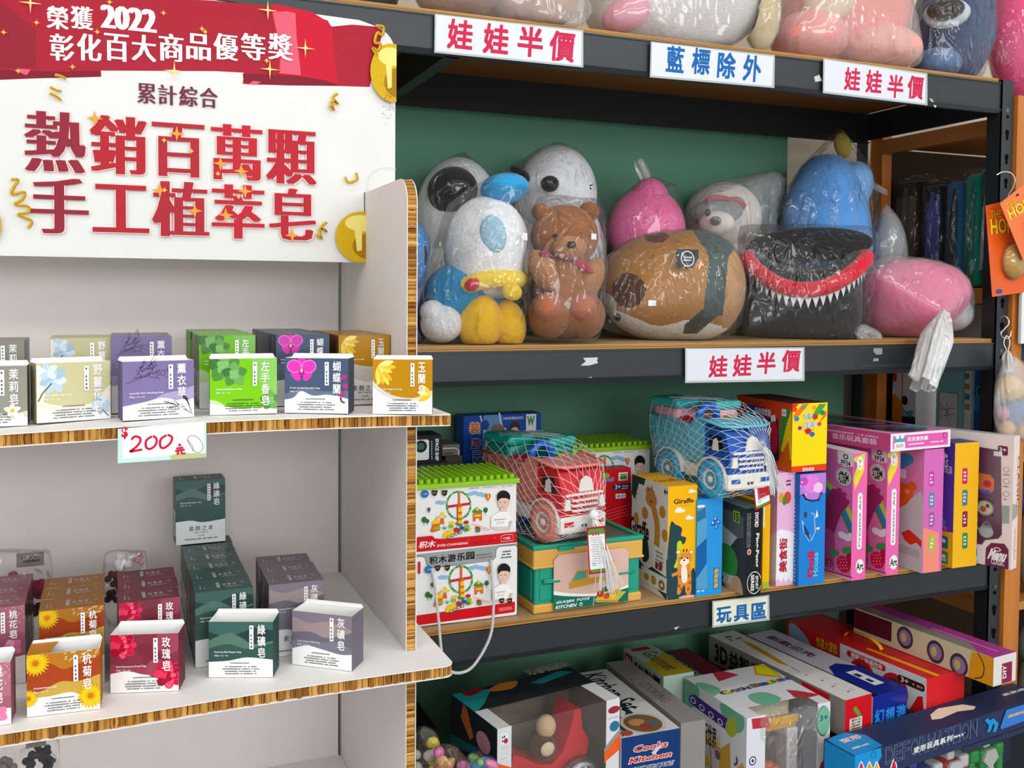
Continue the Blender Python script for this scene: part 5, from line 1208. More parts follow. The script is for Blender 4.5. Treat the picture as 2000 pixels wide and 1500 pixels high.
    for k in range(46):
        a = rg.gauss(0, 1); b = rg.gauss(0, 1); mid = kn.lerp(e, .35)+V(a*.004, b*.004-.006*tail[3], rg.gauss(0, .003)+.012*tail[3]); m2 = kn.lerp(e, .7)+V(a*.007, b*.005-.004, .006*tail[3]); en = e+V(a*.012, b*.006, rg.gauss(0, .006))
        tl.tube(smooth([tuple(kn+V(a*.002, 0, b*.002)), tuple(mid), tuple(m2), tuple(en)], 5), .0006, NW, 4, False)
    tl.ell(kn, (.009, .006, .009), NW); tl.tube([kn+V(.006+.010*math.cos(q), -.004, .007*math.sin(q)) for q in [i*math.pi/8 for i in range(16)]], .0013, NW, 6, closed=True); tl.build('net_tail', root)
    if tagq:
        ul, ur, lr, ll, Yt = tagq; q = [at(*p, Y=Yt+(.004 if i > 1 else 0)) for i, p in enumerate((ll, lr, ur, ul))]; mb = MB(); n = (q[1]-q[0]).cross(q[3]-q[0]).normalized()*.0008
        mb.add([p for p in q]+[p-n for p in q], [(0, 1, 2, 3), (7, 6, 5, 4), (0, 4, 5, 1), (1, 5, 6, 2), (2, 6, 7, 3), (3, 7, 4, 0)], M('#b01c2c', .35))
        f = Face(mb, q[0], q[1]-q[0], q[3]-q[0], clip=False); f.rect(.06, .04, .94, .96, M('#4f9a3c', .4), .004); f.rect(.06, .1, .94, .84, WB); f.ticks(.15, .2, .85, .8, M('#8f8f92', .5), 12, .45); f.ell(.3, .2, .08, .08, BK); f.ell(.3, .2, .055, .055, WB)
        for x in (.3, .45, .6): f.ell(x, .86, .06, .10, M('#c23a5a', .4), 20)
        mb.build('tag_card', root)
    return root
ZK = S2+KH+.0014
truck('red toy dump truck with salmon tipper in a white net, on the teal crate', (1066, 1058), ZK, math.radians(13), '#d01427', '#dd8478', '#df8a7a', '#0fa79a', '#0d8f82', (1160, 1005, 1.452), (1190, 1150, 1.440, .3), ((1146, 1031), (1182, 1027), (1187, 1118), (1151, 1122), 1.436))
ZB = at(1361, 976, Y=1.475).z+.0012
truck('blue toy dump truck with light blue tipper in a white net, on other boxes', (1392, 973), ZB, math.radians(5), '#0f4fa8', '#5fb4cc', '#38a9d6', '#39b3b8', '#e2a8b4', (1478, 870, 1.436), (1514, 958, 1.440, 1.6), ((1469, 930), (1496, 913), (1506, 983), (1476, 997), 1.430))
# ---------------------------------------------------------------- upright boxes on the lower shelf
def upright(bl, br, tl, depth, mat, mats=None, z=None):
    z = S2 if z is None else z; a, b = at(*bl, Z=z), at(*br, Z=z); return Box(bl, br, z, top_h(tl, a.y, z), depth, mat, mats)
DKG = M('#26434a', .45)
b = upright((1305, 1174), (1356, 1163), (1308, 952), .13, M('#e4e3e0', .4), {'front': YEL, 'top': YEL, 'right': YEL}); f = b.F['front']
cl = lambda f, x, y, s=1: (f.ell(x, y, 11*s, 3.5*s, WB), f.ell(x-2*s, y-3*s, 6*s, 4*s, WB))
f.text('Giraffe', 1316, 985, 1355, 972, BK, .025); f.ticks(1325, 989, 1350, 985, BK)
cl(f, 1328, 998); cl(f, 1347, 1012, .8); cl(f, 1352, 960, .7)
f.poly([(1308, 1030), (1320, 1025), (1332, 1032), (1330, 1046), (1340, 1050), (1336, 1062), (1326, 1066), (1334, 1090), (1345, 1120), (1356, 1110), (1358, 1170), (1304, 1180)], DKG, 3)
f.poly([(1322, 1062), (1328, 1056), (1332, 1062), (1330, 1080), (1326, 1105), (1316, 1108), (1322, 1090)], M('#c3d31e', .5), 3)
GT, GS, GW = M('#d98a3a', .5), M('#a8561c', .5), M('#f3e6d6', .5)
f.poly([(1324, 1100), (1346, 1100), (1350, 1140), (1348, 1160), (1340, 1160), (1336, 1142), (1328, 1160), (1322, 1158), (1324, 1138)], GT, 4); f.poly([(1331, 1106), (1340, 1106), (1342, 1134), (1332, 1136)], GW, 3); f.line([(1326, 1118), (1312, 1124)], .006, GT)
f.ell(1337, 1092, 14, 12, GT); f.ell(1337, 1097, 9, 7, GW); f.ell(1325, 1078, 5, 5, GT); f.ell(1350, 1078, 5, 5, GT); f.ell(1325, 1078, 3, 3, GW); f.ell(1350, 1078, 3, 3, GW); f.ell(1336, 1094, 2, 1.6, BK); f.ell(1331, 1090, 1.5, 1.8, BK); f.ell(1342, 1090, 1.5, 1.8, BK)
for x, y in ((1335, 1072), (1341, 1072)): f.line([(x, y+6), (x, y)], .002, BK)
for x, y in ((1328, 1126), (1345, 1124), (1330, 1150), (1344, 1150), (1326, 1144), (1347, 1138)): f.ell(x, y, 2.2, 2.8, GS)
f.ell(1341, 1165, 16, 3, M('#d8b0a0', .5))
f = b.F['left']; GM = M('#c58a3a', .5); DG2 = M('#1f4038', .5)
f.poly([(1230, 1100), (1250, 1110), (1306, 1178), (1308, 1090), (1262, 1112), (1240, 1080)], DG2, 0)
f.poly([(1228, 920), (1262, 930), (1258, 948), (1248, 944), (1240, 975), (1232, 960)], DG2); f.line([(1240, 945), (1243, 980)], .0012, BK); f.line([(1238, 962), (1247, 965)], .0012, BK)
f.ell(1272, 975, 11, 16, GM); f.ell(1270, 962, 9, 9, GM); f.line([(1275, 985), (1281, 1010), (1284, 1035), (1282, 1075)], .018, GM, 4); f.line([(1267, 958), (1265, 950)], .003, BK); f.line([(1273, 957), (1273, 949)], .003, BK); f.ell(1272, 980, 4, 1, BK)
for x, y in ((1260, 1002), (1294, 1000), (1299, 1046)): f.ell(x, y, 6, 12, GM)
f.text('Giraffe', 1231, 1040, 1268, 1022, BK, .03, slant=0); f.ell(1243, 1012, 5, 12, GM); f.text('4+', 1297, 966, 1305, 956, BK, .02)
f.poly([(1256, 1052), (1264, 1050), (1268, 1090), (1256, 1095)], DG2, 3); f.poly([(1277, 1062), (1302, 1082), (1302, 1128), (1275, 1108)], WB); f.ticks(1280, 1112, 1298, 1080, M('#6d6d70'), 5); f.ticks(1279, 1110, 1299, 1100, M('#9a2a2a'), 1, .8)
f.poly([(1253, 1104), (1303, 1130), (1302, 1160), (1253, 1132)], WB); f.ell(1263, 1126, 5, 7, GM); f.ell(1277, 1133, 5, 9, GM); f.ell(1293, 1143, 6, 10, M('#9a6a3a')); f.ell(1293, 1143, 2.5, 4, WB)
b.F['top'].text('Giraffe', 1285, 942, 1320, 934, M('#7a5a10'), .02)
fin(b, 'giraffe_puzzle_box', 'yellow and white upright toy box with giraffes, reading Giraffe on its spine')
BLU = M('#1c93dc', .35, 'gloss')
b = upright((1358, 1166), (1410, 1160), (1361, 976), .16, BLU); f = b.F['front']
for x, y, r in ((1393, 1022, 5), (1404, 1020, 4), (1398, 1014, 4), (1400, 1030, 3)): f.ell(x, y, r, r, M('#1d5fc4')); f.ell(x-1, y-1, r*.4, r*.4, WB)
f.rect(1393, 1150, 1404, 1108, M('#0d6aa8')); f.text('海洋泡泡', 1394, 1149, 1403, 1110, YEL, .04, rot=90)
f.poly([(1358, 985), (1380, 985), (1381, 1150), (1358, 1150)], M('#4f9cc9', .2, 'gloss')); f.poly([(1360, 1000), (1378, 990), (1379, 1010), (1361, 1020)], M('#2b6f9e')); f.rect(1360, 992, 1376, 986, WB); f.poly([(1360, 1070), (1380, 1050), (1380, 1100), (1360, 1130)], M('#1260a4')); f.ticks(1360, 1158, 1376, 1150, WB)
fin(b, 'toy_box', 'bright blue upright toy box beside the yellow giraffe box')
b = upright((1452, 1163), (1488, 1161), (1450, 993), .15, M('#3c4447', .45), {'front': M('#1b1d20', .45), 'top': M('#7fa59a', .5)}); f = b.F['front']
f.text('Ping-Pong', 1474, 1108, 1483, 1041, WB, .03, rot=-90); f.text('SWORD', 1474, 1030, 1482, 1000, WB, .03, rot=-90); f.rect(1458, 1070, 1467, 1002, M('#5a5f60')); f.ticks(1459, 1068, 1466, 1004, BK, 14)
f.ell(1473, 1138, 14, 22, WB); f.ell(1473, 1138, 13, 20.5, M('#1b1d20', .45)); f.text('SPORT', 1475, 1151, 1481, 1124, WB, .02, rot=-90); f.text('SERIES', 1466, 1155, 1473, 1122, WB, .03, rot=-90); f.ell(1463, 1078, 4, 6, M('#d8a8a0')); f.ell(1463, 1078, 2, 3, M('#b03028'))
f = b.F['left']; f.poly([(1400, 985), (1452, 1010), (1452, 1050), (1400, 1060)], M('#5e6a6c')); f.poly([(1405, 1020), (1440, 1050), (1420, 1075), (1400, 1080)], M('#b9c6c4')); f.ell(1418, 1095, 22, 34, M('#3b9a45')); f.poly([(1412, 1130), (1440, 1125), (1450, 1150), (1448, 1175), (1425, 1155)], M('#c9a888'), 3); f.text('SPORT', 1412, 1136, 1432, 1125, WB, .02); f.rect(1432, 1018, 1445, 1000, M('#8ac43c')); f.text('15', 1434, 1016, 1443, 1003, BK, .02)
fin(b, 'ping_pong_box', 'black upright box reading Ping-Pong in white along its spine')
b = upright((1490, 1151), (1500, 1147), (1490, 985), .16, YEL); b.F['front'].rect(1490, 1030, 1494, 990, WB); b.F['front'].rect(1488, 1160, 1502, 1135, M('#9fb82a'))
fin(b, 'toy_box', 'thin yellow upright box squeezed between the Ping-Pong box and a pink box')
PK = M('#e6b3d6', .4)
b = upright((1516, 1146), (1549, 1140), (1514, 925), .16, M('#cf9fc4', .4), {'front': PK, 'top': PK}); f = b.F['front']
f.poly([(1514, 1040), (1524, 1034), (1540, 1036), (1552, 1042), (1552, 1130), (1545, 1137), (1540, 1129), (1535, 1137), (1530, 1129), (1525, 1138), (1520, 1130), (1514, 1138)], M('#eee8ee', .4))
f.text('美食街', 1521, 1119, 1538, 1050, M('#7a2030'), .05, rot=90); f.text('美食街', 1521.5, 1119, 1537, 1050, M('#c8243a'), .02, rot=90); f.ell(1538, 972, 7, 12, M('#cf4a2a')); f.ell(1526, 972, 5, 10, M('#d9a02a')); f.ell(1532, 978, 4, 9, M('#3c8a3a')); f.ticks(1535, 950, 1546, 935, BK, 2)
f = b.F['left']; f.poly([(1495, 1050), (1516, 1040), (1516, 1136), (1498, 1130)], M('#cfc6cf')); f.ell(1501, 1118, 3, 4, M('#d97a2a'))
fin(b, 'toy_box', 'pale pink upright toy box with red characters on a white cloud')
DB = M('#1f7fd0', .4)
b = upright((1560, 1146), (1608, 1138), (1558, 928), .16, M('#1d68b8', .4), {'front': DB}); f = b.F['front']
f.poly([(1550, 920), (1612, 920), (1612, 966), (1604, 964), (1600, 978), (1584, 980), (1572, 976), (1568, 968), (1556, 970)], M('#2a1c52')); f.poly([(1550, 920), (1612, 920), (1612, 963), (1603, 961), (1598, 974), (1584, 976), (1574, 972), (1570, 964), (1556, 967)], M('#b57ad0'), 3); f.ell(1585, 945, 16, 18, M('#e07ad8')); f.ell(1598, 952, 9, 10, M('#e9c0ea')); f.ell(1570, 940, 8, 9, M('#c44ab8'))
for x, y in ((1566, 942), (1574, 966), (1598, 948), (1590, 958), (1563, 950)): f.ell(x, y, 1.6, 1.6, WB, n=8)
f.line([(1566, 1016), (1570, 1040), (1581, 1058), (1582, 1046), (1572, 1030), (1566, 1016)], .0009, WB); f.line([(1584, 1002), (1590, 1004), (1592, 1038), (1584, 1056)], .0012, WB); f.poly([(1570, 1024), (1580, 1040), (1581, 1054), (1571, 1042)], M('#16407c')); f.poly([(1595, 995), (1598, 1008), (1592, 1012)], WB); f.ell(1597, 1032, 4, 2.5, M('#d8d2c4')); f.ell(1573, 1005, 3, 6, M('#4a3a34'))
f.text('Doll', 1577, 1128, 1590, 1076, M('#d0184a'), .05, rot=90); f.text('House', 1587, 1126, 1598, 1078, M('#58c6e0'), .03, rot=90)
f = b.F['left']
for k in range(22): f.rect(1551.5, 976+k*7.4, 1553, 979.5+k*7.4, WB)
fin(b, 'dolls_house_box', 'blue upright box reading Doll House under a purple glittery top')
HP, DKP = M('#e668a8', .4), M('#a02c64', .45)
def art_box(bl, br, tl, dx, label, left_x):
    b = upright(bl, br, tl, .19, M('#e272b0', .4), {'front': HP, 'top': M('#e9e6e4', .4)}); f = b.F['front']; s0 = proj(b.a+V(0, 0, b.h)); x0, y0 = s0; q = lambda x, y: (x+dx[0], y+dx[1])
    f.poly([q(1668, 945), q(1688, 905), q(1690, 885), q(1668, 895)], M('#c9d23a')); f.poly([q(1668, 930), q(1676, 905), q(1668, 900)], M('#c04a8a')); f.poly([q(1670, 956), q(1688, 918), q(1688, 905), q(1668, 940)], M('#e9d22a')); f.ell(*q(1680, 905), 6, 13, M('#e8e6e2')); f.text('巧手', *q(1677, 914), *q(1683, 896), M('#4a4a4a'), .01, rot=90)
    a1, a2 = q(1673, 1074), q(1685, 962); f.rect(a1[0], a1[1], a2[0], a2[1], WB, .006); f.text('Creative Art', a1[0]+3, a1[1]-5, a2[0]-3, a2[1]+6, BK, .01, rot=90)
    f.ell(*q(1679, 1106), 8, 14, WB); f.text('Art', *q(1672, 1114), *q(1686, 1098), BK, .03)
    g = b.F['left']; G_ = M('#3a9a48'); 
    def L(*p): return [q(*w) for w in p]
    g.poly(L((1612, 955), (1640, 975), (1664, 1030), (1664, 1055), (1645, 1010), (1612, 975)), M('#3c8a4e')); g.poly(L((1612, 945), (1640, 968), (1666, 1020), (1666, 1045), (1640, 985), (1612, 962)), M('#2f7fd0')); g.poly(L((1612, 935), (1645, 965), (1668, 1010), (1668, 1032), (1643, 976), (1612, 948)), M('#c3d23a'))
    g.poly(L((1590, 985), (1612, 975), (1625, 955), (1640, 958), (1650, 968), (1656, 982), (1654, 992), (1645, 1000), (1630, 1040), (1622, 1080), (1600, 1090), (1580, 1060)), DKP, 3)
    for x, y in ((1628, 960), (1640, 958), (1649, 966), (1655, 980)): g.ell(*q(x, y), 5, 5, M('#b52a70'))
    g.poly(L((1605, 1035), (1628, 1040), (1630, 1090), (1612, 1090)), M('#c04a86'), 3)
    g.poly(L((1636, 880), (1667, 884), (1667, 912), (1650, 912), (1637, 904)), WB); g.text('PP34', *q(1643, 908), *q(1661, 901), BK, .02); g.ell(*q(1652, 892), 5, 5, BK); g.ell(*q(1652, 892), 3, 3, WB)
    g.ell(*q(1648, 931), 15, 17, M('#e8e4d6')); g.ell(*q(1648, 931), 13, 15, M('#a8a494')); g.ell(*q(1648, 931), 12, 14, M('#e3dfd2')); g.text('STEM', *q(1638, 937), *q(1658, 927), BK, .03); g.ticks(*q(1641, 925), *q(1655, 920), BK); g.ticks(*q(1641, 944), *q(1655, 939), BK)
    for x, y in ((1645, 1045), (1655, 1050), (1664, 1048)): g.ell(*q(x, y), 8, 7, WB)
    for x, y, r in ((1630, 1080, 10), (1656, 1075, 11)): g.ell(*q(x, y), r, r*.6, G_, 15)
    g.ell(*q(1648, 1102), 13, 16, M('#d0184a')); g.ell(*q(1662, 1094), 9, 14, M('#c0144a'))
    for i in range(4):
        for j in range(3): g.ell(*q(1641+j*6+i % 2*2, 1092+i*6), 1, 1.2, M('#f3c0cc'), n=6)
    g.text('系列', *q(1612, 1107), *q(1630, 1094), M('#8a2a5a'), .02); g.line(L((1605, 1110), (1666, 1128)), .002, M('#c02a6a')); g.poly(L((1600, 1112), (1666, 1130), (1666, 1140), (1600, 1122)), M('#efb0d0'))
    return fin(b, 'craft_box', label)
art_box((1664, 1136), (1687, 1130), (1669, 886), (0, 0), 'pink upright craft box with strawberries, next to the blue Doll House box', 1611)
art_box((1733, 1126), (1749, 1119), (1736, 880), (66, -8), 'pink upright craft box with strawberries, partly behind its twin, second from the left', 1690)
b = upright((1805, 1122), (1833, 1113), (1807, 880), .17, M('#e484b4', .35, 'gloss'), {'front': M('#cf62b4', .3, 'gloss')}); f = b.F['front']
f.poly([(1803, 1030), (1834, 1040), (1834, 1118), (1803, 1126)], M('#ec8a74', .3, 'gloss'))
for y, c in ((934, '#c04aa0'), (976, '#5f7fa8'), (1014, '#a05a9a'), (1060, '#9cc23a')): f.rect(1814, y+16, 1825, y-14, M(c), .003); f.ticks(1816, y+12, 1823, y-10, WB, 3)
g = b.F['left']; g.poly([(1748, 880), (1806, 884), (1806, 915), (1748, 912)], M('#e28ab8')); g.poly([(1750, 890), (1775, 886), (1785, 900), (1770, 912), (1750, 918)], M('#3f9ac2'), 3); g.rect(1750, 930, 1770, 918, WB)
OG = M('#e8641a', .3, 'gloss'); RG = M('#e03018', .3, 'gloss')
g.ell(1762, 962, 22, 20, OG); g.ell(1782, 950, 9, 9, OG); g.ell(1745, 950, 9, 9, OG); g.ell(1765, 992, 12, 18, OG); g.ell(1754, 960, 5, 5, M('#f2924a')); g.ell(1772, 960, 5, 5, M('#f2924a'))
g.poly([(1745, 1010), (1770, 985), (1790, 965), (1805, 975), (1806, 1125), (1745, 1112)], M('#c9c4c6', .5), 2); g.poly([(1760, 1040), (1776, 1034), (1800, 1056), (1800, 1070), (1790, 1060), (1778, 1064), (1768, 1056)], RG); g.poly([(1752, 1060), (1795, 1075), (1795, 1090), (1752, 1078)], M('#b5b0b2', .5))
fin(b, 'slime_kit_box', 'glossy pink upright box showing an orange bear shape on grey sand')
b = upright((1868, 1113), (1898, 1101), (1869, 868), .05, M('#5a3aa8', .4), {'front': M('#efb41c', .4), 'top': M('#4a5a86', .5)}); f = b.F['front']
for y, c in ((928, '#c8286a'), (970, '#3f7f86'), (1012, '#8a2a4a'), (1054, '#2a8a52')): f.rect(1879, y+18, 1890, y-14, M(c), .003); f.ticks(1881, y+12, 1888, y-9, WB, 3)
g = b.F['left']; g.poly([(1828, 1034), (1868, 1042), (1868, 1114), (1828, 1108)], M('#efb41c', .4)); g.rect(1838, 892, 1851, 888, WB); g.rect(1842.5, 896, 1846.5, 884, WB); g.text('STARS', 1824, 908, 1852, 898, WB, .02); g.text('过家家玩具', 1826, 920, 1860, 911, WB, 0)
for y, c in ((1058, '#2a7a86'), (1088, '#3a9a4a')): g.rect(1834, y+9, 1852, y-9, M(c), .003); g.ticks(1837, y+7, 1850, y+3, WB); g.ell(1843, y-2, 4, 4, WB)
g.ell(1841, 1020, 6, 10, M('#3a86c8')); g.ell(1846, 1032, 4, 4, M('#d84ab0'))
fin(b, 'play_set_box', 'purple and yellow upright play set box left of the white window box')
# white window box at the right end
a_, b_ = at(1971, 1108, Z=S2)+V(-.015, -.016, 0), at(1993, 1102, Z=S2)+V(-.015, -.016, 0); hh = at(1973, 853, Y=a_.y).z-S2
b = Box.__new__(Box); dr = V(at(1897, 1093, Z=S2)+V(-.015, -.016, 0)-a_); dr.z = 0; dd = dr.length; dr.normalize(); u_ = V(-dr.y, dr.x, 0)
if u_.x < 0: u_ = -u_
b.mb = MB(); b.F = cuboid_faces(b.mb, a_, u_*.030, V(0, 0, hh), dr*.19, M('#e3d3cf', .4), {'top': M('#d5cfca', .45)})
for f in b.F.values(): f.px = True
g = b.F['left']; PU = M('#6d2a48', .4)
g.poly([(1896, 870), (1955, 880), (1957, 1044), (1950, 1052), (1924, 1055), (1918, 1064), (1896, 1060)], M('#6a3a50', .2, 'gloss'))
g.poly([(1897, 920), (1935, 928), (1942, 938), (1941, 958), (1936, 963), (1897, 950)], M('#e8783a', .25, 'gloss'), 0); g.ell(1928, 945, 8, 7, M('#c8324a')); g.ell(1908, 940, 6, 6, M('#d9a05a')); g.poly([(1914, 955), (1934, 958), (1936, 966), (1914, 962)], M('#4a62c0'))
g.poly([(1896, 970), (1942, 978), (1941, 1010), (1896, 1002)], M('#3a3236')); g.ell(1924, 992, 17, 15, M('#a89a88')); g.ell(1924, 992, 14, 12, M('#d8c8a8')); g.ell(1920, 994, 6, 6, M('#b8623a')); g.ell(1929, 988, 4, 4, M('#6a4a3a'))
g.ell(1926, 1038, 14, 12, M('#b9c2c0', .15, 'gloss')); g.ell(1926, 1028, 9, 3, M('#8f9896')); g.line([(1912, 1034), (1906, 1026)], .003, M('#b9c2c0')); g.line([(1915, 1030), (1926, 1019), (1937, 1030)], .002, M('#8f9896'), 4); g.rect(1900, 1018, 1910, 1012, M('#c9c2c4'))
g.poly([(1924, 1108), (1926, 1070), (1936, 1060), (1962, 1062), (1970, 1074), (1970, 1112)], PU, 0); g.text('Menu', 1932, 1092, 1966, 1076, WB, .05, slant=.25); g.text('CLASSIC', 1936, 1101, 1962, 1096, WB, .01); g.ell(1948, 1073, 7, 4, WB); g.ell(1948, 1073, 5, 2.6, PU)
g.rect(1949, 888, 1969, 872, PU, .003); g.text('3+', 1952, 882, 1966, 875, WB, .02); g.rect(1941, 890, 1958, 883, WB)
for y in (917, 940, 965): g.ell(1966, y, 6, 5, M('#9a8a8a')); g.ell(1966, y, 5, 4, M('#e3d3cf')); g.ticks(1960, y+12, 1972, y+8, M('#9a8a8a'))
g.poly([(1957, 987), (1972, 988), (1971, 1022), (1957, 1022)], M('#94a39a')); g.poly([(1896, 1066), (1912, 1068), (1912, 1094), (1896, 1090)], WB); g.poly([(1898, 1076), (1909, 1070), (1909, 1086)], M('#7a4aa8'))
f = b.F['front']; f.ell(1972, 1003, 18, 17, M('#94a39a')); f.text('CLASSIC', 1985, 990, 1992, 890, PU, .02, rot=-90); f.ticks(1979, 1095, 1985, 1030, M('#9a8a8a'), 12)
t = thing('toy_tea_set_box', 'white upright window box with a maroon badge, last at the right end', 'toy box', ((a_.x+b_.x)/2, a_.y+.06, S2), 0, TG2); b.mb.build('carton', t)
nb = -b.F['left'].n; mb = MB(); q = [on_plane(x, y, b.F['left'].o, b.F['left'].n)+b.F['left'].n*.0022 for x, y in ((1895, 1062), (1957, 1050), (1956, 878), (1895, 868))]; mb.add(q, [(0, 1, 2, 3)], CLEAR); mb.build('clear_window', t)
# colour box on top of the pink and blue ones
zc = max(S2+top_h((1558, 928), at(1560, 1146, Z=S2).y, S2), S2+top_h((1514, 925), at(1516, 1146, Z=S2).y, S2))+.0008
a_ = at(1545, 928, Z=zc); a_ = V(a_.x, 1.466, zc); x1 = at(1614, 900, Y=1.466).x; x0 = at(1546, 900, Y=1.466).x
b = wbox(x0, x1, 1.466, 1.64, zc, at(1546, 789, Y=1.466).z, M('#5a2830', .4), {'front': M('#f2d40c', .4), 'left': M('#d8401c', .4)}); f = b.F['front']
f.poly([(1540, 912), (1618, 905), (1618, 925), (1540, 932)], M('#e0401c', .4)); f.text('游戏桌球', 1567, 921, 1590, 912, WB, .02)
for p, c in (([(1546, 789), (1560, 789), (1546, 805)], '#d9301c'), ([(1568, 789), (1580, 789), (1552, 822), (1549, 812)], '#e8701a'), ([(1600, 789), (1614, 789), (1590, 822), (1586, 812)], '#4a9a3a'), ([(1614, 800), (1614, 812), (1598, 828)], '#e8701a')): f.poly(p, M(c))
for x, y, r, c in ((1552, 800, 5, '#e8401c'), (1556, 818, 5, '#1f8ac0'), (1578, 842, 6, '#c81f3a'), (1586, 848, 5, '#2a6ac0'), (1562, 836, 4, '#8a2ab0'), (1606, 806, 5, '#2a8a5a'), (1600, 828, 4, '#c83a8a'), (1570, 795, 4, '#3aa0b0'), (1590, 796, 4, '#e8a01a')): f.ell(x, y, r, r, M(c))
f.text('欢乐', 1569, 820, 1587, 806, M('#1f3f9a'), .08); f.text('欢乐', 1569, 820, 1587, 806, WB, .02); f.text('保龄球', 1568, 836, 1594, 823, M('#1f5fb0'), .08); f.text('保龄球', 1568, 836, 1594, 823, WB, .02); f.ell(1592, 814, 5, 5, M('#c8301c')); f.text('Bowling', 1570, 842, 1590, 838, M('#c81f3a'), .03)
g = b.F['left']
for p, c in (([(1455, 790), (1475, 792), (1475, 815), (1455, 812)], '#2a4a9a'), ([(1475, 792), (1495, 796), (1500, 820), (1475, 815)], '#6a2a7a'), ([(1528, 800), (1546, 800), (1535, 850), (1524, 880), (1522, 850)], '#3a8a3a'), ([(1536, 830), (1546, 800), (1546, 900), (1525, 880)], '#f0c81c'), ([(1480, 815), (1520, 818), (1522, 900), (1480, 900)], '#2c2a30'), ([(1520, 900), (1540, 860), (1546, 930), (1515, 930)], '#e0641c')): g.poly(p, M(c))
g.text('保龄球套装', 1474, 808, 1506, 800, WB, .02); g.rect(1527, 812, 1536, 800, WB); g.text('3+', 1528, 809, 1535, 803, RED, .02); g.poly([(1505, 825), (1516, 822), (1519, 870), (1512, 885), (1504, 870)], M('#c02040', .2, 'gloss'), 3); g.poly([(1506, 812), (1514, 810), (1516, 822), (1506, 824)], WB)
fin(b, 'bowling_set_box', 'yellow fronted box with coloured splashes lying on the pink and blue boxes')
# pink music box lying flat on the craft boxes
zt_ = max(S2+top_h((1669, 886), at(1664, 1136, Z=S2).y, S2), S2+top_h((1736, 880), at(1733, 1126, Z=S2).y, S2), S2+top_h((1807, 880), at(1805, 1122, Z=S2).y, S2), S2+top_h((1869, 868), at(1868, 1113, Z=S2).y, S2)*.0)+.0008
ym = 1.432; x0, x1 = at(1739, 880, Y=ym).x, at(1865, 880, Y=ym).x; z0 = max(at(1739, 886, Y=ym).z, zt_); z1_ = z0+.035
th_ = math.radians(9); u_ = V(math.cos(th_), math.sin(th_), 0)*.155; a_ = V(x0, ym, z0)
b = Box.__new__(Box); b.mb = MB(); b.F = cuboid_faces(b.mb, a_, V((x1-x0), .012, 0), V(0, 0, z1_-z0), V(-.055, .30, 0), M('#d85aa0', .35, 'gloss'), {'front': M('#e9dce6', .35, 'gloss'), 'left': M('#c04a80', .4), 'top': M('#e08cbc', .3, 'gloss')})
f = b.F['front']; f.rect(.04, .14, .96, .86, M('#e05aac', .35)); f.rect(.06, .1, .24, .5, WB, .004); f.poly([(.07, .5), (.23, .5), (.25, .75), (.05, .75)], M('#4aa0b0')); f.ell(.11, .82, .03, .03, WB); f.ell(.19, .82, .03, .03, WB); f.ticks(.08, .2, .22, .4, M('#c03a5a'), 2)
f.text('贝贝音乐家', .27, .5, .62, .75, WB, .05); f.ticks(.26, .26, .58, .42, WB); f.ticks(.62, .28, .90, .44, WB); f.ell(.9, .68, .035, .035, M('#5a4a58')); f.ell(.9, .68, .026, .026, M('#e05aac'))
g = b.F['left']; g.text('音乐玩具套装', .55, .25, .9, .6, M('#e6b8cc'), .03); g.ticks(.45, .62, .95, .8, M('#e6b8cc')); g.ell(.25, .5, .06, .045, M('#b89a9a')); g.ell(.27, .5, .04, .03, M('#8a6a5a'))
g = b.F['top']; g.poly([(.15, .1), (.75, .06), (.9, .3), (.8, .95), (.1, .95)], M('#463c46', .15, 'gloss'), 3); g.poly([(.55, .2), (.9, .12), (.95, .22), (.6, .34)], M('#3fa8c8', .2, 'gloss'), 3); g.poly([(.4, .25), (.7, .2), (.7, .3), (.42, .36)], M('#7a4aa0', .2, 'gloss'), 3); g.poly([(0, .0), (.12, 0), (.1, .5), (0, .5)], M('#e9a0c8')); g.line([(.2, .9), (.5, .5), (.8, .4)], .004, M('#cfc0a8'), 4)
fin(b, 'music_toy_box', 'pink window box lying flat on top of the upright pink boxes')
# ---------------------------------------------------------------- back row
y_ = 1.80; a_ = at(905, 905, Y=y_); b_ = at(1056, 890, Y=y_); hz = at(900, 822, Y=y_).z
b = wbox(a_.x, b_.x, y_, 1.845, S2, at(975, 810, Y=y_).z, M('#1f4fa8', .4)); f = b.F['front']
f.poly([(945, 805), (980, 805), (985, 860), (960, 900), (940, 900)], M('#6a9ad0')); f.line([(938, 812), (950, 860), (948, 900)], .003, WB, 4); f.line([(975, 806), (980, 830), (995, 845)], .003, WB, 4)
for ch, x0, y0, x1, y1, c in (('装', 917, 848, 938, 824, '#d9761c'), ('游', 921, 876, 938, 856, '#6a2a6a'), ('园', 924, 902, 942, 880, '#2a5ab8')): f.text(ch, x0-1, y0+1, x1+1, y1-1, WB, .09); f.text(ch, x0, y0, x1, y1, M(c), .04)
f.ell(947, 830, 8, 10, M('#2a4fa0')); f.text('MASHIKAOU', 983, 820, 1022, 813, WB, .02); f.rect(1027, 842, 1047, 808, WB); f.text('W', 1029, 832, 1044, 812, M('#3a8a3a'), .05); f.ell(972, 838, 13, 10, M('#8a6a5a')); f.ell(1005, 836, 10, 12, M('#4a2e24')); f.ell(1005, 843, 8, 9, SKN)
fin(b, 'toy_box', 'dark blue box with a W badge standing against the green board')
b = wbox(at(818, 880, Y=1.66).x-.05, at(862, 880, Y=1.66).x, 1.66, 1.72, hz_ if False else at(840, 904, Y=1.66).z, at(840, 850, Y=1.66).z, M('#20222a', .45)); f = b.F['front']
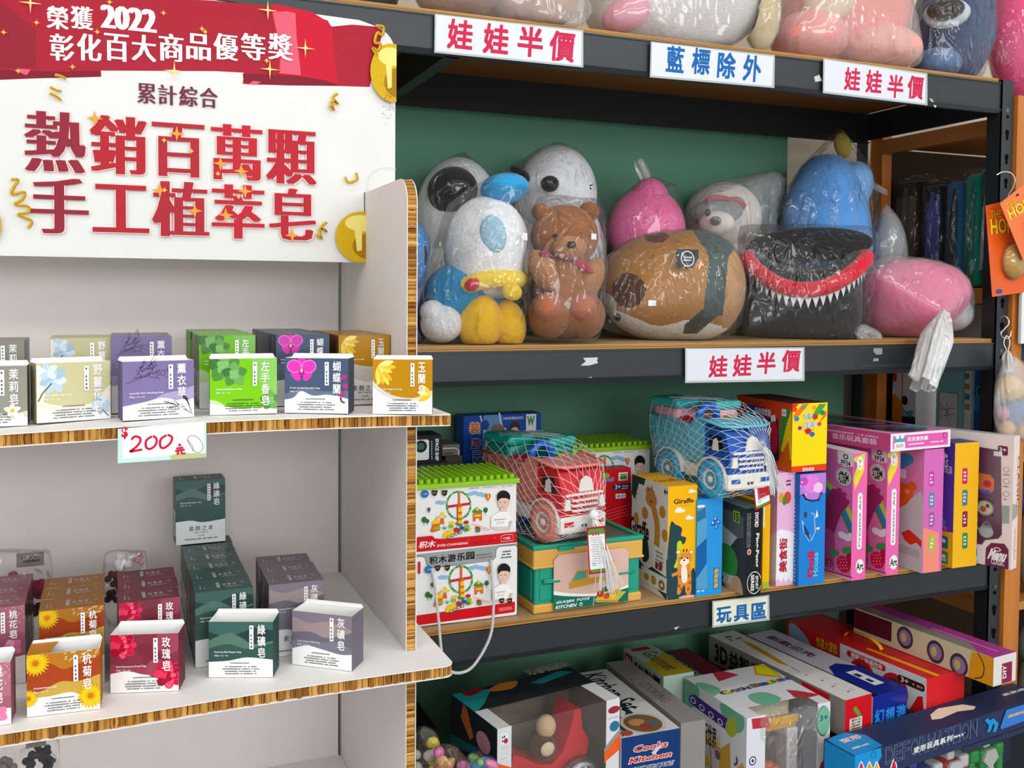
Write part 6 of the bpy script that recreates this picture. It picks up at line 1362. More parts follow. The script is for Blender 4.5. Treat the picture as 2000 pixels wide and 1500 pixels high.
f.rect(800, 900, 838, 858, WB, .004); f.ell(822, 872, 12, 12, M('#20222a')); f.ell(822, 872, 7, 7, M('#2f6a66')); f.text('SPACE SHIP', 850, 900, 857, 856, WB, .03, rot=-90); f.ticks(842, 898, 846, 860, WB, 8)
fin(b, 'space_ship_box', 'black box reading SPACE SHIP behind the green studded lid')
zs = at(840, 904, Y=1.66).z
wbox(at(818, 880, Y=1.66).x-.05, at(866, 880, Y=1.66).x+.01, 1.655, 1.79, S2, zs-.0008, M('#3a3630', .6)).mb.build('toy_box', label='dark carton under the black space toy box', cat='toy box', group=TG2)
b = wbox(at(864, 880, Y=1.725).x, at(898, 880, Y=1.725).x, 1.725, 1.79, zs, at(880, 868, Y=1.725).z, M('#7d736f', .5)); f = b.F['front']; f.line([(864, 876), (890, 875), (896, 880), (896, 900)], .002, WB); f.ticks(866, 899, 888, 882, BK, 3)
fin(b, 'toy_box', 'small grey brown box beside the black space toy box')
wbox(at(866, 880, Y=1.725).x+.003, at(905, 880, Y=1.725).x-.004, 1.72, 1.79, S2, zs-.0008, M('#4a4440', .6)).mb.build('toy_box', label='dark carton under the small grey brown box', cat='toy box', group=TG2)
y_ = 1.655; b = wbox(at(1172, 950, Y=y_).x, at(1232, 950, Y=y_).x, y_, 1.69, S2, at(1200, 916, Y=y_).z, RED, {'top': M('#a81420', .4)}); f = b.F['front']
f.text('Basketball!', 1170, 942, 1199, 932, M('#3a9ad8'), .04); f.poly([(1166, 928), (1186, 924), (1190, 932), (1170, 936)], M('#7ab83a'), 3); f.rect(1208, 939, 1226, 922, WB); f.rect(1211, 937, 1224, 925, M('#2f8a4a')); f.rect(1211, 930, 1224, 927, M('#e8c01c')); f.rect(1196, 958, 1234, 943, NVY, .004); f.text('3+', 1201, 956, 1212, 946, WB, .02); f.ticks(1214, 956, 1228, 946, WB, 2); f.rect(1202, 974, 1222, 963, WB); f.ticks(1205, 972, 1219, 965, BK)
for k in range(4): f.line([(1180, 1000+k*6), (1232, 985+k*6)], .0012, M('#e06a60'))
fin(b, 'toy_box', 'red box between the red truck and the giraffe box')
# ================================================================== BOTTOM SHELF
S3 = .352+.0090; ZT = .585; TG3 = 'toy boxes on the bottom shelf'
def tbox(fl, fr, depth, zb, mat, mats=None, zt=ZT):
    a, b_ = at(*fl, Z=zt), at(*fr, Z=zt); a.z = b_.z = zb; b = Box.__new__(Box); b.setup(a, b_, zb, zt-zb, depth, mat, mats); return b
FRAME = M('#d9d9dc', .4)
# window box with a red buggy
KA = M('#23282c', .4)
b = tbox((970, 1425), (1212, 1362), .155, S3, KA, None, .655); a, u, n, h = b.a, b.u.normalized(), b.n, b.h; w = b.u.length
t = thing('buggy_toy_box', 'black window box with a red buggy inside, at the front left of the bottom shelf', 'toy box', tuple(a+b.u/2+n*.08), 0, TG3); t.location.z = S3
TA = Matrix((u, n, V(0, 0, 1))).transposed().to_4x4(); TA.translation = a
mb = MB(TA); d = .155
for p, q in (((0, 0, 0), (w, d, .002)), ((0, d-.002, .002), (w, d, h)), ((0, 0, .002), (.0015, d-.002, h)), ((w-.0015, 0, .002), (w, d-.002, h)), ((.0015, .075, h-.0015), (w-.0015, d-.002, h))): mb.box(p, q, KA)
TRAY = M('#8a7f70', .7); mb.box((.003, .004, .002), (w-.003, d-.003, .100), TRAY); mb.box((.003, d-.005, .100), (w-.003, d-.003, h-.003), TRAY); mb.box((w-.005, .004, .100), (w-.003, d-.005, h-.003), TRAY)
for p, q in (((.0015, 0, .002), (.028, .0012, h)), ((w-.030, 0, .002), (w-.0015, .0012, h)), ((.0015, .0012, h-.0012), (.026, .075, h)), ((w-.030, .0012, h-.0012), (w-.0015, .075, h))): mb.box(p, q, FRAME)
f = Face(mb, TA @ V(0, -.0001, 0), u*w, V(0, 0, h), px=True); OR = M('#e8622a', .4)
f.poly([(968, 1490), (1003, 1500), (1003, 1512), (968, 1512)], OR); f.poly([(1180, 1470), (1214, 1428), (1214, 1460), (1180, 1490)], OR); f.poly([(1180, 1462), (1214, 1418), (1214, 1428), (1180, 1470)], M('#8f9296'))
f.rect(977, 1456, 992, 1430, WB); f.ticks(979, 1452, 990, 1434, BK, 2); f.ell(988, 1447, 4, 5, M('#c01f2a')); f.text('儿童玩具', 978, 1463, 993, 1458, BK, .0); f.ticks(1186, 1376, 1210, 1370, BK); f.ticks(1186, 1404, 1210, 1399, BK); f.ell(1199, 1386, 11, 7, M('#9a2a3a')); f.ell(1200, 1418, 9, 10, M('#2f6f9a'))
f.rect(978, 1486, 994, 1476, WB); f.ticks(980, 1484, 992, 1478, BK)
f = Face(mb, TA @ V(0, d, 0), -n*d, V(0, 0, h), px=True)
f.poly([(905, 1375), (912, 1385), (925, 1440), (918, 1445), (900, 1400)], M('#b0642a')); f.poly([(875, 1430), (968, 1480), (968, 1495), (875, 1450)], M('#1f5a64')); f.ell(944, 1450, 13, 20, M('#c98aa0')); f.ell(940, 1485, 11, 16, M('#b06a84'))
f = Face(mb, TA @ V(0, .075, h+.0001), u*w, n*(d-.075), px=True)
f.poly([(880, 1356), (960, 1345), (945, 1375), (930, 1392)], M('#1f8a8a')); f.poly([(955, 1350), (975, 1335), (1010, 1330), (1000, 1345)], M('#b8742a'), 3); f.poly([(900, 1350), (935, 1340), (940, 1350), (915, 1360)], M('#7a1f22'), 3); f.poly([(1035, 1335), (1090, 1310), (1120, 1312), (1060, 1335)], M('#1f7a84'))
for i, x in enumerate((1043, 1061, 1079, 1097)): f.text('玩具童车'[i], x-8, 1320-i*4.5, x+8, 1304-i*4.5, M('#b0aaa0'), .03)
mb.build('carton', t)
mb = MB(TA); mb.add([(.028, .0008, .002), (w-.030, .0008, .002), (w-.030, .0008, h), (.028, .0008, h)], [(0, 1, 2, 3)], CRINK); mb.add([(.0, .0006, h-.0004), (w, .0006, h-.0004), (w, .075, h-.0004), (0, .075, h-.0004)], [(0, 1, 2, 3)], CRINK); mb.build('clear_window', t)
# the buggy
RB_ = plas('#d3222e', .25); cx, cy, cz = w*.52, .075, .0
t2 = thing('toy_buggy', 'red toy buggy with silver wheels behind the clear window of the black box', 'toy car', tuple(TA @ V(cx, cy, .004)))
TB = TA @ Matrix.Translation((cx, cy, .1015)); mb = MB(TB)
side = [(-.078, .085), (-.070, .118), (-.045, .105), (-.02, .088), (.01, .082), (.03, .098), (.045, .130), (.055, .168), (.068, .166), (.072, .130), (.085, .110), (.082, .085), (.03, .055), (-.03, .052)]
mb.prism(side, 'Y', -.030, .030, RB_); mb.build('car_body', t2)
mb = MB(TB); mb.box((-.07, -.02, .036), (.08, .02, .060), plas('#8a8d90')); mb.build('chassis', t2)
for x in (-.045, .060):
    for y in (-.045, .045):
        mb = MB(TB); c = V(x, y, .044); sg = -1 if y < 0 else 1
        mb.lathe([(0, .010*sg), (.012, .012*sg), (.020, .006*sg), (.028, .010*sg), (.034, .012*sg), (.042, .008*sg), (.043, -.008*sg), (.030, -.012*sg), (0, -.012*sg)], M('#a9adb0', .25, 'metal'), c, 'Y', 28)
        for k in range(8): an = k*math.pi/4; mb.tube([c+V(.012*math.cos(an), .011*sg, .012*math.sin(an)), c+V(.034*math.cos(an), .012*sg, .034*math.sin(an))], .0022, M('#d5d8da', .2, 'metal'), 6)
        mb.build('wheel', t2)
mb = MB(TB); mb.ell((.012, -.004, .138), (.018, .017, .020), plush('#d8b98c')); mb.ell((.005, -.006, .104), (.024, .022, .024), plush('#5a3422')); mb.ell((.0, -.028, .110), (.014, .006, .012), plush('#e3d2ac')); mb.build('driver_figure', t2)
# cook's kitchen
NV = M('#173a72', .4)
b = tbox((1214, 1442), (1328, 1422), .285, S3, M('#d6d6d4', .4), {'front': NV}); f = b.F['front']
RD_ = M('#d8321f', .4)
for st, x0, y0, x1, y1 in (("Cooks", 1238, 1470, 1304, 1446), ('Kitchen', 1230, 1492, 1312, 1466)): f.text(st, x0-1.5, y0+1.5, x1+1.5, y1-1.5, WB, .07, slant=.05); f.text(st, x0, y0, x1, y1, RD_, .03, slant=.05)
f.text('I AM THE BEST ASSISTANT OF MOTHER', 1226, 1501, 1316, 1494, WB, 0, slant=.05); f.poly([(1272, 1470), (1288, 1455), (1292, 1458), (1278, 1474)], M('#c9cfd8'))
f = b.F['top']; f.poly([(1214, 1440), (1222, 1392), (1200, 1360), (1240, 1395), (1250, 1420)], M('#17403f')); f.px = False
f.poly([(.0, .12), (.35, .05), (.3, .75), (0, .9)], M('#2a4644')); f.ell(.55, .14, .36, .36, M('#c9c5bc')); f.ell(.55, .14, .30, .30, M('#7a5a3c')); f.ell(.48, .16, .14, .12, M('#c08a5a')); f.ell(.66, .12, .12, .10, M('#4f6a74')); f.ell(.55, .10, .10, .08, M('#a83a2a')); f.text('Kitchen Set', .46, .34, .86, .95, BK, .012, rot=-90); f.ell(.15, .05, .1, .09, M('#b84a3a'))
fin(b, 'kitchen_set_box', 'long box with navy front reading Cooks Kitchen in red, on the bottom shelf', group=TG3)
b = tbox((1330, 1413), (1378, 1405), .30, S3, M('#8e8a86', .5)); f = b.F['top']; f.px = False; f.text('COOKING', .25, .30, .65, .62, M('#5d5650'), .0, rot=-90); f.line([(.2, .55), (.1, .62), (.2, .7), (.4, .66)], .002, M('#5d5650'), 4); f.ticks(.62, .5, .8, .72, M('#6a6058'))
fin(b, 'toy_box', 'long plain grey box between the Kitchen Set box and the GOURMET box', group=TG3)
cG, dG = at(1328, 1352, Z=ZT), at(1217, 1271, Z=ZT); gx = (cG.x+dG.x)/2
b = wbox(gx+.004, gx+.075, 1.628, dG.y, S3, ZT+.004, M('#a9bfae', .45), {'top': M('#c0a424', .45), 'left': M('#b7c4b6', .45)}); g = b.F['top']; g.px = False; g.poly([(0, .45), (.6, .6), (1, .7), (1, 1), (0, 1)], M('#a8c0a8')); g.rect(.15, .86, .75, .97, M('#9a2430')); g.text('Gourmet', .3, .15, .8, .8, M('#5a5f3a'), .02, rot=-90); g = b.F['left']; g.px = False
g.rect(.03, .78, .22, .98, M('#b02438')); g.text('美食', .05, .80, .20, .96, WB, .02); g.text('GOURMET', .26, .68, .92, .96, M('#1f2f2c'), .04); g.poly([(.5, 0), (1, 0), (1, .6), (.6, .5)], M('#c9b02a'))
fin(b, 'gourmet_toy_box', 'pale green and yellow box reading GOURMET lying behind the grey box', group=TG3)
b = wbox(gx+.085, gx+.170, 1.635, 1.80, S3, ZT-.02, M('#6a1a24', .45)); g = b.F['top']; g.px = False; g.poly([(0, .1), (.4, .0), (.4, 1), (0, 1)], M('#1f4448')); g.text('CHANGE', .1, .1, .36, .9, M('#9aa8a4'), .03, rot=-90)
fin(b, 'toy_box', 'dark red box with a teal stripe behind the white cartoon window box', group=TG3)
# boxes stacked higher at the right, lying on plain cartons
ZM = .512
for i, (x0, x1, y0, y1, lab) in enumerate(((1.268, 1.44, 1.54, 1.84, 'plain brown carton under the white and navy boxes of the bottom shelf'), (1.455, 1.60, 1.56, 1.84, 'plain brown carton under the red handled box of the bottom shelf'))):
    mb = MB(); mb.box((x0, y0, S3), (x1, y1, ZM-.0008), M('#8a6a48', .7)); mb.build('carton_box', label=lab, cat='carton', group='plain cartons under the stacked toy boxes')
b = tbox((1651, 1368), (1703, 1354), .39, ZM, M('#dedcd8', .4), {'front': RED, 'left': M('#8f877e', .5)}); f = b.F['front']
f.poly([(1667, 1386), (1672, 1380), (1682, 1396), (1678, 1400)], M('#5aa03a'), 3); f.rect(1659, 1430, 1684, 1398, M('#d5d3c4')); f.ticks(1661, 1428, 1682, 1400, BK, 4); f.ticks(1664, 1426, 1670, 1402, M('#c01f2a'), 6)
f = b.F['top']; f.px = False; f.poly([(.30, .50), (.5, .78), (.62, .86), (.70, .78), (.58, .62), (.42, .44)], M('#c98f1c')); f.line([(.42, .44), (.36, .36)], .002, M('#5a4a2a'))
for x, y in ((.45, .33), (.55, .24), (.5, .16), (.6, .08)): f.ell(x+.12, y, .07, .06, M('#8a8a8a')); f.ell(x+.12, y, .06, .05, M('#dedcd8', .4)); f.ticks(x-.15, y-.02, x, y-.005, BK)
f.ticks(.25, .86, .8, .95, M('#5a6a60'), 2)
f = b.F['left']; f.px = False; f.text('3D', .05, .30, .16, .85, BK, .04); f.text('益智', .17, .28, .33, .85, BK, .03); f.rect(.35, .25, .5, .8, M('#8a2030'), .004); f.text('DIY', .37, .32, .48, .72, M('#d8c8c8'), .02); f.rect(0, 0, .5, .2, M('#6a1a24')); f.rect(.72, .05, .9, .95, RED)
fin(b, 'drawing_toy_box', 'long white box with a red front end and paint brush print on top', group=TG3)
b = tbox((1705, 1361), (1772, 1343), .37, ZM, M('#c8c4d0', .35, 'gloss'), {'front': M('#16268a', .15, 'gloss')}, ZT-.008); f = b.F['front']
for i, ch in enumerate('幻想游'): f.text(ch, 1708+i*21, 1415-i*4, 1727+i*21, 1382-i*4, M('#2a8ad8'), .04)
f = b.F['top']; f.px = False; f.rect(0, 0, .16, 1, M('#15161a')); f.poly([(.16, 0), (1, 0), (1, .34), (.7, .42), (.4, .4), (.16, .3)], M('#1a2a8c', .15, 'gloss'), 0); f.rect(.5, .1, .78, .3, WB); f.ticks(.53, .12, .75, .28, NVY, 2); f.text('新款贝壳', .45, .55, .7, .92, M('#5a2a5a'), .03, rot=-90)
fin(b, 'toy_box', 'box with a glossy navy front and grey white top, left of the red handled box', group=TG3)
b = tbox((1810, 1326), (1884, 1306), .38, ZM, M('#d8222a', .35), {'left': M('#d5d7da', .4)}, ZT+.004); g = b.F['left']; g.px = False
g.poly([(0, .0), (.42, 0), (.42, 1), (0, 1)], M('#c81f28', .4)); g.poly([(.02, .95), (.1, .95), (.2, .6), (.22, .3), (.05, .3)], M('#8aa4c0'), 3); g.text('惊喜大冒险', .24, .62, .40, .92, BK, .07); g.text('惊喜大冒险', .24, .62, .40, .92, YEL, .02); g.rect(.47, .72, .74, .9, RED, .006); g.text('提配三款遥控车', .5, .74, .72, .88, WB, .03)
for x in (.58, .80): g.ell(x, .35, .09, .09, RED); g.ell(x, .34, .065, .065, M('#3a3c40')); g.ell(x, .34, .03, .03, M('#9a9ca0'))
g.rect(.82, .62, .99, .82, M('#3a1a1c'), .006); g.text('3+', .84, .65, .89, .79, WB, .02); g.ticks(.90, .66, .98, .78, M('#e08a8a')); g.poly([(.9, .0), (.95, .45), (.98, .5), (.99, 0)], RED)
f = b.F['top']; f.px = False; f.poly([(.25, .0), (.36, 0), (.28, .45), (.2, .45)], YEL); f.ticks(.27, .08, .33, .4, M('#6a1a1a'), 1); f.ticks(.45, .1, .52, .4, WB)
t = thing('racing_toy_box', 'long red box with a yellow carrying handle on the bottom shelf', 'toy box', tuple(b.a+b.u/2+b.n*.15), 0, TG3); t.location.z = ZM; b.mb.build('carton', t)
p0_ = b.a+b.u*.42+b.n*.20; p0_.z = ZT+.005; mb = MB()
H_ = [p0_+b.n*q+V(0, 0, zz) for q, zz in ((-.05, 0), (-.042, .008), (-.02, .015), (.02, .016), (.042, .009), (.05, 0))]
vs = []
for p in smooth([tuple(x) for x in H_], 4): vs += [V(p)+b.u.normalized()*.005, V(p)-b.u.normalized()*.005]
mb.add(vs, [(2*i, 2*i+1, 2*i+3, 2*i+2) for i in range(len(vs)//2-1)], YEL); mb.build('carrying_handle', t, 'yellow strap handle')
b = tbox((1941, 1285), (1985, 1273), .34, .5905, M('#c9c0a2', .4), {'front': M('#dcdada', .4), 'top': M('#a83a90', .35), 'left': M('#cfc5a4', .3, 'gloss')}, .648); f = b.F['front']
f.rect(1956, 1336, 1977, 1291, M('#8a2448')); f.text('DIY', 1958, 1326, 1966, 1298, WB, .03, rot=90); f.ticks(1968, 1326, 1975, 1296, WB, 1, .7)
g = b.F['left']; g.px = False; g.poly([(.84, 0), (.86, .95), (1, 1), (1, 0)], M('#e09a1c'), 0); g.line([(.9, .98), (.94, .6), (.93, .2), (.88, .05)], .0025, M('#5a3a14'), 4)
for x, y in ((.40, .55), (.62, .45), (.78, .3)): g.ell(x, y, .06, .07, M('#4a3040')); g.ell(x, y, .045, .05, M('#8a7aa0')); g.ell(x-.01, y, .02, .03, M('#c9b06a'))
g.poly([(0, .2), (.3, .2), (.3, .95), (0, .95)], M('#5a1a28')); f = b.F['top']; f.px = False; f.poly([(0, .1), (.45, .22), (.45, 1), (0, 1)], M('#8a847a', .15, 'gloss')); f.line([(.55, .05), (.55, .5)], .0015, WB); f.ticks(.62, .55, .72, .9, WB)
fin(b, 'craft_kit_box', 'long purple and yellow box with DIY on its white end, beside the right post', group=TG3)
mb = MB(); mb.box((1.632, 1.56, S3), (1.70, 1.72, .5897), M('#5d6a8a', .5)); mb.build('carton_box', label='grey blue carton standing under the DIY box', cat='carton', group='plain cartons under the stacked toy boxes')
# white cartoon window box
aF, aR, aL = at(1459, 1403, Z=ZT), at(1622, 1370, Z=ZT), at(1330, 1322, Z=ZT); u_ = (aR-aF); u_.z = 0; n_ = V(-u_.y, u_.x, 0).normalized(); dK = .198; a_ = V(aF.x, aF.y, S3); h = ZT-S3
WK = M('#dcdce2', .4); GK, RK_, YK = M('#6fb491', .4), M('#b83444', .4), M('#f0e010', .4); OUT = M('#3f6b56', .4)
b = Box.__new__(Box); b.mb = MB(); uu = u_.normalized(); w = u_.length; TKm = Matrix((uu, n_, V(0, 0, 1))).transposed().to_4x4(); TKm.translation = a_
t = thing('arcade_toy_box', 'white window box with green, red and yellow shapes and a crumpled clear window', 'toy box', tuple(a_+u_/2+n_*.1), 0, TG3)
mb = MB(TKm)
mb.box((0, 0, 0), (w, dK, .002), WK); mb.box((0, dK-.002, .002), (w, dK, h), WK); mb.box((0, 0, .002), (.0015, dK-.002, h), WK); mb.box((w-.0015, 0, .002), (w, dK-.002, h), WK); mb.box((.0015, .040, h-.0015), (w-.0015, dK-.002, h), WK)
for p, q in (((.0015, 0, .002), (.042, .0012, h)), ((w-.030, 0, .002), (w-.0015, .0012, h)), ((.0015, .0012, h-.0012), (.030, .040, h)), ((w-.026, .0012, h-.0012), (w-.0015, .040, h))): mb.box(p, q, WK)
f = Face(mb, TKm @ V(0, .03, h+.0001), u_, n_*(dK-.03), px=True)
f.poly([(1387, 1309), (1404, 1308), (1443, 1318), (1420, 1326), (1404, 1331)], RK_); f.poly([(1471, 1298), (1500, 1301), (1530, 1324), (1476, 1318)], M('#c9a01a')); f.poly([(1474, 1300), (1498, 1303), (1524, 1321), (1479, 1316)], YK); f.poly([(1535, 1347), (1558, 1349), (1600, 1356), (1586, 1364), (1552, 1362)], RK_); f.poly([(1358, 1336), (1372, 1333), (1400, 1342), (1407, 1350), (1392, 1360), (1375, 1350)], GK, 3); f.poly([(1462, 1358), (1485, 1352), (1510, 1356), (1526, 1366), (1500, 1378), (1470, 1370)], GK, 3)
cols = [M(c, .4) for c in ('#4a4a50', '#c83a3a', '#e8c81c', '#2a5ab8', '#2a8a4a')]
for i, ch in enumerate('CRAYON SHINCHAN'):
    if ch != ' ': x = 1411+i*8.4; y = 1358-i*1.95; f.text(ch, x, y, x+8, y-(10 if ch in 'CS' else 8), cols[(i*2) % 5], .07)
g = Face(mb, TKm @ V(0, dK, 0), -n_*dK, V(0, 0, h), px=True)
g.poly([(1329, 1325), (1362, 1340), (1364, 1365), (1352, 1382), (1336, 1376), (1329, 1362)], GK, 3); g.poly([(1408, 1372), (1440, 1392), (1453, 1402), (1452, 1425), (1438, 1432), (1420, 1415), (1409, 1392)], GK, 3)
g.poly([(1347, 1358), (1356, 1356), (1422, 1405), (1416, 1424), (1350, 1375), (1345, 1366)], M('#4a2a86')); 
for i, (x, y) in enumerate(((1354, 1368), (1371, 1382), (1389, 1396), (1407, 1410))): g.ell(x, y, 5, 6, WB); g.ell(x, y, 3.4, 4.2, M('#4a2a86'))
g.poly([(1422, 1404), (1436, 1402), (1440, 1430), (1428, 1440), (1417, 1424)], M('#a9b83a'), 2); g.poly([(1330, 1425), (1340, 1440), (1352, 1486), (1330, 1470)], RK_)
g.poly([(1355, 1418), (1364, 1412), (1405, 1440), (1408, 1464), (1356, 1432)], M('#d8c9a0')); g.poly([(1355, 1418), (1365, 1428), (1408, 1462), (1426, 1450), (1427, 1510), (1356, 1510)], M('#c9a03a')); g.poly([(1366, 1438), (1405, 1466), (1405, 1510), (1366, 1510)], M('#c9c5d4')); g.ell(1378, 1484, 8, 12, M('#d8b02a')); g.ell(1402, 1474, 5, 9, M('#7a5a6a')); g.line([(1387, 1440), (1390, 1510)], .004, M('#b8902a')); g.text('电玩世界', 1366, 1444, 1400, 1424, M('#2a2622'), .02); g.poly([(1358, 1420), (1362, 1410), (1366, 1420)], M('#c02a3a')); g.text('♪', 1434, 1494, 1443, 1478, M('#4a4a70'), 0); g.poly([(1440, 1500), (1450, 1490), (1456, 1505), (1450, 1512)], M('#e0a02a'))
f = Face(mb, TKm @ V(0, -.0001, 0), u_, V(0, 0, h), px=True)
f.ell(1608, 1408, 13, 30, OUT); f.ell(1609, 1407, 12, 28, GK); f.text('3+', 1601, 1409, 1617, 1394, M('#2f4a86'), .02); f.ell(1470, 1486, 7, 9, M('#4a3a86')); f.ell(1470, 1486, 5, 6.5, WB); f.ell(1470, 1486, 2.5, 3.5, M('#4a3a86')); f.poly([(1468, 1404), (1500, 1400), (1504, 1420), (1470, 1424)], RK_); f.poly([(1600, 1500), (1608, 1484), (1617, 1492), (1620, 1510), (1600, 1512)], RK_, 2)
mb.build('carton', t)
mb = MB(TKm); N_ = 14; vs = []
for j in range(N_+1):
    x = .030+(w-.056)*j/N_; bz = .004*mnoise.noise(Vector((x*60, 1, 0))); vs += [(x, .0008, .004), (x, .0008+.003*mnoise.noise(Vector((x*70, 5, 2))), h*.6), (x, -.001+.002*mnoise.noise(Vector((x*90, 3, 1))), h-.006), (x, .006, h-.0005+bz*.5), (x, .040, h-.0004)]
mb.add(vs, [(5*j+k, 5*j+5+k, 5*j+6+k, 5*j+1+k) for j in range(N_) for k in range(4)], film('crumpled_window', .06, .07, 50, .8, milk=.03), True); mb.build('clear_window', t)
YP_ = plas('#dba21e', .3); t2 = thing('toy_arcade_machine', 'yellow and white toy arcade machine inside the white window box', 'toy', tuple(TKm @ V(w/2, .09, .004)))
mb = MB(TKm); mb.box((.036, .050, h-.062), (w-.036, .150, h-.048), YP_, .003); mb.box((.036, .045, h-.052), (w-.036, .052, h-.036), YP_, .002); mb.box((.04, .06, h-.046), (w-.045, .15, h-.010), plas('#cfc8ae'), .006); mb.build('canopy', t2)
mb = MB(TKm); mb.box((w-.062, .045, .004), (w-.036, .150, h-.062), plas('#d6d2cf'), .003); f = Face(mb, (w-.061, .0448, .005), (.024, 0, 0), (0, 0, h-.07)); 
for y in (.86, .7, .54, .38): f.line([(.2, y-.05), (.5, y+.05), (.8, y-.05)], .001, M('#c85a5a'), closed=True)
mb.box((.005, .06, .004), (.012, .15, h-.062), plas('#d6d2cf'), .002); mb.build('cabinet', t2)
mb = MB(TKm); mb.ell((w*.42, .09, .05), (.042, .035, .040), plas('#c8705a', .35))
for k in range(9): mb.ell((w*.42+.03*math.cos(k*.7), .06+.01*math.sin(k), .085+.004*math.sin(k*2)), (.012, .012, .007), plas('#d8806a', .35))
mb.build('coin_tray', t2)
# long navy robot box across the front
ZJ = .53; j0, j1, j2 = at(1670, 1476, Z=ZJ), at(2010, 1369, Z=ZJ), at(1622, 1440, Z=ZJ); u_ = j1-j0; u_.z = 0; uu = u_.normalized(); n_ = V(-uu.y, uu.x, 0); w = .56; dJ = .072; a_ = V(j0.x, j0.y, S3); h = ZJ-S3
NVJ = M('#2b3656', .42); CYN = M('#1c93d8', .4)
TJ = Matrix((uu, n_, V(0, 0, 1))).transposed().to_4x4(); TJ.translation = a_
t = thing('robot_toy_box', 'long navy window box reading DEFORMATION, lying across the front of the bottom shelf', 'toy box', tuple(a_+uu*.25+n_*.03), 0, TG3)
mb = MB(TJ); mb.box((0, 0, 0), (w, dJ, .002), NVJ); mb.box((0, dJ-.002, .002), (w, dJ, h), NVJ); mb.box((0, .0, h-.002), (w, dJ-.002, h), NVJ); mb.box((0, 0, .002), (.002, dJ-.002, h-.002), CYN); mb.box((w-.002, 0, .002), (w, dJ-.002, h-.002), NVJ)
mb.box((.002, 0, h-.052), (w-.002, .0012, h-.002), NVJ); mb.box((.002, 0, .002), (.075, .0012, h-.052), NVJ); mb.box((.30, 0, h-.062), (w-.002, .001, h-.05), NVJ)
f = Face(mb, TJ @ V(0, -.0001, 0), uu*w, V(0, 0, h), px=True, clip=True)
f.poly([(1668, 1470), (1720, 1456), (1722, 1478), (1700, 1512), (1668, 1512)], CYN); f.ell(1706, 1474, 5, 6, NVJ); f.ell(1706, 1474, 4, 5, CYN)
for x, c in ((1682, '#c23a4a'), (1698, '#e89a2a'), (1712, '#e8a83a')): f.poly([(x-7, 1506), (x, 1486), (x+7, 1506)], WB, 3); f.poly([(x-5, 1507), (x, 1489), (x+5, 1507)], M(c), 3)
f.poly([(1738, 1504), (1746, 1480), (1752, 1502)], WB, 3); f.poly([(1740, 1505), (1746, 1484), (1750, 1503)], M('#c02a3a'), 3)
LT = M('#7d8ab0', .5)
for i, ch in enumerate('DEFORMATION'):
    x = 1729+i*16.4; y = 1494-i*5.2; f.text(ch, x, y, x+15, y-38, LT, .015); f.text(ch, x+.9, y-1.0, x+14.1, y-37.0, NVJ, .0)
for i, ch in enumerate('变形玩具系列'): x = 1783+i*12.8; y = 1472-i*4.4; f.text(ch, x, y, x+12, y-16, WB, .04, slant=.12)
f.text('MAX', 1861, 1442, 1882, 1430, WB, .03, slant=.15)
for dx in (0, 11): f.poly([(1921+dx, 1406), (1928+dx, 1402), (1938+dx, 1413), (1933+dx, 1428), (1926+dx, 1430), (1930+dx, 1416)], CYN)
f.poly([(1952, 1420), (1964, 1386), (2014, 1370), (2014, 1402), (1954, 1424)], M('#3a7ad0')); f.text('联盟战队', 1967, 1402, 2012, 1382, YEL, .04, slant=.1)
f = Face(mb, TJ @ V(0, 0, h+.0001), uu*w, n_*dJ, px=True); f.poly([(1616, 1445), (1645, 1430), (1690, 1435), (1724, 1456), (1700, 1466), (1668, 1480)], CYN); f.text('变形', 1648, 1452, 1674, 1434, M('#b02a3a'), .09); f.text('变形', 1648, 1452, 1674, 1434, WB, .04); f.text('模式', 1666, 1464, 1696, 1451, WB, .04)
f.poly([(1817, 1396), (1832, 1384), (1880, 1376), (1906, 1380), (1902, 1386), (1870, 1390), (1838, 1404), (1820, 1406)], M('#efe3c8')); f.text('星变战士', 1962, 1360, 2010, 1340, WB, .04)
mb.build('carton', t)
mb = MB(TJ); mb.add([(.075, .0008, .002), (w-.002, .0008, .002), (w-.002, .0008, h-.05), (.075, .0008, h-.05)], [(0, 1, 2, 3)], CLEAR); mb.build('clear_window', t)
for i, (x, c1, c2) in enumerate(((.19, '#c0202e', '#2a3f9a'), (.30, '#b8202c', '#d8d8dc'), (.41, '#1f9a44', '#c9ccc6'))):
    t2 = thing('toy_robot', ('red and blue', 'red and white', 'green and silver')[i]+' toy robot behind the window of the navy robot box', 'toy robot', tuple(TJ @ V(x, .036, .004)), 0, 'toy robots in the navy box'); TR_ = TJ @ Matrix.Translation((x, .036, .004)) @ Matrix.Scale(1.3, 4); A_, B_ = plas(c1, .25), plas(c2, .25)
    mb = MB(TR_); mb.box((-.018, -.012, .030), (.018, .012, .060), A_, .004); mb.prism([(-.018, .045), (0, .030), (.018, .045), (.010, .060), (-.010, .060)], 'Y', -.016, -.012, B_); mb.build('body', t2)
    mb = MB(TR_); mb.box((-.008, -.009, .060), (.008, .009, .074), B_, .003); mb.build('head', t2)
    for s_ in (-1, 1):
        mb = MB(TR_); mb.box((s_*.030-.010, -.011, .042), (s_*.030+.010, .011, .062), B_ if i != 2 else A_, .004); mb.box((s_*.034-.007, -.009, .012), (s_*.034+.007, .009, .044), A_, .003); mb.build('arm', t2)
        mb = MB(TR_); mb.box((s_*.010-.008, -.010, 0), (s_*.010+.008, .010, .030), B_, .003); mb.build('leg', t2)
mb = MB(); mb.box((1.26, 1.33, 0), (1.74, 1.452, S3-.0008), M('#8f7450', .7)); mb.build('carton_box', label='brown carton on the floor in front of the rack, under the navy robot box', cat='carton')
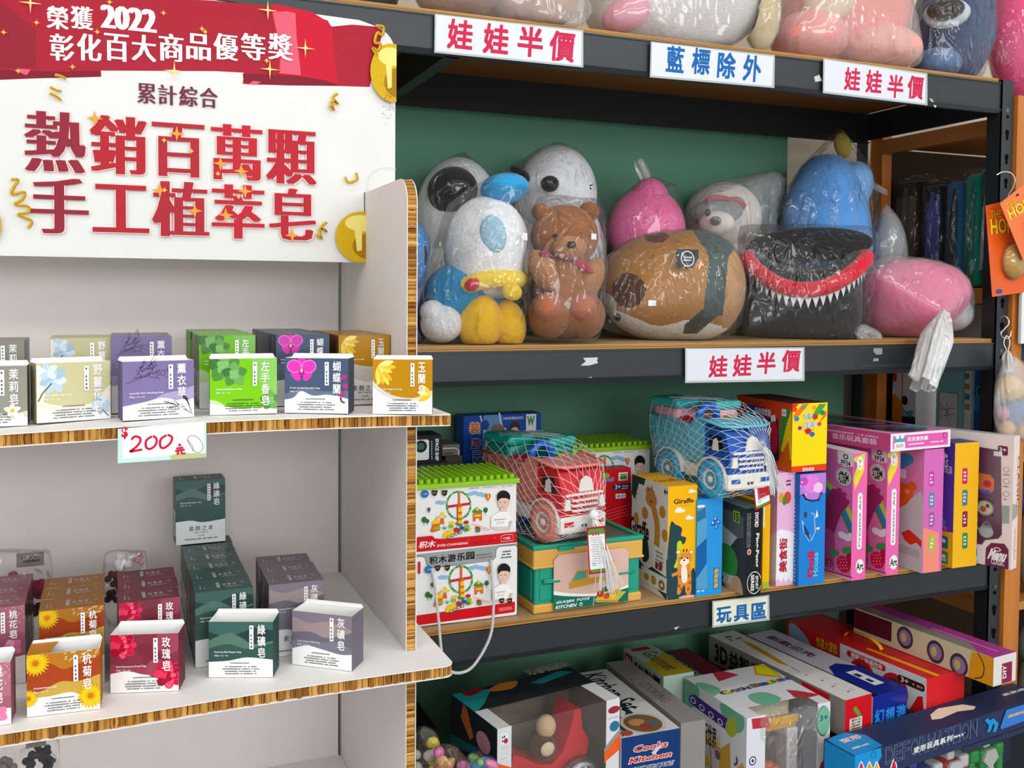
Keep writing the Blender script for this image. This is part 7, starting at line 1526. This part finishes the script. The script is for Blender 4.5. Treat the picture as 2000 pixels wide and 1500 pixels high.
# small bagged toys at the lower left and a dark carton behind
for i, (x, y, c, lab) in enumerate(((830, 1474, ('#3a7ab0', '#e8d23a', '#c9c5b8'), 'small bag of blue and yellow toys leaning by the cardboard display on the bottom shelf'), (880, 1492, ('#e07ab0', '#d8a060', '#c9c5b8'), 'small bag of pink toys in front of the black window box'), (938, 1508, ('#2a9ac8', '#7ab06a', '#e07ab0'), 'small bag of blue toys at the corner of the black window box'))):
    Yb_ = 1.44-.05*i; c0_ = at(x, y, Y=Yb_); r = thing('toy_bag', lab, 'bagged toys', (c0_.x, Yb_, S3), 0, 'small bagged toys on the bottom shelf')
    rg = random.Random(i); mb = MB()
    for k in range(22): mb.ell(c0_+V(rg.uniform(-.02, .02), rg.uniform(-.010, .010), rg.uniform(-.1, .022)), (rg.uniform(.006, .011), .008, rg.uniform(.006, .014)), plas(c[k % 3], .3), Matrix.Rotation(rg.uniform(0, 3), 3, 'Y'), 10, 7)
    for v in mb.v: v.z = max(v.z, S3+.002)
    mb.build('toys', r); bag(r, BAG, [(x-14, y-58+i*14, Yb_), (x+12, y-50+i*14, Yb_)], wr=.006, seed=30+i, flat=S3)
mb = MB(); mb.box((.20, 1.60, S3), (.53, 1.82, .575), M('#1b1a18', .5)); mb.build('carton_box', label='large dark carton at the back left of the bottom shelf', cat='carton')
# ================================================================== ORANGE BOOKCASE AT THE RIGHT AND THINGS HANGING ON THE POST
OW = wood('orange_pine', '#a2561a', '#c97a2c', 5, (1, 1, .12)); OWH = wood('orange_pine_boards', '#9a5a22', '#c07f3c', 5, (1, .12, 1))
bc = thing('bookcase', 'orange pine bookcase standing right of the black rack', 'bookcase', (2.1, 1.68, 0))
for nm, a, b_ in (('front_post', (1.7475, 1.463, 0), (1.792, 1.490, 1.772)), ('back_post', (1.752, 1.845, 0), (1.782, 1.885, 1.745)), ('front_post', (2.42, 1.463, 0), (2.455, 1.490, 1.772)), ('back_post', (2.42, 1.845, 0), (2.455, 1.885, 1.745))):
    mb = MB(); mb.box(a, b_, OW); mb.build(nm, bc)
for z in (1.735, 1.372, 1.015, .690, .30):
    mb = MB(); mb.box((1.752, 1.490, z-.018), (2.45, 1.845, z), OWH); mb.build('shelf_board', bc)
    mb = MB(); mb.box((1.752, 1.490, z-.034), (1.770, 1.845, z-.018), OWH); mb.build('side_rail', bc)
mb = MB(); mb.box((1.782, 1.877, .05), (2.42, 1.884, 1.72), M('#3a2a1c', .7)); mb.build('back_panel', bc); mb = MB(); mb.box((2.435, 1.49, .05), (2.44, 1.845, 1.72), M('#2a2018', .7)); mb.build('end_panel', bc)
# bagged school bags in the upper cubby
ZC = 1.3725
def cub(label, px0, px1, ytop, X, col, col2, seed):
    y1, y0 = at(px0, 480, X=X).y, at(px1, 480, X=X).y; zt_ = at((px0+px1)/2, ytop, X=X).z
    r = thing('bagged_backpack', label, 'bagged bag', (X+.06, (y0+y1)/2, ZC), 0, 'bagged goods in the bookcase cubby'); mb = MB(); mb.box((X, y0+.004, ZC+.002), (X+.11, y1-.004, zt_-.012), plush(col), .010); mb.build('body', r)
    mb = MB(); mb.box((X-.004, y0+.012, ZC+.01), (X-.0005, y1-.02, zt_-.05), plush(col2), .0015); mb.tube([(X-.006, (y0+y1)/2+.008, ZC+.04), (X-.010, (y0+y1)/2, ZC+(zt_-ZC)*.5), (X-.006, (y0+y1)/2-.008, zt_-.03)], .004, plush(col2), 8); mb.build('strap', r)
    bag(r, BAG, [], seed=seed, wr=.006, extra=[(X, y1, zt_+.004), (X+.05, y0, zt_+.004)], flat=ZC)
cub('dark brown bagged backpack at the back of the bookcase cubby', 1738, 1795, 345, 1.80, '#2a2420', '#5a4c40', 41)
cub('bagged backpack with purple and blue straps in the bookcase cubby', 1795, 1842, 352, 1.80, '#1c1f28', '#4a4a9a', 42)
cub('bagged blue and black backpack in the middle of the bookcase cubby', 1842, 1878, 345, 1.80, '#1f5f8a', '#22303a', 43)
cub('bagged teal backpack near the right post in the bookcase cubby', 1878, 1912, 330, 1.80, '#12806c', '#0f6a5a', 44)
cub('bagged black backpack with silver print, frontmost in the bookcase cubby', 1912, 1940, 320, 1.80, '#17191d', '#8a8f96', 45)
r = thing('bagged_cushion', 'brown bagged cushion lying on the backpacks at the back of the cubby', 'bagged cushion', (1.98, 1.74, ZC), 0, 'bagged goods in the bookcase cubby'); mb = MB(); mb.ell((1.985, 1.72, ZC+.15), (.055, .10, .145), plush('#5a3f36')); mb.build('body', r); bag(r, BAGM, [], seed=46, flat=ZC)
# boxes in the middle cubby
ZD = 1.0155
def cbox(label, X, pa, pb, ytop, depth, mat, draw=None, name='toy_box'):
    y1, y0 = min(1.843, at(pa, 800, X=X).y), at(pb, 800, X=X).y; zt_ = at((pa+pb)/2, ytop, X=X).z; mb = MB(); F = cuboid_faces(mb, (X, y1, ZD), (0, y0-y1, 0), (0, 0, zt_-ZD), (depth, 0, 0), mat)
    f = F['front']; f.px = True
    if draw: draw(f)
    return mb.build(name, label=label, cat='box', group='boxes in the bookcase')
ORG = M('#c9721c', .45)
def beer(f): f.poly([(1730, 700), (1760, 700), (1762, 780), (1728, 780)], M('#c9c5c8')); f.rect(1722, 742, 1752, 726, M('#b8401c')); f.ell(1733, 764, 14, 12, WB); f.poly([(1722, 772), (1750, 770), (1746, 815), (1720, 815)], M('#c9821c')); f.ell(1752, 790, 6, 16, M('#c9821c'))
cbox('orange box with a mug print at the back of the bookcase shelf', 1.80, 1716, 1760, 718, .1, ORG, beer)
cbox('white box with black logo beside the orange mug box', 1.80, 1762, 1788, 718, .1, M('#c9c9cc', .45), lambda f: (f.ell(1767, 782, 6, 9, BK), f.poly([(1740, 810), (1790, 815), (1790, 850), (1740, 850)], M('#10304a')), f.text('bet', 1763, 812, 1784, 798, M('#1f8a90'), .03)))
def pic(f): f.rect(1832, 835, 1872, 768, M('#6a9aa0'), .004); f.rect(1834, 833, 1870, 770, M('#d8d5da'), .003); [f.line([(a, b), (c, d)], .0012, M(q)) for a, b, c, d, q in ((1838, 790, 1858, 815, '#5a4a4a'), (1862, 785, 1845, 812, '#4a5a5a'), (1836, 800, 1868, 798, '#6a5a4a'), (1850, 784, 1850, 822, '#8a5a7a'), (1842, 812, 1866, 808, '#3a4a5a'), (1838, 786, 1838, 824, '#b07a9a'))]
cbox('pale teal box with a picture panel in the bookcase', 1.79, 1828, 1880, 716, .07, M('#86bcc0', .45), pic)
cbox('thin white and green booklet box beside the pale teal box', 1.79, 1883, 1896, 716, .08, M('#c9d5c9', .45), lambda f: [f.rect(1884, 740+k*20, 1894, 730+k*20, M(c)) for k, c in enumerate(('#5a8a4a', '#b86a5a', '#5a7a9a', '#9a8a4a'))])
def blue(f): f.ell(1915, 764, 9, 11, M('#4aa09a')); f.ell(1915, 764, 6, 8, M('#10303a')); f.ell(1910, 790, 6, 8, BK); f.ell(1911, 791, 3, 3, YEL); f.poly([(1900, 775), (1932, 770), (1932, 800), (1900, 800)], M('#2a7ac8'), 3)
cbox('blue box with round badge next to the right post in the bookcase', 1.79, 1902, 1930, 712, .07, M('#1450a8', .4), blue)
# white board seen under the cubby and small goods past the post
mb = MB(); mb.box((1.86, 1.60, 1.20), (1.866, 1.84, 1.335), M('#d5d5d2', .5)); mb.build('notice_card', label='plain white card standing under the cubby of the bookcase', cat='card')
bits = [((1992, 620), 1.48, (.03, .004, .055), '#e3e2e0', 'white price poster at the right edge beside the bookcase post', 'poster'), ((1996, 686), 1.48, (.016, .012, .02), '#1f5fa8', 'small blue packet at the right edge under the white poster', 'packet')]
for (x, y), Y_, sz, c, lab, cat in bits:
    p = at(x, y, Y=Y_-.03)+V(.03, 0, 0); mb = MB(); mb.box(tuple(p-V(*sz)), tuple(p+V(*sz)), M(c, .5), .001); mb.build(cat, label=lab, cat=cat)
for x, y, c, lab, rz in ((1996, 975, '#2f5fb0', 'blue and red toy pack on the bookcase board at the right edge', .05), (2000, 1048, '#d8c02a', 'yellow ball on the bookcase at the right edge', .04), (1992, 1130, '#6a5f8a', 'purple grey bag on the lower bookcase board', .05), (1996, 1262, '#6f6f6c', 'grey case at the bottom right edge', .05)):
    Yq = {975: 1.52, 1048: 1.61, 1130: 1.70}.get(y, 1.54); p = at(x, y, Y=Yq); base = (1.0155 if y < 900 else .6905 if y < 1160 else .3005); r = thing('shop_item', lab, 'shop item', (p.x+.04, Yq, base), 0, 'small goods on the bookcase')
    mb = MB(); zc = p.z; mb.ell((p.x+.045, Yq, zc), (.05, .040, rz), plas(c, .4)); 
    if zc-rz > base+.01: mb.ell((p.x+.045, Yq, (base+zc)/2), (.045, .038, (zc-base)/2+.001), plas('#8a7a70', .5))
    for v in mb.v: v.z = max(v.z, base+.001)
    mb.build('body', r)
mb = MB(); p = at(1985, 160, Y=1.60); mb.ell((p.x+.165, 1.62, 1.735+.085), (.08, .08, .084), plush('#5f4638')); mb.build('brown_bag', label='brown fabric bag lying on top of the bookcase', cat='bag')
# orange blister cards on a hook
SIL = M('#c9cbcc', .22, 'metal'); YH = 1.445
def blister(label, q, Y, shade, bx, by, br):
    pts = [at(*p, Y=Y) for p in q]; t = thing('blister_card', label, 'toy', tuple((pts[2]+pts[3])/2), 0, 'orange toy blister cards on the post')
    o, ux, vy = pts[3], pts[2]-pts[3], pts[0]-pts[3]; n = ux.cross(vy).normalized(); mb = MB(); c = M(shade, .35, 'gloss')
    mb.add(pts+[p-n*.0008 for p in pts], [(3, 2, 1, 0), (4, 5, 6, 7), (0, 1, 5, 4), (1, 2, 6, 5), (2, 3, 7, 6), (3, 0, 4, 7)], c)
    f = Face(mb, o, ux, vy); f.text('THE', .12, .86, .42, .94, BK, .06); f.text('THE', .12, .86, .42, .94, YEL, .02); f.text('HOMS', .10, .68, .92, .85, M('#7a3a10'), .07); f.text('HOMS', .10, .68, .92, .85, M('#f2cc2a'), .03); f.ell(.2, .05, .1, .05, M('#3a4a8a')); f.ell(.5, .97, .05, .02, BK)
    mb.build('card', t); c0 = o+ux*bx+vy*by; mb = MB(); mb.ell(c0+n*.006, (br*.8, .014, br), plush('#c2922a')); mb.build('toy_figure', t)
    mb = MB(); mb.ell(c0+n*.004, (br*.9, .021, br*1.08), CRINK); mb.build('clear_blister', t); return t
blister('orange blister card hanging behind, with a fuzzy yellow toy', ((1925, 402), (1992, 385), (2006, 570), (1938, 580)), YH, '#dd5a14', .62, .36, .036)
blister('orange blister card tilted in front, cut by the right edge', ((1953, 397), (2010, 352), (2062, 470), (1999, 510)), YH-.03, '#e8743c', .6, .35, .028)
mb = MB(); mb.tube(smooth([tuple(at(x, y, Y=Y_)) for x, y, Y_ in ((1946, 342, 1.466), (1958, 336, 1.462), (1974, 338, 1.455), (1982, 350, 1.448), (1978, 366, 1.444), (1970, 380, 1.440), (1968, 392, 1.436), (1974, 398, 1.432))], 6), .0016, SIL, 8); mb.build('wire_hook', label='silver wire hook carrying the orange blister cards', cat='hook')
# net bag of balls on an s hook
mb = MB(); mb.tube(smooth([tuple(at(x, y, Y=Y_)) for x, y, Y_ in ((1953, 622, 1.466), (1960, 617, 1.458), (1968, 622, 1.450), (1970, 632, 1.446), (1962, 642, 1.446), (1955, 650, 1.446), (1957, 658, 1.446), (1966, 661, 1.445), (1973, 656, 1.444), (1974, 646, 1.444))], 6), .0016, SIL, 8); mb.build('wire_hook', label='silver s shaped wire hook carrying the white net bag', cat='hook')
Yb_ = 1.435; kk = scl(1970, 780, Yb_); r = thing('ball_net_bag', 'white net bag of yellow, blue and orange balls hanging on the right post', 'toy', tuple(at(1972, 844, Y=Yb_)))
for x, y, rr, c in ((1972, 758, 26, '#e0b65a'), (2012, 764, 22, '#e3bd6a'), (1957, 806, 14, '#c9788a'), (1984, 804, 25, '#3f6fae'), (2016, 806, 16, '#4a76b0'), (1966, 836, 16, '#e0a04a'), (1996, 842, 17, '#e3b45a')): mb = MB(); E(mb, x, y, rr, rr, Yb_, rr*kk, plas(c, .4)); mb.build('ball', r)
bag(r, film('white_net', .3, .03, 60, .5, milk=.30), [(1964, 690, Yb_), (1980, 690, Yb_), (1945, 780, Yb_)], wr=.003, seed=51, name='net')
mb = MB(); tuft(mb, at(1968, 684, Y=Yb_), at(1968, 726, Y=Yb_), .016, BAGW, 52, 20, 3); mb.tube(smooth([tuple(at(x, y, Y=Yb_)) for x, y in ((1966, 684), (1961, 672), (1962, 662), (1966, 656), (1971, 662), (1972, 672), (1969, 684))], 5), .0012, M('#dfe2e4'), 6); mb.build('drawstring', r)
# ================================================================== REMAINING GOODS ON THE CARDBOARD DISPLAY
def posy(label, x0, x1, y0, y1, Y, z, blobs, band=None, seed=60):
    c = at((x0+x1)/2, y1, Y=Y); r = thing('flower_bag', label, 'bagged flowers', (c.x, Y, z), 0, 'clear bags of dried flowers'); mb = MB(); k = scl((x0+x1)/2, (y0+y1)/2, Y)
    for x, y, rr, col in blobs:
        p = at(x, y, Y=Y); p.z = max(p.z, z+rr*k+.001); rg = random.Random(int(x+y))
        for q in range(10): mb.ell(p+V(rg.gauss(0, .4), rg.gauss(0, .25), rg.gauss(0, .4))*rr*k, (rr*k*.42, rr*k*.3, rr*k*.42), M(col, .7), None, 12, 8)
    for v in mb.v: v.z = max(v.z, z+.001)
    mb.build('flowers', r)
    if band: mb = MB(); a, b_ = at(*band[0], Y=Y-.022), at(*band[1], Y=Y-.022); mb.box((a.x, a.y, b_.z), (b_.x, a.y+.0006, a.z), M('#75696a', .5)); f = Face(mb, (a.x, a.y, b_.z), (b_.x-a.x, 0, 0), (0, 0, a.z-b_.z)); f.ticks(.1, .3, .9, .8, BK, 2, .8); mb.build('header_card', r)
    ex = [at(x0, y0, Y=Y), at(x1, y0, Y=Y), V(at(x0, y1, Y=Y).x, Y, z+.001), V(at(x1, y1, Y=Y).x, Y, z+.001)]
    bag(r, BAG, [], seed=seed, wr=.003, extra=ex, flat=z)
posy('clear bag of yellow and magenta dried flowers behind the dusty pink soaps', -70, 96, 1078, 1240, 1.195, Z2+.0004, ((-20, 1150, 26, '#b8982a'), (25, 1145, 22, '#a83a6a'), (70, 1150, 24, '#a01f4a'), (40, 1170, 24, '#7a2a4a'), (75, 1185, 20, '#5a2a34'), (10, 1185, 22, '#6a3a2a')), ((32, 1082), (86, 1104)), 60)
posy('clear bag of dark red dried petals with white cotton, behind the wine red soaps', 206, 284, 1078, 1240, 1.19, Z2+.0004, ((238, 1098, 20, '#cfc4c6'), (270, 1092, 12, '#b8808e'), (222, 1130, 16, '#5a1f2a'), (250, 1140, 18, '#6a2430'), (225, 1165, 16, '#4a1a22')), None, 61)
posy('clear bag of dark dried lavender on the lowest display shelf', -40, 112, 1440, 1600, 1.10, Z3+.0004, ((82, 1470, 16, '#26242c'), (60, 1490, 18, '#2c2a34'), (92, 1492, 14, '#1f1e26'), (10, 1500, 20, '#7a746e')), ((50, 1438), (90, 1456)), 62)
